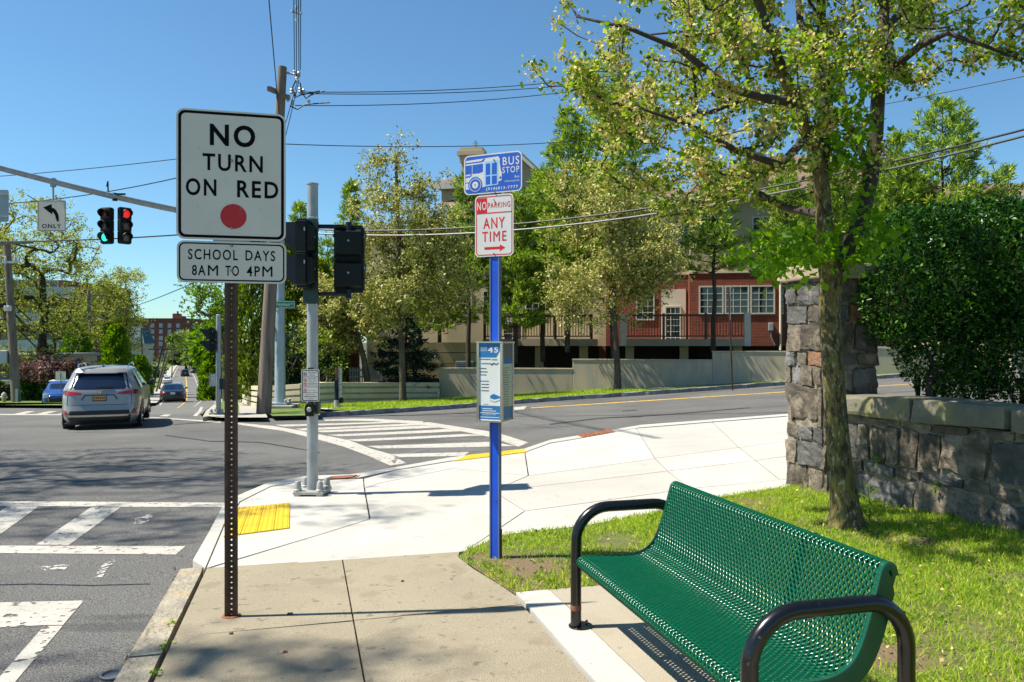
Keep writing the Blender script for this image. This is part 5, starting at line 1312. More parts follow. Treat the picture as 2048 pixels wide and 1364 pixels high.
    t = thing('picket_fence', 'white picket fence between the brick wall and the spruce', 'fence', (X(716), 36, -.9))
    z0 = 1.6-(757-682)/F*36; 
    for i in range(14):
        xx = (700-CX)/F*36+i*.11; m = MB(); m.prism([(xx, z0-.3), (xx+.06, z0-.3), (xx+.06, z0+.48), (xx+.03, z0+.53), (xx, z0+.48)], 35.9, 35.93); m.build('picket', 'white_trim', t, world=True)
    for zz_ in (.05, .35): MB().box((698-CX)/F*36, (698-CX)/F*36+1.6, 35.931, 35.96, z0+zz_, z0+zz_+.07).build('fence_rail', 'white_trim', t, world=True)
    # air conditioner cabinet on the terrace
    D = 36; t = thing('air_conditioner', 'grey louvred air conditioner cabinet behind the stepped wall', 'air conditioner', ((930-CX)/F*D, D, -.6))
    z1 = 1.6-(722-682)/F*D+.6
    MB().box(-.42, .42, -.35, .35, -.6, z1).build('cabinet', 'condenser', t, bevel=.03)
    for k in range(4): MB().box(-.38, .38, -.365, -.351, z1-.12-.1*k, z1-.07-.1*k).build('louvre', 'sign_back', t)
retaining_walls()
def far_buildings():
    # six-storey brick block at the top of the far hill
    D = 285.; s = F/D; X = lambda px, d=D: (px-CX)/F*d
    Z = lambda py, d=D: 1.6-(py-682)/F*d
    t = thing('apartment_block', 'dark red brick apartment block closing the end of the road', 'apartment block', (X(345), D, -7))
    MB().box(X(293)-14, X(373), D, D+18, -9, Z(637.5)).build('brick_wall', 'brick_far', t, world=True)
    MB().box(X(250)-10, X(291)-14, D+6, D+20, -9, Z(641)).build('brick_wall', 'brick_far', t, world=True)
    MB().box(X(293)-14.3, X(373)+.3, D-.3, D+18.3, Z(637.5), Z(636.5)).build('parapet', 'brick_far', t, world=True)
    MB().box(X(333), X(343), D+5, D+9, Z(637), Z(626)).build('roof_house', 'brick_far', t, world=True); MB().box(X(343), X(352), D+5, D+9, Z(637), Z(631)).build('roof_house', 'brick_far', t, world=True)
    MB().box(X(339.5), X(341), D+6, D+7, Z(626), Z(621)).build('vent_stack', 'brick_far', t, world=True)
    l = t.location
    for px in (305, 321.7, 339, 356, 281, 266):
        for py in (647, 659, 672, 684, 697, 710, 722): 
            window(t, X(px)-l.x, Z(py+8)-l.z, 7/s, 8/s, D-.02-l.y, nx=1, nz=2, frame='white_trim', pane='far_glass', d=.02)
    w = MB(); a = Vector((X(373), D)); b = Vector((X(399, D+22), D+22))
    m = MB(); m.add([(a.x, a.y, -9), (b.x, b.y, -9), (b.x+2, b.y+14, -9), (a.x, a.y+18, -9), (a.x, a.y, Z(637.6)), (b.x, b.y, Z(637.6)), (b.x+2, b.y+14, Z(637.6)), (a.x, a.y+18, Z(637.6))], [(0,1,5,4),(1,2,6,5),(4,5,6,7),(2,3,7,6)]); m.build('side_wing', 'brick_far', t, world=True)
    e = (b-a).normalized(); n = Vector((e.y, -e.x))
    for f0 in (.18, .66):
        for py in (650, 663, 676, 688):
            p = a+(b-a)*f0; z = Z(py+6); q = p+n*1.3; m = MB(); c = [p, p+e*5, p+e*5+n*1.4, p+n*1.4]
            m.add([(v.x, v.y, z) for v in c]+[(v.x, v.y, z+.9) for v in c], [(0,3,2,1),(4,5,6,7),(0,1,5,4),(1,2,6,5),(2,3,7,6),(3,0,4,7)]); m.build('balcony', 'cladding', t, world=True)
            m = MB(); c = [p+n*.05+e*.5, p+e*4.5+n*.05]; m.add([(c[0].x, c[0].y, z+1), (c[1].x, c[1].y, z+1), (c[1].x, c[1].y, z+2.2), (c[0].x, c[0].y, z+2.2)], [(0, 1, 2, 3)]); m.build('balcony_window', 'far_glass', t, world=True)
    D2 = 300; m = MB().box(X(396, D2), X(440, D2), D2+10, D2+24, -9, Z(650, D2)); tt = thing('apartment_block', 'lower brown apartment block at the far right of the road', 'apartment block', (X(410, D2), D2, -7)); m.build('brick_wall', 'brick_far', tt, world=True)
    for px in (403, 411, 419):
        for py in (655, 668): window(tt, X(px, D2)-tt.location.x, Z(py+7, D2)-tt.location.z, 1.2, 1.4, D2+9.97-tt.location.y, 1, 2, pane='far_glass', d=.02)
    # cream building with a teal mansard
    D = 150.; Z2 = lambda py: Z(py, D); x0, x1 = X(215, D), X(287, D)
    t = thing('mansard_building', 'cream building with steep teal mansard roof down the road', 'building', (x0, D, Z2(740)))
    MB().box(x0, x1, D, D+4, -9, Z2(687)).build('wall', 'cladding', t, world=True)
    m = MB(); z0, z1 = Z2(687), Z2(650); m.add([(x0-.4, D-.5, z0), (x1+.4, D-.5, z0), (x1+.4, D+4.4, z0), (x0-.4, D+4.4, z0), (x0+1, D+1.2, z1), (x1-1, D+1.2, z1-.5), (x1-1, D+3.5, z1-.5), (x0+1, D+3.5, z1)], [(0,1,5,4),(1,2,6,5),(2,3,7,6),(3,0,4,7),(4,5,6,7)]); m.build('mansard_roof', 'slate', t, world=True)
    for px in (262, 269, 276, 283, 254, 246):
        for py in (692, 708, 724): window(t, X(px, D)-x0, Z2(py+10)-t.location.z, .45, 1.0, -.02, 1, 2, pane='glass', d=.02)
    MB().box(x0, x1, D-.15, D-.001, Z2(705), Z2(703.5)).build('string_course', 'white_trim', t, world=True)
    # long flat-roofed balcony block behind the left trees
    D = 92.; Zl = lambda py: Z(py, D); x0, x1 = X(-260, D), X(128, D)
    t = thing('balcony_block', 'brown apartment house with green balcony fronts hidden behind the trees', 'apartment house', (x0, D, -5))
    MB().box(x0, x1, D, D+16, -7, Zl(560)).build('brick_wall', 'brick_far', t, world=True)
    for k, py in enumerate((588, 640, 692, 744)):
        MB().box(x0, x1+2.5, D-2.2, D-.02, Zl(py+10), Zl(py+4)).build('balcony_floor', 'cladding', t, world=True)
        MB().box(x0, x1+2.5, D-2.2, D-2.1, Zl(py+4), Zl(py-12)).build('balcony_front', 'sign_back', t, world=True)
        for px in (-60, -20, 20, 60, 100): window(t, X(px, D)-x0, Zl(py+2)+5, 2.0, 1.7, -.02, 2, 1, pane='glass', d=.02)
    # dark house front at the left edge
    D = 63.; Zl = lambda py: Z(py, D); x0, x1 = X(-120, D), X(62, D)
    t = thing('dark_house', 'grey house with dark garage openings behind the leaning wooden pole', 'house', (x0, D, -3.6))
    MB().box(x0, x1, D+2, D+10, -5, Zl(715)).build('wall', 'deck', t, world=True)
    MB().box(x0, x1+.6, D-.5, D+10, Zl(768), Zl(760)).build('canopy', 'cladding', t, world=True)
    MB().box(x0, x1+.4, D-.2, D+10, Zl(715), Zl(709)).build('roof_edge', 'condenser', t, world=True)
    for k in range(4): MB().box(x0+.6+k*1.75, x0+2.1+k*1.75, D+1.95, D+1.99, -5, Zl(772)).build('opening_shade', 'void', t, world=True)  # dark sheets painting the shade inside open garages
    for k in range(3): window(t, 1.4+k*2.4, Zl(752)+3.6, 1.6, 1.3, 1.98, 2, 2)
far_buildings()

# ================================================================== CARS
class CarShape:
    """outline rings stacked by height: half width, rear y, front y, squareness"""
    def __init__(s, rows): s.r = np.array(rows, float)
    def at(s, z): return [float(np.interp(z, s.r[:, 0], s.r[:, k])) for k in (1, 2, 3, 4)]
    def rear(s, x, z, off=.006):
        w, a, b, n = s.at(z); f = max(0, 1-min(abs(x)/w, .9999)**n)**(1/n); return ((a+b)/2-(b-a)/2*f)-off
    def front(s, x, z, off=.006):
        w, a, b, n = s.at(z); f = max(0, 1-min(abs(x)/w, .9999)**n)**(1/n); return ((a+b)/2+(b-a)/2*f)+off
    def side(s, y, z, off=.006):
        w, a, b, n = s.at(z); c = (a+b)/2; q = min(abs(y-c)/((b-a)/2), .9999); return w*(1-q**n)**(1/n)+off
def car_body(S_, t, mat, z0, z1, nz=40, nt=72):
    m = MB(); zs = np.linspace(z0, z1, nz)
    for z in zs:
        w, a, b, n = S_.at(z)
        for k in range(nt):
            th = 2*math.pi*k/nt; c, s = math.cos(th), math.sin(th)
            m.v.append((w*math.copysign(abs(c)**(2/n), c), (a+b)/2+(b-a)/2*math.copysign(abs(s)**(2/n), s), z))
    for i in range(nz-1):
        for k in range(nt): k2 = (k+1) % nt; m.f.append((i*nt+k, i*nt+k2, (i+1)*nt+k2, (i+1)*nt+k))
    m.f.append(tuple(range((nz-1)*nt, nz*nt)))
    m.f.append(tuple(range(nt-1, -1, -1)))
    o = link('body', m.mesh('body', fix=False), mat, t, smooth=True); o.data.set_sharp_from_angle(angle=R(50)); return o
def skin(S_, t, name, fn, corners, mat, par=None, n=10, off=.006):
    """a panel lying on the body: corners (u,z) quad in side/rear/front coordinates"""
    m = MB(); c = corners
    for i in range(n+1):
        for j in range(n+1):
            a, b = i/n, j/n
            u = (1-b)*((1-a)*c[0][0]+a*c[1][0])+b*((1-a)*c[3][0]+a*c[2][0]); z = (1-b)*((1-a)*c[0][1]+a*c[1][1])+b*((1-a)*c[3][1]+a*c[2][1])
            if fn == 'rear': m.v.append((u, S_.rear(u, z, off), z))
            elif fn == 'front': m.v.append((u, S_.front(u, z, off), z))
            else: m.v.append(((1 if fn == 'right' else -1)*S_.side(u, z, off), u, z))
    k = n+1
    for i in range(n):
        for j in range(n): m.f.append((i*k+j, (i+1)*k+j, (i+1)*k+j+1, i*k+j+1))
    return link(name, m.mesh(name, fix=False), mat, par or t, smooth=True)
def wheels(t, ys, w, r, tw=.22):
    for y in ys:
        for s in (-1, 1):
            x0, x1 = s*(w-tw), s*w
            o = MB().tube([(x0, y, r), (x0+s*.02, y, r), (x1-s*.02, y, r), (x1, y, r)], [r*.93, r, r, r*.93], 24).build('wheel', 'tyre', t, smooth=True)
            MB().tube([(x1+s*.002, y, r), (x1+s*.01, y, r)], [r*.68, r*.62], 20).build('rim', 'rim', o, smooth=True)
            for q in range(5):
                a = R(72*q+10); MB().beam((x1+s*.013, y+math.cos(a)*.05, r+math.sin(a)*.05), (x1+s*.013, y+math.cos(a)*r*.6, r+math.sin(a)*r*.6), .012, .05, up=(1, 0, 0)).build('spoke', 'plastic', o)
def arch(S_, t, y, r, zc, s):
    pts = [(y+r*math.cos(R(a)), max(.22, zc+r*math.sin(R(a)))) for a in range(-10, 200, 12)]
    m = MB(); m.v = [(s*S_.side(p[0], max(p[1], .26), .012), p[0], p[1]) for p in pts]+[(s*S_.side(y, zc, .012), y, .22)]
    n = len(pts); m.f = [(i, i+1, n) for i in range(n-1)]; m.build('wheel_arch', 'plastic', t)
def suv():
    x, y = at(197, 850, True); x, y = -10.80, 20.95
    t = thing('suv', 'silver SUV seen from behind crossing the junction with orange plate', 'car', (x, y, zg(x, y)+road_off(x, y)), R(21.5)); t.scale = (.925, .925, .925)
    S_ = CarShape([(.24,.86,-2.34,2.35,6),(.36,.93,-2.44,2.44,6),(.55,.955,-2.45,2.47,6.5),(.72,.965,-2.40,2.47,6.5),(.92,.965,-2.37,2.42,6.5),(1.02,.955,-2.36,2.2,6),(1.10,.945,-2.33,1.45,6),(1.16,.925,-2.30,1.25,6),(1.30,.86,-2.18,.95,6),(1.45,.79,-2.06,.65,5.5),(1.58,.73,-1.97,.38,5.5),(1.66,.68,-1.90,.1,5),(1.705,.56,-1.75,-.2,4.5),(1.72,.35,-1.5,-.5,4)])
    b = car_body(S_, t, 'silver', .24, 1.72)
    # tailgate: window, spoiler, lamps, plate recess, bumper
    w = skin(S_, t, 'rear_window', 'rear', [(-.70,1.135),(.70,1.135),(.60,1.54),(-.60,1.54)], 'car_glass')
    skin(S_, t, 'spoiler', 'rear', [(-.64,1.545),(.64,1.545),(.56,1.66),(-.56,1.66)], 'silver', off=.10); MB().box(-.6, .6, -2.08, -1.9, 1.545, 1.56).build('spoiler_underside', 'plastic', t)
    MB().beam((-.12, -2.335, 1.17), (.30, -2.31, 1.20), .02, .03).build('wiper', 'plastic', t)
    for s in (-1, 1):
        m = [(s*.42,1.005),(s*.945,.985),(s*.925,1.115),(s*.44,1.055)]
        skin(S_, t, 'taillight', 'rear', m if s > 0 else m[::-1], 'tail', off=.014)
        q = skin(S_, t, 'taillight', 'right' if s > 0 else 'left', [(-2.30,.985),(-1.95,1.03),(-1.98,1.075),(-2.22,1.115)], 'tail_dark', off=.012)
        skin(S_, t, 'fog_reflector', 'rear', [(s*.76,.49),(s*.86,.48),(s*.87,.60),(s*.80,.60)], 'tail', off=.022)
    skin(S_, t, 'tailgate_seam', 'rear', [(-.74,.725),(.74,.725),(.74,.735),(-.74,.735)], 'plastic', off=.008)
    for s in (-1, 1): skin(S_, t, 'tailgate_seam', 'rear', [(s*.76,.73),(s*.772,.73),(s*.75,1.0),(s*.738,1.0)], 'plastic', off=.008)
    for a, b2 in ((( -.42,.87),(-.34,.985)), ((-.34,.985),(.34,.985)), ((.34,.985),(.42,.87))):
        MB().beam((a[0], S_.rear(a[0], a[1], .012), a[1]), (b2[0], S_.rear(b2[0], b2[1], .012), b2[1]), .02, .02).build('recess_edge', 'plastic', t)
    p = skin(S_, t, 'number_plate', 'rear', [(-.165,.83),(.165,.83),(.165,.99),(-.165,.99)], 'plastic', off=.016); skin(S_, t, 'plate_face', 'rear', [(-.145,.85),(.145,.85),(.145,.97),(-.145,.97)], 'plate', par=p, off=.022)
    for k in range(6): xx = -.11+k*.044; skin(S_, t, 'plate_mark', 'rear', [(xx-.012,.885),(xx+.012,.885),(xx+.012,.935),(xx-.012,.935)], 'tail_dark', par=p, off=.026, n=2)
    MB().tube([(.0, S_.rear(0, 1.06, .01), 1.06), (0, S_.rear(0, 1.06, .022), 1.06)], [.05, .045], 16).build('emblem', 'chrome', t)
    skin(S_, t, 'bumper_trim', 'rear', [(-.88,.475),(.88,.475),(.80,.585),(-.80,.585)], 'plastic', off=.014)
    skin(S_, t, 'bumper_lip', 'rear', [(-.90,.425),(.90,.425),(.86,.475),(-.86,.475)], 'chrome', off=.026)
    skin(S_, t, 'lower_valance', 'rear', [(-.86,.24),(.86,.24),(.90,.425),(-.90,.425)], 'plastic', off=.02)
    MB().box(-.85, .85, -2.2, 2.2, .20, .245).build('underbody', 'plastic', t)
    for s, sd in ((1, 'right'), (-1, 'left')):
        skin(S_, t, 'side_window', sd, [(-1.85,1.17),(-1.05,1.15),(-1.05,1.54),(-1.75,1.44)], 'car_glass'); skin(S_, t, 'side_window', sd, [(-.98,1.15),(-.05,1.135),(-.05,1.565),(-.98,1.555)], 'car_glass'); skin(S_, t, 'side_window', sd, [(.02,1.135),(1.0,1.13),(.42,1.53),(.02,1.565)], 'car_glass')
        skin(S_, t, 'sill_trim', sd, [(-1.2,.26),(1.2,.26),(1.2,.42),(-1.2,.42)], 'plastic', off=.012)
        for yy in (-1.02, -.02, 1.05): skin(S_, t, 'door_gap', sd, [(yy,.45),(yy+.012,.45),(yy+.012,1.12),(yy,1.12)], 'plastic', off=.005)
        for yy in (-.85, .15): MB().beam((s*S_.side(yy, 1.0, .02), yy, 1.0), (s*S_.side(yy+.2, 1.0, .02), yy+.2, 1.0), .025, .03).build('door_handle', 'chrome', t)
        arch(S_, t, -1.48, .44, .37, s); arch(S_, t, 1.42, .44, .37, s)
        MB().tube([(s*.60, -1.55, 1.70), (s*.62, -1.40, 1.765), (s*.62, -.2, 1.78), (s*.62, .05, 1.70)], .018, 8).build('roof_rail', 'chrome', t, smooth=True)
        mm = MB(); mm.box(-.06, .06, -.13, .13, -.085, .085); o = mm.build('mirror', 'plastic', t, bevel=.04); o.location = (s*1.06, .92, 1.16); MB().beam((s*.92, .95, 1.10), (s*1.05, .92, 1.12), .04).build('mirror_arm', 'plastic', t)
    skin(S_, t, 'windscreen', 'front', [(-.75,1.2),(.75,1.2),(.6,1.6),(-.6,1.6)], 'car_glass')
    wheels(t, (-1.48, 1.42), .95, .365, .24)
    MB().box(-.03, .03, -1.65, -1.45, 1.72, 1.77).build('roof_fin', 'silver', t, bevel=.02)
suv()
SED = [(.2,.8,-2.2,2.2,6),(.35,.87,-2.36,2.33,6),(.6,.90,-2.40,2.36,6),(.82,.90,-2.38,2.25,6),(.93,.88,-2.33,1.9,6),(.985,.86,-2.2,1.2,5.5),(1.02,.84,-1.75,1.05,5.5),(1.1,.80,-1.55,.9,5.5),(1.28,.70,-1.15,.5,5),(1.40,.62,-.85,.2,4.5),(1.45,.4,-.5,-.05,4)]
HAT = [(.2,.8,-1.9,1.9,6),(.35,.87,-2.0,2.03,6),(.6,.90,-2.02,2.06,6),(.85,.90,-2.0,1.98,6),(.98,.88,-1.97,1.7,6),(1.05,.86,-1.95,1.05,5.5),(1.15,.84,-1.92,.85,5.5),(1.38,.76,-1.85,.45,5),(1.52,.68,-1.7,.1,4.5),(1.57,.45,-1.2,-.2,4)]
def car(label, paint, d, fx, towards=False, hatch=False, scale=1.0, yaw=None, pos=None):
    p = pos or on_road(d, fx)
    q0, q1 = on_road(d, fx), on_road(d+8, fx); yw = math.atan2(-(q1[0]-q0[0]), q1[1]-q0[1]) if yaw is None else yaw
    t = thing('car', label, 'car', (p[0], p[1], p[2]+.004), yw+(math.pi if towards else 0), None)
    S_ = CarShape(HAT if hatch else SED); top = 1.57 if hatch else 1.45
    mm = pmat('car_paint_'+str(len(bpy.data.materials)), paint, .04, 3, .3, metal=.2, coat=.6)
    car_body(S_, t, mm, .2, top, 28, 48)
    if hatch: skin(S_, t, 'rear_window', 'rear', [(-.64,1.08),(.64,1.08),(.56,1.44),(-.56,1.44)], 'car_glass')
    else: skin(S_, t, 'rear_window', 'rear', [(-.68,1.06),(.68,1.06),(.55,1.37),(-.55,1.37)], 'car_glass')
    skin(S_, t, 'windscreen', 'front', [(-.70,1.1),(.70,1.1),(.56,1.40),(-.56,1.40)], 'car_glass')
    for s in (-1, 1):
        sd = 'right' if s > 0 else 'left'
        skin(S_, t, 'side_window', sd, [(-1.2,1.06),(.7,1.06),(.25,1.36),(-.8,1.36)], 'car_glass')
        skin(S_, t, 'taillight', 'rear', [(s*.50,.76),(s*.86,.78),(s*.84,.93),(s*.52,.90)], 'tail', off=.012)
        skin(S_, t, 'headlight', 'front', [(s*.52,.66),(s*.80,.66),(s*.80,.84),(s*.54,.80)], 'headlamp', off=.012)
        MB().box(s*.86, s*1.03, .62, .74, .98, 1.10).build('mirror', 'plastic', t)
        arch(S_, t, -1.35, .38, .32, s); arch(S_, t, 1.35, .38, .32, s)
    skin(S_, t, 'grille', 'front', [(-.5,.35),(.5,.35),(.5,.60),(-.5,.60)], 'plastic', off=.012)
    skin(S_, t, 'rear_valance', 'rear', [(-.82,.22),(.82,.22),(.86,.42),(-.86,.42)], 'plastic', off=.012)
    skin(S_, t, 'number_plate', 'rear', [(-.16,.74),(.16,.74),(.16,.88),(-.16,.88)], 'white_plate', off=.014)
    wheels(t, (-1.35, 1.35), .88, .315, .2)
    return t
car('dark blue sedan with red tail lamps driving away down the road', (.008, .016, .03), 60, .235)
car('white sedan behind the dark sedan on the far slope', (.5, .5, .5), 96, .22); car('silver hatchback third in the queue on the slope', (.35, .38, .42), 116, .24, hatch=True)
car('small white car parked at the left kerb up the far slope', (.6, .6, .6), 150, -.02); car('black off-road car at the crest of the road', (.02, .022, .026), 176, .42, hatch=True); car('dark car coming down the crest on the right side', (.05, .05, .055), 188, .80, towards=True, hatch=True)
car('dark parked car under the bright green tree', (.02, .02, .022), 70, 1.10, hatch=True)
def blue_car():
    d = 48.5; x = (124-CX)/F*d; z = 1.6-(811.5-682)/F*d
    t = car('blue small car with round headlamps facing the junction beside the silver SUV', (.012, .075, .30), 40, 0, hatch=True, pos=(x, d, z), yaw=R(180+24))
    S_ = CarShape(HAT)
    for s in (-1, 1): MB().tube([(s*.63, S_.front(.63, .76, .02), .76), (s*.63, S_.front(.63, .76, .05), .76)], [.13, .11], 18).build('round_headlamp', 'headlamp', t); MB().tube([(s*.63, S_.front(.63, .76, .01), .76), (s*.63, S_.front(.63, .76, .03), .76)], .15, 18).build('lamp_ring', 'chrome', t)
    pts = rrect(1.0, .40, .14, 4, 0, .56); m = MB(); m.tube([(a, S_.front(a, b, .02), b) for a, b in pts+pts[:1]], .02, 6, cap=False); m.build('grille_surround', 'chrome', t, smooth=True)
    skin(S_, t, 'bumper_trim', 'front', [(-.82,.22),(.82,.22),(.84,.32),(-.84,.32)], 'white_plate', off=.02); MB().box(-.72, .72, -1.5, .05, 1.5, 1.565).build('pale_roof', 'white_plate', t, bevel=.03)
blue_car()

# ================================================================== WOODEN POLES AND WIRES
def cross_arm(t, z, ln, ang, y=-.2, mat='wood_pole', ins=(-.9, -.5, .5, .9)):
    c, s = math.cos(ang), math.sin(ang)
    MB().beam((-c*ln/2, -s*ln/2+y, z), (c*ln/2, s*ln/2+y, z), .1, .13).build('cross_arm', mat, t)
    for k in ins: MB().lathe([(.03, 0), (.045, .05), (.03, .1), (.05, .13), (.02, .18)], 8, (c*ln/2*k, s*ln/2*k+y, z+.065)).build('insulator', 'porcelain', t)
def wood_pole(label, x, y, top, r0, r1, arms=(), lean=(0, 0), mat='wood_pole', zb=None):
    z = zg(x, y)-.1 if zb is None else zb
    t = thing('utility_pole', label, 'utility pole', (x, y, z), 0, None)
    H = top-z
    MB().tube([(lean[0]*k/8, lean[1]*k/8, H*k/8) for k in range(9)], [r0+(r1-r0)*k/8 for k in range(9)], 14).build('pole', mat, t, smooth=True)
    return t, Vector((x+lean[0], y+lean[1], top))
D0 = 22.8; xw = (527-CX)/F*D0
wp, wtop = wood_pole('tall weathered wooden utility pole behind the turn sign', xw, D0, 1.6-(134-682)/F*D0, .215, .125, lean=((565-527)/F*D0, 0))
def px_at(px, py, d): return Vector(((px-CX)/F*d, d, HC-(py-HZ)/F*d))
def arms_near():
    l = Vector(wp.location)
    for a, b, y in (((546, 172), (556, 196), -.25), ((564, 180), (584, 210), -.22)):
        p, q = px_at(*a, D0)-l, px_at(*b, D0)-l; MB().beam(p+Vector((0, y+.9, 0)), q+Vector((0, y-.6, 0)), .1, .13).build('cross_arm', 'wood_pole', wp)
    MB().tube([px_at(566, 144, D0)-l, px_at(596, 150, D0)-l], .035, 8).build('bracket_arm', 'galv', wp)
    for k, (a, b) in enumerate(((590, 148), (596, 155), (598, 151), (583, 185), (590, 190), (600, 183), (607, 186), (585, 208), (618, 208), (594, 162), (576, 200))):
        MB().lathe([(.03, 0), (.055, .04), (.03, .08), (.055, .12), (.03, .16)], 8, px_at(a, b+3, D0-.3+.05*k)-l).build('insulator', 'porcelain', wp)
    for pts in ([(592, 160), (585, 175), (590, 196), (600, 190), (640, 182)], [(580, 212), (595, 219), (610, 209), (660, 205)], [(600, 165), (604, 185), (612, 197), (622, 190), (650, 181)]):
        MB().tube([px_at(a, b, D0-.2)-l for a, b in pts], .02, 5).build('jumper_cable', 'wire', wp, smooth=True)
arms_near()
def wire(label, a, b, r=.014, sag=.3, mat='wire', group=None, n=24):
    a, b = Vector(a), Vector(b); o = a
    m = MB(); m.tube([a.lerp(b, k/n)-a+Vector((0, 0, -4*sag*(k/n)*(1-k/n))) for k in range(n+1)], r, 5)
    ob = m.build('overhead_wire', mat, None, smooth=True); ob.location = a
    tag(ob, label, 'overhead wire', group); return ob
pa = lambda px, py, d: px_at(px, py, d)
EW = 'wires leaving the wooden pole across the side street'
# to the right, over the side street
wire('uppermost wire running right from the wooden pole over the side street', pa(600, 184, D0), pa(1300, 141, 31), .014, .25, group=EW)
wire('second wire running right from the wooden pole just under the top one', pa(600, 187, D0), pa(1300, 151, 31), .014, .25, group=EW)
wire('third wire leaving the wooden pole to the right, below the close pair', pa(590, 211, D0), pa(1300, 158, 31), .014, .3, group=EW)
wire('single wire at sign-top height running right past the bus sign', pa(568, 288, D0), pa(1300, 268, 32), .014, .25, group=EW)
wire('upper thick cable passing behind the no parking sign and rising to the hedge', pa(566, 455, D0), pa(2250, 205, 13.5), .022, .8, group=EW)
wire('lower thick cable passing behind the no parking sign with pale splices', pa(566, 462, D0), pa(2250, 217, 13.5), .024, .85, 'wire_grey', group=EW)
wire('wire crossing the sky right of the tree trunk', pa(1500, 255, 24), pa(2400, 75, 16), .012, .1, group=EW)
wire('short wire in the top right corner of the sky', pa(1700, 90, 20), pa(2250, -40, 13), .010, .1, group=EW)
# towards and over the camera
NW = 'wires running from the wooden pole over the camera'
for k, (pxa, pya, pxb, labl) in enumerate(((589, 150, 586, 'leftmost of the four close wires rising from the wooden pole'), (593, 153, 592, 'second of the four close wires rising from the wooden pole'), (598, 153, 596, 'third of the four close wires rising from the wooden pole'), (601, 140, 602, 'rightmost of the four close wires rising from the wooden pole'))):
    wire(labl, pa(pxa, pya, D0-.2), pa(pxb, -260, 13.0), .012, .15, group=NW)
wire('lone wire crossing the top of the wooden pole towards the upper edge', pa(565, 300, D0+.5), pa(533, -60, 16), .013, .1, group=NW)
sp = thing('wire_spacer', 'small grey spacer clamped on the four close wires', 'wire spacer', pa(593, 27, 18.1))
for q, w_ in (((-.1, 0, .05), (.1, 0, -.03)), ((0, 0, .15), (0, 0, -.16))): MB().beam(q, w_, .02).build('spacer_arm', 'sign_back', sp)
for q in ((-.1, 0, .05), (.1, 0, 0), (0, 0, .15), (-.01, 0, -.16)): MB().lathe([(.03, -.03), (.035, 0), (.03, .03)], 8, q).build('clamp', 'porcelain', sp)
wire('thin wire descending beside the wooden pole from its bracket', pa(598, 160, D0-.3), pa(566, 292, D0-.2), .011, .02, group=NW); wire('second thin wire descending to the middle of the wooden pole', pa(594, 165, D0-.3), pa(564, 270, D0-.2), .011, .02, group=NW)
# to the left, behind the big sign
LW = 'wires crossing the sky left of the big sign'
wire('upper wire crossing behind the mast arm left of the sign', pa(568, 290, D0), pa(-300, 365, 34), .014, .25, group=LW)
wire('second wire crossing under the mast arm left of the sign', pa(566, 300, D0), pa(-300, 392, 34), .018, .9, group=LW)
wire('grey stranded cable passing behind the pair of traffic lights', pa(566, 452, D0), pa(-300, 478, 26), .022, .25, 'wire_grey', group=LW)
wire('diagonal wire from the school days plaque down to the left pole', pa(566, 480, D0), pa(180, 628, 82), .022, .6, group=LW)
# poles along the left side of the road ahead
lp, _ = wood_pole('thick wooden pole with cross arms standing at the left grass bank', (33-CX)/F*50, 50, 1.6-(484-682)/F*50, .28, .2, lean=(-.62, 0), mat='wood_pole', zb=-2.75)
Hl = 1.6-(484-682)/F*50+2.75
MB().beam((-.9, -.3, Hl-.15), (1.25, -.3, Hl-.05), .12, .16).build('cross_arm', 'wood_far', lp); MB().beam((-.5, -.3, Hl-1.0), (.55, -.3, Hl-.3), .06, .06).build('brace', 'wood_far', lp)
MB().beam((-1.0, -.3, Hl-1.35), (.4, -.3, Hl-1.3), .1, .13).build('cross_arm', 'porcelain', lp)
for k in (-.9, -.5, .1, .35): MB().lathe([(.04, 0), (.07, .05), (.07, .3), (.03, .34)], 8, (k, -.3, Hl-1.28)).build('cut_out', 'porcelain', lp)
MB().box(-.95, -.42, -.3, .1, 2.9, 3.75).build('equipment_box', 'sign_back', lp, bevel=.04); MB().box(-.55, -.2, -.45, -.1, 6.25, 6.6).build('junction_box', 'sign_white2', lp, bevel=.05)
MB().box(.15, .3, -.36, -.30, .35, 1.3).build('pole_marker', 'sign_back', lp)
specs = [(178, 82, 580, 762, .25, 0), (263, 104, 640, 800, .2, -.5), (287, 128, 655, 785, .2, -.4), (303, 108, 690, 788, .15, 1.6), (312, 118, 688, 780, .15, 1.9), (318, 135, 708, 772, .15, 1.7), (343, 165, 700, 750, .12, .3), (380, 230, 665, 700, .14, .2)]
lb = ['wooden pole with two cross arms above the silver SUV', 'wooden pole in front of the teal roof', 'wooden pole with insulators before the brick block', 'thin pale leaning pole at the left kerb of the slope', 'second thin leaning pole at the left kerb of the slope', 'third leaning pole further up the left kerb', 'short distant pole beside the far round tree', 'distant pole at the right end of the brick block']
prev = pa(14, 560, 50)
for (px, d, ptop, pb, r, ln), lab in zip(specs, lb):
    x = (px-CX)/F*d; t, top = wood_pole(lab, x, d, 1.6-(ptop-682)/F*d, r, r*.7, lean=(ln, 0), mat='wood_far'); t['group'] = 'wooden poles down the left side of the road'
    for k, zz_ in enumerate((top.z-t.location.z-.6, top.z-t.location.z-2.9)[:2 if px < 200 else 1]): 
        MB().beam((ln-1.9, -.2, zz_), (ln+1.9, -.2, zz_), .12, .16).build('cross_arm', 'wood_far', t)
lines = [((14, 592, 50), (178, 698, 82)), ((14, 610, 50), (178, 720, 82)), ((14, 612, 50), (178, 735, 82)), ((20, 640, 50), (178, 745, 82)), ((178, 640, 82), (263, 690, 104)), ((178, 690, 82), (263, 742, 104)), ((178, 700, 82), (300, 760, 108)), ((263, 690, 104), (287, 700, 128)), ((263, 745, 104), (303, 755, 108))]
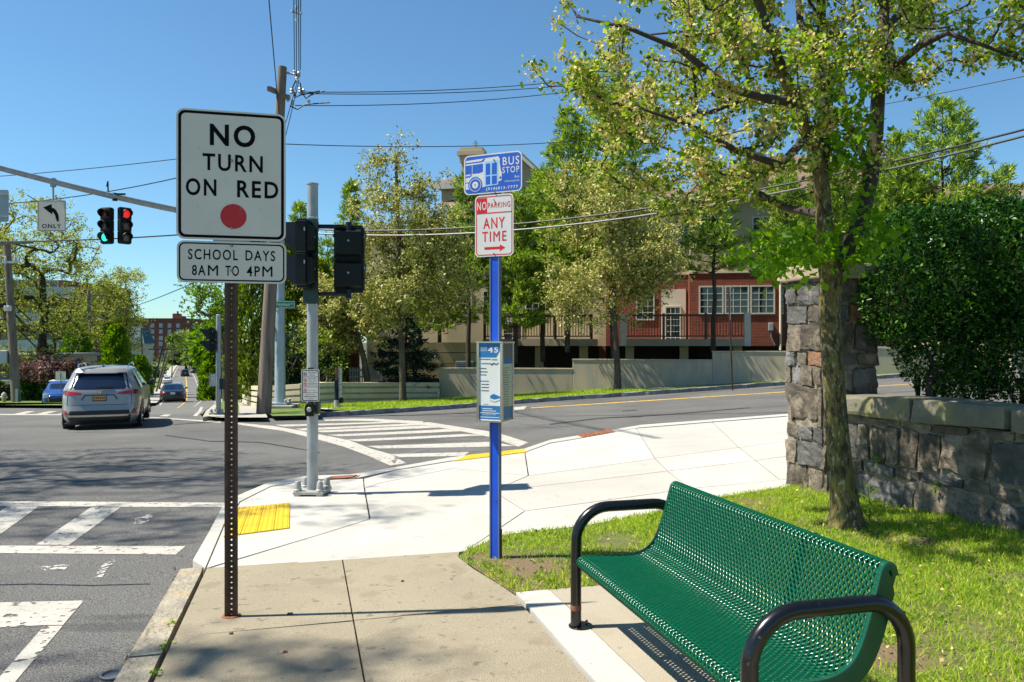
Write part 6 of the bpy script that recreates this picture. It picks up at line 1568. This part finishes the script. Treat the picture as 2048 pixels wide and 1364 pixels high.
nm = ['topmost black cable sagging from the left pole', 'second black cable sagging from the left pole', 'third black cable sagging from the left pole', 'lowest black cable sagging from the left pole', 'cable between the cross-armed pole and the teal roof pole', 'low cable between the cross-armed pole and the teal roof pole', 'long low cable reaching the leaning poles', 'distant cable before the teal roof', 'distant low cable left of the slope']
for (a, b), lab in zip(lines, nm): wire(lab, pa(*a), pa(*b), .045, 1.0 if a[2] == 50 else .5, group='cables sagging between the left poles')
wire('upper cable leaving the left pole out of the picture', pa(14, 590, 50), pa(-200, 580, 44), .04, .5, group='cables sagging between the left poles'); wire('lower cable leaving the left pole out of the picture', pa(18, 636, 50), pa(-200, 632, 44), .04, .3, group='cables sagging between the left poles')

# ================================================================== SMALL THINGS
def hydrant():
    d = 50; x = (8-CX)/F*d; z = 1.6-(808-682)/F*d; t = thing('fire_hydrant', 'yellow fire hydrant with silver cap on the left grass bank', 'fire hydrant', (x, d, z-.05))
    MB().lathe([(.17, 0), (.17, .06), (.12, .08), (.12, .55), (.15, .56), (.15, .6)], 14).build('barrel', 'hydrant', t, smooth=True); MB().lathe([(.155, .601), (.15, .66), (.10, .76), (.03, .79), (.03, .84)], 14).build('bonnet', 'hydrant_top', t, smooth=True)
    MB().tube([(-.22, 0, .48), (.22, 0, .48)], .06, 10).build('nozzle', 'hydrant_top', t); MB().tube([(0, -.2, .45), (0, 0, .45)], .08, 10).build('nozzle', 'hydrant_top', t)
hydrant()
def back_sign():
    d = 47; x = (122-CX)/F*d; t = thing('road_sign', 'pale green back of a road sign above the blue small car', 'road sign', (x, d, -2.3))
    z = 1.6-(752-682)/F*d+2.3; MB().lathe([(.03, 0), (.03, z+.3)], 8).build('post', 'condenser', t); plate('sign_panel', rrect(.62, .55, .05, 3, 0, z), -.04, -.035, 'poster_cream', t); MB().box(-.02, .02, -.06, -.041, z-.2, z+.22).build('bracket', 'condenser', t)
back_sign()
def litter():
    p = at(225, 1354, True); z = zg(*p)+road_off(*p); t = MB().lathe([(.055, 0), (.06, .012), (.05, .014), (.046, .004)], 18).build('cup_lid', 'clear_plastic', None, smooth=True); t.location = (p[0], p[1], z+.004); tag(t, 'clear plastic cup lid lying in the gutter by the kerb', 'cup lid')
    for i, (px, py, lab) in enumerate(((580, 1229, 'dark pebble lying on the shadow of the sign post'), (570, 1305, 'small reddish leaf scrap on the tan pavement'), (462, 1268, 'tiny dark pebble left of the pavement joint'), (805, 1163, 'flat dark scrap near the blue post'))):
        p = at(px, py); me = stone_mesh(.032 if i == 0 else .018, .012, .018, 40+i); o = link('pebble', me, 'stone_red' if i == 1 else 'stone_grey'); o.location = (p[0], p[1], zg(*p)+.003); tag(o, lab, 'pebble')
    # brown leaf litter and weeds in the kerb joint
    P = []
    for px, py in ((262, 1335), (258, 1325), (270, 1345), (365, 1150), (356, 1160), (255, 1352), (285, 1310), (268, 1330)):
        for _ in range(10): q = at(px+rng.normal()*7, py+rng.normal()*4, True); P.append((q[0], q[1], zg(*q)+road_off(*q)+.008))
    o = leaves('leaf_litter', np.array(P), .03, 'dirt', None, .5, flat_up=3); o['label'] = 'dry brown leaf litter lying in the gutter along the kerb'
    for px, py, lab in ((341, 1250, 'small green weed in the joint of the granite kerb'), (312, 1350, 'clover tuft growing at the kerb joint near the bottom edge'), (325, 1300, 'tiny weed between kerb and pavement')):
        q = at(px, py); c = np.array([q[0], q[1], zg(*q)+.015]); o = leaves('kerb_weed', c+rng.normal(size=(14, 3))*[.012, .022, .006], .020, 'young_leaf', None, .7, flat_up=1, kind=None); tag(o, lab, 'weed')
litter()

# ================================================================== VEGETATION
def EL(px, py, d, rx, ry, rz):                     # ellipsoid given where it is seen; rx, rz in photo pixels, ry in metres
    p = pa(px, py, d); s = d/F; return (p.x, p.y, p.z, rx*s, ry, rz*s)
def crown(t, pts, size, mat, name='crown', **k):
    return leaves(name, pts, size, mat, t, loc=t.location, **k)
def street_pear():
    bx, by = at(1692, 1056); z0 = zg(bx, by)
    t = thing('pear_tree', 'flowering pear tree with mossy trunk in the lawn behind the bench', 'tree', (bx, by, z0-.05))
    k = Skel(); D = by
    def ch(pts, par, rad): return k.chain([tuple(pa(a, b, D+d)) for a, b, d in pts], par, rad)
    k.p.append(np.array((bx+.01, by, z0-.06))); k.par.append(-1); k.fix[0] = .20
    tr = ch([(1692, 1040, 0), (1690, 1010, 0), (1682, 950, 0), (1675, 870, 0), (1669, 790, 0), (1664, 710, 0), (1660, 640, 0), (1660, 580, 0), (1662, 550, 0)], 0, [.145, .12, .103, .095, .091, .089, .088, .09, .097])
    c = ch([(1650, 500, -.02), (1648, 430, -.05), (1642, 350, -.05)], tr, [.074, .068, .064])
    cs = [ch([(1618, 270, -.25), (1592, 205, -.4), (1567, 150, -.5), (1548, 90, -.6), (1515, 0, -.7), (1480, -110, -.8)], c, [.052, .048, .043, .038, .031, .022])]
    i1 = len(k.p)-6
    cs.append(ch([(1650, 270, .1), (1655, 190, .2), (1645, 110, .3), (1642, 0, .4), (1630, -150, .5), (1610, -300, .5)], c, [.055, .050, .044, .037, .028, .018])); i2 = len(k.p)-6
    cs.append(ch([(1690, 505, .05), (1722, 440, .1), (1742, 350, .15), (1752, 260, .2), (1757, 180, .2), (1766, 60, .25), (1778, -80, .3), (1800, -260, .3)], tr, [.072, .069, .066, .062, .056, .046, .034, .02])); i3 = len(k.p)-8
    ch([(1640, 130, .5), (1600, 40, .7), (1590, -80, .9)], i2+1, [.04, .032, .02])
    ch([(1530, 197, -.7), (1460, 178, -.9), (1400, 130, -1.0), (1358, 97, -1.1), (1256, 56, -1.1), (1153, 33, -1.0)], i1+1, [.034, .03, .025, .02, .014, .008])
    ch([(1500, 110, .3), (1440, 85, .8), (1384, 61, 1.1), (1290, 70, 1.3)], i1+3, [.03, .025, .018, .01])
    ch([(1568, 415, .5), (1486, 368, .9), (1409, 327, 1.0), (1307, 287, 1.1)], c-1, [.032, .025, .018, .01])
    ch([(1560, 330, -.7), (1470, 300, -1.0), (1380, 250, -1.2), (1290, 220, -1.2)], i1, [.03, .024, .016, .009])
    ch([(1790, 133, -.3), (1839, 92, -.6), (1895, 66, -.8), (1972, 92, -.9), (2044, 123, -1.0)], i3+5, [.034, .028, .02, .014, .008])
    ch([(1700, 250, 1.0), (1680, 150, 1.5), (1660, 60, 1.9)], i3+2, [.03, .022, .014])
    ch([(1850, -20, .8), (1930, -90, 1.2)], i3+5, [.03, .018])
    E1 = [EL(1290, 95, 6.3, 235, 1.1, 150), EL(1440, 235, 6.3, 225, 1.25, 170), EL(1400, 380, 7.2, 150, .7, 70), EL(1640, 70, 6.8, 250, 1.5, 190), EL(1900, 20, 6.2, 170, 1.0, 105), EL(1990, 90, 5.9, 70, .5, 45), EL(1600, -200, 6.6, 420, 1.7, 230), EL(1790, -60, 7.3, 200, 1.0, 120), EL(1700, 330, 6.9, 80, .8, 130), EL(1240, 260, 6.8, 110, .8, 120)]
    T = ell_points(E1, 520)
    tips = k.grow(T, jit=.14, skip=7, lift=.05)
    P = np.array(k.p); par = np.array(k.par)
    k.mesh('trunk', 'bark', t, tip=.0058, base=.085, sides=14, loc=t.location, split='bark_dark')
    thin = np.where(k.rad < .02)[0]; thin = thin[thin > 80]
    src = P[rng.choice(thin, 3000)]
    # leaf and blossom clusters on the twigs
    cl = np.concatenate([P[tips], src]); 
    lp = np.repeat(cl, 7, 0)+rng.normal(size=(len(cl)*7, 3))*.055
    big = leaves
    order = np.argsort(lp[:, 1]); near = order[:300]; rest = order[300:]
    crown(t, lp[rest], .044, 'pear_leaf', wid=.72, flat_up=.6)
    bl = P[rng.choice(thin, 3900)]; bl = bl[(bl[:, 0] < 2.6) | (rng.random(len(bl)) < .6)]
    bp = np.repeat(bl, 9, 0)+rng.normal(size=(len(bl)*9, 3))*.04
    crown(t, bp, .028, 'pear_bud', 'blossom', wid=.8)
    # bright young shoots round the fork
    E2 = [EL(1580, 500, 6.3, 110, .45, 55), EL(1730, 480, 6.4, 60, .4, 70), EL(1690, 250, 6.5, 50, .4, 170)]
    y = ell_points(E2, 190); yp = np.repeat(y, 6, 0)+rng.normal(size=(190*6, 3))*.05
    crown(t, yp, .075, 'young_leaf', 'young_leaves', wid=.62, flat_up=.5)
    # the nearest leaves one by one
    me = None
    v = [(0, -.1, 0), (-.34, .42, .09), (0, 1, 0), (.34, .42, .09), (-.22, .75, .05), (.22, .75, .05)]
    me = bpy.data.meshes.new('leaf'); me.from_pydata(v, [], [(0, 4, 1), (0, 2, 4), (0, 5, 2), (0, 3, 5)]); me.materials.append(MT['pear_leaf'])
    for i in near:
        o = bpy.data.objects.new('leaf', me); COL.objects.link(o); o.parent = t; o.location = Vector(lp[i])-Vector(t.location)
        o.rotation_euler = (random.uniform(-1, 1), random.uniform(-1, 1), random.uniform(0, 6.28)); s = random.uniform(.035, .06); o.scale = (s, s, s)
street_pear()
def leafy(label, cat, name, px, d, base_py, ells, n, size, lmat, r=.12, twigs=140, trunk=(), bark='bark_mid', group=None, wid=.6, clump=13, spread=1.6, multi=0, zb=None, second=None, tname='crown'):
    x = (px-CX)/F*d; z = 1.6-(base_py-682)/F*d if zb is None else zb
    t = thing(name, label, cat, (x, d, z-.05), 0, group)
    k = Skel(); k.p.append(np.array((x, d, z-.1))); k.par.append(-1); k.fix[0] = r*1.25
    last = k.chain([tuple(pa(a, b, d+dd)) for a, b, dd in trunk], 0, [r*(1-.6*i/max(len(trunk), 1)) for i in range(len(trunk))]) if trunk else 0
    T = ell_points(ells, twigs); tips = k.grow(T, jit=.2, skip=0, lift=.08)
    k.mesh('trunk', bark, t, tip=max(.014, r*.085), base=r, sides=8, loc=t.location)
    P = np.array(k.p); thin = np.where(k.rad < r*.3)[0]
    # foliage hangs in clumps of uneven size round the twig ends, with gaps between them
    sp_ = max(e[3] for e in ells)*.15*spread/1.6; w = rng.random(len(tips))**2.6+.03; tp = P[tips]
    c = tp[rng.choice(len(tips), n//clump, p=w/w.sum())]+np.clip(rng.normal(size=(n//clump, 3)), -1.7, 1.7)*sp_*[1, 1, .75]
    st = P[rng.choice(thin, n//clump//5)] if len(thin) else c[:1]
    c = np.concatenate([c, st]); lp = np.repeat(c, clump, 0)+rng.normal(size=(len(c)*clump, 3))*size*.8
    crown(t, lp, size, lmat, tname, wid=wid, flat_up=.4)
    if second:
        c2 = P[rng.choice(thin, second[1]//clump)]; crown(t, np.repeat(c2, clump, 0)+rng.normal(size=(len(c2)*clump, 3))*size*spread, second[2], second[0], 'blossom', wid=.8)
    return t
SP = 'pear trees in the grass strip across the side street'
leafy('tall pale flowering pear in the far grass strip before the banded wall', 'tree', 'pear_tree', 806, 31, 807,
      [EL(785, 335, 31, 52, .9, 55), EL(800, 430, 31, 108, 1.6, 90), EL(900, 540, 31, 55, 1.2, 60), EL(800, 540, 31, 118, 2.0, 100), EL(870, 460, 31, 70, 1.3, 55), EL(740, 610, 31, 85, 1.5, 55), EL(880, 610, 31, 70, 1.2, 60), EL(730, 490, 31, 55, 1.2, 40), EL(840, 370, 31, 40, .8, 45)], 30000, .105, 'pear_far', .13, 150,
      [(805, 760, 0), (804, 700, 0), (800, 640, 0), (798, 570, 0), (797, 480, 0), (795, 400, 0), (792, 330, 0)], group=SP)
leafy('broad pale flowering pear before the stepped grey wall', 'tree', 'pear_tree', 1236, 31.2, 782,
      [EL(1200, 365, 31, 78, 1.2, 70), EL(1215, 460, 31, 128, 1.8, 90), EL(1330, 500, 31, 55, 1.1, 60), EL(1215, 560, 31, 125, 2.0, 85), EL(1160, 610, 31, 75, 1.2, 45), EL(1290, 560, 31, 75, 1.3, 70), EL(1240, 640, 31, 60, 1.0, 40)], 31000, .105, 'pear_far', .13, 150,
      [(1235, 740, 0), (1232, 690, 0), (1229, 640, 0), (1227, 560, 0), (1222, 470, 0), (1218, 390, 0)], group=SP)
leafy('low pale flowering tree at the corner behind the push button post', 'tree', 'pear_tree', 736, 33, 765, [EL(690, 600, 33, 70, 1.3, 60), EL(720, 640, 33, 60, 1.2, 60), EL(650, 650, 33, 45, 1.0, 55), EL(640, 580, 33.5, 45, 1.0, 45)], 14000, .12, 'pear_far', .12, 120,
      [(728, 720, 0), (716, 670, 0), (705, 620, 0)])
leafy('bare twiggy shrub with grey branches beside the steel mast', 'shrub', 'shrub', 640, 31.5, 770, [EL(620, 690, 31.5, 60, .9, 45), EL(650, 720, 31.5, 55, .9, 40), EL(590, 720, 32, 35, .8, 40)], 1800, .10, 'cedar', .06, 160, [], bark='bark_mid')
def pine(label, px, d, top, base, half, mat='pine', n_per=16, whorl=.40, droop=.1, start=.12, group='pines before the townhouse', tuft=.25, name='pine_tree', round_=.75, wid=.17, cat='pine tree', bare=.0, trunkr=.11):
    x = (px-CX)/F*d; zb = 1.6-(base-682)/F*d; zt = 1.6-(top-682)/F*d; H = zt-zb; hw = half/F*d
    t = thing(name, label, cat, (x, d, zb-.1), 0, group); m = MB(); P = []; Dr = []
    m.tube([(rng.normal()*.03, rng.normal()*.03, H*k/7) for k in range(8)], [trunkr*(1-k/7.3)+.012 for k in range(8)], 8)
    z = H*start
    while z < H*.985:
        f = (z/H); L = hw*((1-f)**round_)*(1.15 if f > .25 else .8)+.12; nb = rng.integers(4, 7); a0 = rng.random()*6.28
        for q in range(nb):
            a = a0+q*6.283/nb+rng.normal()*.25; l = L*rng.uniform(.6, 1.12); up = (.55*f+.05-droop)
            d0 = np.array([math.cos(a), math.sin(a), up]); p0 = np.array([0, 0, z+rng.normal()*.08]); pts = []
            for s in range(6): u = s/5; pts.append(p0+d0*l*u+np.array([0, 0, .12*l*u*u*(1 if droop < .2 else -.6)]))
            m.tube(pts, [.028*(1-u_/6)*(.4+l/2.5) for u_ in range(6)], 3, cap=False)
            if z/H < bare: continue
            nt = max(4, int(l/.10))
            for s in range(nt):
                u = .25+.75*(s+rng.random())/nt; b = p0+d0*l*u+np.array([0, 0, .12*l*u*u*(1 if droop < .2 else -.6)])
                side = np.cross(d0, [0, 0, 1])*rng.normal()*.38*l*(1.1-u*.7); sp = b+side+np.array([0, 0, rng.normal()*.04])
                P.append(sp); Dr.append(d0*.6+side*1.2+np.array([0, 0, .35 if droop < .2 else -.05]))
        z += whorl*rng.uniform(.75, 1.2)
    P.append(np.array([0, 0, H])); Dr.append(np.array([0, 0, 1.]))
    m.build('trunk', 'bark_dark', t, smooth=True)
    P = np.repeat(np.array(P), n_per, 0); Dr = np.repeat(np.array(Dr), n_per, 0)
    leaves('needles', P+rng.normal(size=P.shape)*.05, tuft, mat, t, wid=wid, dirs=unit(Dr)+rng.normal(size=P.shape)*.45, fold=0)
    return t
pine('slim dark-trunked pine left of the blue bus stop post', 936, 35.5, 335, 735, 85, start=.38, droop=-.02)
pine('bright young pine just right of the blue post', 1032, 35.2, 390, 722, 85, start=.22)
pine('tall bluish pine rising behind the bus stop sign', 1135, 35.0, 215, 700, 120, start=.3)
pine('tallest pine whose top stands behind the pear branches', 1225, 34.8, 85, 720, 150, start=.3, whorl=.6)
pine('bright pine before the brick front right of the pear', 1428, 34.6, 315, 700, 100, start=.42, n_per=11)
pine('yellowish pine between the brick front and the pear trunk', 1575, 34.3, 330, 690, 105, start=.38)
pine('tall pine above the hedge at the right', 1885, 33.0, 205, 640, 125, start=.2, round_=.5, whorl=.5)
pine('slender pine between the pear trunk and the tall right pine', 1795, 33.5, 270, 640, 85, start=.2)
pine('small pine by the right picture edge above the hedge', 2010, 34.0, 330, 640, 75, start=.2)
pine('thin bluish pine top left of the tall pale pear', 702, 43, 360, 740, 60, start=.35, group=None)
pine('thin pine top behind the walk signal', 600, 45, 405, 740, 60, start=.3, group=None)
pine('leaning dark pine behind the tall pale pear', 880, 37.5, 455, 735, 75, start=.3)
pine('small dark spruce behind the banded wall', 812, 34.0, 625, 770, 78, 'spruce', 12, .2, .25, .02, None, .16, 'spruce_tree', .8, .3, 'spruce tree', trunkr=.06)
pine('low dark yew beside the steel mast', 600, 32.6, 660, 775, 62, 'spruce', 12, .2, .05, .02, None, .18, 'yew_bush', .5, .35, 'shrub', trunkr=.05)
def column(label, px, d, top, base, half, mat, n, size, name='arborvitae', cat='evergreen', seed=1, pw=.6):
    x = (px-CX)/F*d; zb = 1.6-(base-682)/F*d; zt = 1.6-(top-682)/F*d; H = zt-zb; hw = half/F*d
    t = thing(name, label, cat, (x, d, zb-.1))
    f = rng.random(n)**.9; a = rng.random(n)*6.283; lump = 1+.16*np.sin(a*3+f*17+seed)+.12*np.sin(a*5-f*29+seed*2)
    r = hw*np.minimum(1, ((1-f)*1.9))**pw*lump*np.sqrt(rng.uniform(.35, 1, n))
    p = np.stack([np.cos(a)*r, np.sin(a)*r, f*H], 1); d_ = np.stack([np.cos(a)*.6, np.sin(a)*.6, np.full(n, .9)], 1)
    leaves('foliage', p, size, mat, t, wid=.4, dirs=d_)
    m = MB(); m.tube([(0, 0, 0), (0, 0, H*.5), (.02, 0, H*.9)], [.1, .07, .02], 7); m.build('trunk', 'bark_dark', t)
    return t
column('tall dense arborvitae behind the leaning wooden pole', 505, 34, 425, 790, 46, 'cedar', 14000, .20)
column('second arborvitae close behind the steel signal mast', 575, 36, 455, 775, 42, 'cedar', 11000, .20, seed=3)
column('lower arborvitae between the signal mast and the near signal pole', 640, 37, 520, 770, 52, 'cedar', 9000, .2, seed=5)
column('clipped round bush at the corner of the banded wall', 478, 38, 735, 795, 18, 'far_leaf', 1800, .2, 'bush', 'bush', 7, .3)
# right side of the road ahead
column('bright lime green bushy tree at the right kerb of the road', 426, 66, 690, 800, 24, 'lime_leaf', 6000, .32, 'bushy_tree', 'tree', 2, .45)
leafy('yellow green tree behind the lime bush on the right of the road', 'tree', 'street_tree', 438, 95, 760, [EL(434, 675, 95, 18, 2.5, 34), EL(450, 645, 95, 18, 2.5, 36)], 4500, .42, 'lime_leaf', .22, 70, [(438, 720, 0), (438, 690, 0)])
leafy('half bare tree with few leaves above the right side of the road', 'tree', 'street_tree', 452, 52, 800, [EL(425, 600, 52, 55, 2.4, 38), EL(400, 575, 52, 38, 2, 22), EL(450, 640, 52, 30, 2, 45)], 1900, .2, 'lime_leaf', .2, 150, [(450, 740, 0), (448, 680, 0), (440, 640, 0)])
for i, (px, d, cy, rx, rz, lab) in enumerate(((372, 205, 692, 26, 30, 'big round tree at the end of the road before the brick block'), (352, 240, 700, 16, 26, 'tree at the far bend left of the big round tree'), (395, 190, 700, 18, 32, 'dark tree right of the far bend'), (408, 150, 690, 14, 40, 'tall yellow green tree lining the right side of the far slope'))):
    leafy(lab, 'tree', 'distant_tree', px, d, 742, [EL(px, cy, d, rx, 4, rz), EL(px+6, cy+18, d, rx*1.1, 4, rz*.6)], 2600, .75, 'far_leaf' if i != 3 else 'lime_leaf', .35, 40, [(px, 730, 0), (px, 715, 0)])
# left side
leafy('great yellow green maple filling the left edge behind the wooden pole', 'tree', 'maple_tree', 76, 60, 802, [EL(60, 470, 60, 95, 4, 85), EL(150, 500, 60, 60, 3, 70), EL(20, 600, 60, 110, 4, 80), EL(110, 640, 60, 85, 4, 65), EL(60, 720, 58, 70, 3, 30), EL(-60, 560, 60, 110, 5, 140)], 34000, .15, 'maple', .38, 300,
      [(80, 740, 0), (84, 690, 0), (88, 640, 0), (85, 560, 0)], bark='bark_dark')
leafy('spreading pale maple behind the silver SUV', 'tree', 'maple_tree', 204, 88, 775, [EL(215, 570, 88, 65, 4, 48), EL(180, 640, 88, 70, 4, 45), EL(248, 620, 88, 36, 4, 46), EL(225, 680, 88, 60, 4, 30)], 17000, .19, 'maple', .34, 260, [(205, 720, 0), (206, 670, 0), (208, 620, 0)], bark='bark_dark')
column('bright green dense tree above the silver SUV', 232, 84, 650, 780, 26, 'lime_leaf', 5000, .36, 'bushy_tree', 'tree', 4, .4)
column('green tree left of the cross-armed pole', 152, 78, 650, 790, 30, 'lime_leaf', 5000, .36, 'bushy_tree', 'tree', 6, .4)
column('small lime shrub below the teal roof', 280, 92, 712, 790, 22, 'lime_leaf', 3000, .36, 'bushy_tree', 'tree', 8, .4)
leafy('pink blossoming plum behind the blue small car', 'tree', 'plum_tree', 105, 57, 800, [EL(100, 745, 57, 42, 2.5, 28), EL(50, 750, 57, 24, 2, 22), EL(135, 752, 57, 30, 2.5, 25)], 3600, .24, 'plum', .16, 90, [(104, 775, 0)])
for px, half, lab in ((52, 22, 'dark rounded shrub behind the left wooden pole'), (90, 14, 'small dark shrub beside the maple trunk'), (140, 16, 'dark shrub behind the blue small car'), (-10, 20, 'dark shrub behind the fire hydrant')):
    column(lab, px, 56, 762, 806, half, 'hedge', 1500, .22, 'shrub', 'shrub', px, .35)
leafy('green tree at the left kerb of the slope behind the leaning poles', 'tree', 'street_tree', 300, 170, 765, [EL(300, 735, 170, 24, 4, 22), EL(280, 720, 170, 24, 4, 24)], 2500, .6, 'far_leaf', .3, 40, [(300, 755, 0)])

# dark privet hedge behind the stone wall
def hedge():
    c = pa(1930, 600, 8.3); t = thing('hedge', 'large dark privet hedge rising behind the low stone wall', 'hedge', (c.x, 8.3, zg(c.x, 8.3)+.08))
    n = 95000
    E = [EL(1850, 560, 8.3, 140, .9, 150), EL(1990, 540, 8.2, 150, 1.0, 150), EL(2150, 560, 8.2, 180, 1.0, 180), EL(1790, 610, 8.2, 85, .6, 85), EL(1900, 690, 8.3, 105, .7, 110), EL(2060, 690, 8.2, 170, .9, 120), EL(1930, 760, 8.4, 60, .5, 60), EL(1930, 450, 8.5, 120, .8, 48), EL(2080, 440, 8.4, 110, .8, 50), EL(1820, 470, 8.4, 85, .6, 60), EL(2320, 560, 8.3, 190, 1, 180)]
    p = ell_points(E, n, .25); keep = p[:, 2] < (1.6-(398-682)/F*8.3)+.06*np.sin(p[:, 0]*7)+.05*np.sin(p[:, 0]*17); p = p[keep]
    leaves('foliage', p, .042, 'hedge', t, wid=.55, loc=t.location)
    k = Skel(); base = []
    for i in range(16):
        bx = c.x+rng.uniform(-.9, 1.6); by_ = 8.3+rng.uniform(-.35, .35); base.append(k.chain([(bx, by_, .1), (bx+rng.normal()*.05, by_, .6), (bx+rng.normal()*.15, by_+rng.normal()*.1, 1.2)], -1, [.03, .026, .02]))
    k.grow(ell_points(E, 200, .1), jit=.1); k.mesh('stems', 'bark_dark', t, tip=.004, base=.03, sides=5, loc=t.location)
hedge()
def sapling():
    q = at(1738, 1045); c = np.array([q[0], q[1], zg(*q)]); t = thing('sapling', 'small leafy shoot growing at the foot of the pear trunk', 'sapling', tuple(c))
    m = MB(); m.tube([(0, 0, -.02), (.01, 0, .14), (-.01, .01, .32)], [.006, .005, .003], 5); m.build('stem', 'bark_mid', t)
    me = bpy.data.meshes.new('leaf'); me.from_pydata([(0, 0, 0), (-.2, .45, .06), (0, 1, -.05), (.2, .45, .06)], [], [(0, 2, 1), (0, 3, 2)]); me.materials.append(MT['young_leaf'])
    for i in range(15):
        o = bpy.data.objects.new('leaf', me); COL.objects.link(o); o.parent = t; o.location = (rng.normal()*.01, rng.normal()*.01, .05+.27*i/14); o.rotation_euler = (rng.uniform(-.1, .6), rng.uniform(-.3, .3), i*2.4); s = rng.uniform(.07, .12); o.scale = (s, s, s)
    q = at(1907, 1073); z = zg(*q); t = thing('dandelion', 'yellow dandelion flower in the lawn below the stone wall', 'flower', (q[0], q[1], z))
    MB().lathe([(.003, 0), (.003, .05)], 5).build('stem', 'young_leaf', t); MB().lathe([(.006, .048), (.021, .058), (.024, .066), (.014, .074), (.004, .077)], 12).build('flower_head', 'dandelion', t)
sapling()
# grass ---------------------------------------------------------------------------
def in_poly(P, poly):
    c = np.zeros(len(P), bool); n = len(poly)
    for i in range(n):
        x0, y0 = poly[i]; x1, y1 = poly[(i+1) % n]
        with np.errstate(divide='ignore', invalid='ignore'):
            c ^= ((y0 > P[:, 1]) != (y1 > P[:, 1])) & (P[:, 0] < (x1-x0)*(P[:, 1]-y0)/(y1-y0+1e-12)+x0)
    return c
def vnoise(P, s, seed):
    r = np.random.default_rng(seed); a = 0
    for k in range(6): w = r.normal(size=2)*s*(1+.4*k); a = a+np.sin(P@w+r.random()*6.28)/(1+.3*k)
    return a
def grass(name, poly, n, size, off, thin=None, label=None, parts=1):
    lo = np.min(poly, 0); hi = np.max(poly, 0); P = lo+rng.random((n, 2))*(hi-lo); P = P[in_poly(P, poly)]
    if thin is not None: P = P[thin(P)]
    P = P+rng.normal(size=P.shape)*.018; z = np.array([zg(x, y) for x, y in P])+off
    d = np.zeros((len(P), 3)); d[:, :2] = rng.normal(size=(len(P), 2))*.45; d[:, 2] = 1
    o = leaves(name, np.column_stack([P, z]), size, 'grass', None, wid=.13, dirs=d, fold=.0); return o
DP = [(at(1060, 1150), .42), (at(1130, 1130), .22), (at(1500, 1000), .25), (at(1790, 1315), .2), (at(1760, 1078), .22), (at(1850, 1085), .2), (at(975, 1118), .2), (at(1240, 1080), .16)]
def thin_near(P):
    k = vnoise(P, 2.2, 3)*.28+vnoise(P, 9, 4)*.2
    for (c, r) in DP: dd = np.hypot(P[:, 0]-c[0], P[:, 1]-c[1]); k = k-1.05*np.exp(-(dd/r)**2)
    return k > rng.uniform(-1.25, -.05, len(P))
near_poly = [p for p in LAWN if True]
grass('lawn_grass', near_poly, 430000, .041, .0, thin_near)
for (c, r), i in ():
    pts = [(c[0]+r*1.15*math.cos(a)*(1+.25*math.sin(3*a+i)), c[1]+r*1.15*math.sin(a)*(1+.2*math.cos(2*a))) for a in np.linspace(0, 6.28, 17)[:-1]]
    pts = [p for p in pts if in_poly(np.array([p]), LAWN)[0]]
    if len(pts) > 4: o = drape('bare_soil', pts, .022, 'dirt', kind='structure', step=.3)
grass('verge_grass', list(B1[iA:-4])+list(B2[iA:-4])[::-1], 45000, .085, .03); grass('verge_grass', list(B3[iA:-4])+list(B4[iA:-4])[::-1], 60000, .10, .03)

# trees standing out of the picture to the left, whose branches shade the crossing and the pavement
def shade_tree(label, x, y, h, ells, n, tw=330):
    t = thing('street_tree', label, 'tree', (x, y, zg(x, y)-.2)); z = zg(x, y)
    k = Skel(); k.p.append(np.array((x, y, z-.2))); k.par.append(-1); k.fix[0] = .4
    k.chain([(x, y, z+1.5), (x+.1, y, z+h*.3), (x+.2, y+.1, z+h*.5)], 0, [.32, .26, .2])
    k.grow(ell_points(ells, tw), jit=.2, lift=.1); k.mesh('trunk', 'bark_dark', t, tip=.009, base=.16, sides=6, loc=t.location)
    P = np.array(k.p); c = P[rng.choice(np.where(k.rad < .05)[0], n//6)]; crown(t, np.repeat(c, 6, 0)+rng.normal(size=(len(c)*6, 3))*[.25, .12, .14], .10, 'maple')
shade_tree('tall budding tree out of the picture beyond the left side of the road', -15.6, 10.0, 15, [(-14.2, 11.2, 10, 3.8, 2.6, 2.6), (-13.2, 9.6, 12.5, 3.6, 2.2, 2.4), (-15.5, 8.0, 8.5, 2.6, 1.8, 1.8), (-11.9, 7.0, 13.2, 2.6, .8, 1.4)], 13000)
shade_tree('second budding tree out of the picture left of the camera', -13.2, 3.0, 15, [(-11.4, 3.45, 14.2, 2.0, .35, 1.3), (-12.2, 3.0, 11.4, 2.0, .5, 1.4), (-10.6, 3.3, 15.6, 1.3, .35, .8), (-11.0, 2.5, 13.5, 2.2, .5, 1.4)], 1500, 110)
pine('leafy young pine filling the gap left of the walk signal head', 655, 39, 470, 745, 80, start=.15)
pine('bright pine half hidden behind the tall pale pear', 840, 38.5, 430, 735, 90, start=.3)
pine('broad yellow green pine between the two flowering pears', 1085, 36.4, 330, 720, 115, start=.3)
pine('pine behind the fork of the street pear', 1660, 35.5, 300, 690, 100, start=.4)

# dry leaves, clippings and broad-leaved weeds in the turf
def turf_litter():
    lo = np.min(LAWN, 0); hi = np.max(LAWN, 0); P = lo+rng.random((9000, 2))*(hi-lo); P = P[in_poly(P, LAWN)]
    z = np.array([zg(x, y) for x, y in P]); n = len(P)
    k = rng.random(n); dry = k < .32
    o = leaves('dry_leaves', np.column_stack([P[dry], z[dry]+.02+.015*rng.random(dry.sum())]), .028, 'pear_bud', None, wid=.6, flat_up=3)
    Q = P[~dry]; q = vnoise(Q, 3.1, 9) > .9; Q = Q[q]; Q = np.repeat(Q, 5, 0)+rng.normal(size=(len(Q)*5, 2))*.02
    leaves('clover', np.column_stack([Q, [zg(x, y)+.022 for x, y in Q]]), .022, 'lime_leaf', None, wid=.9, flat_up=3)
turf_litter()
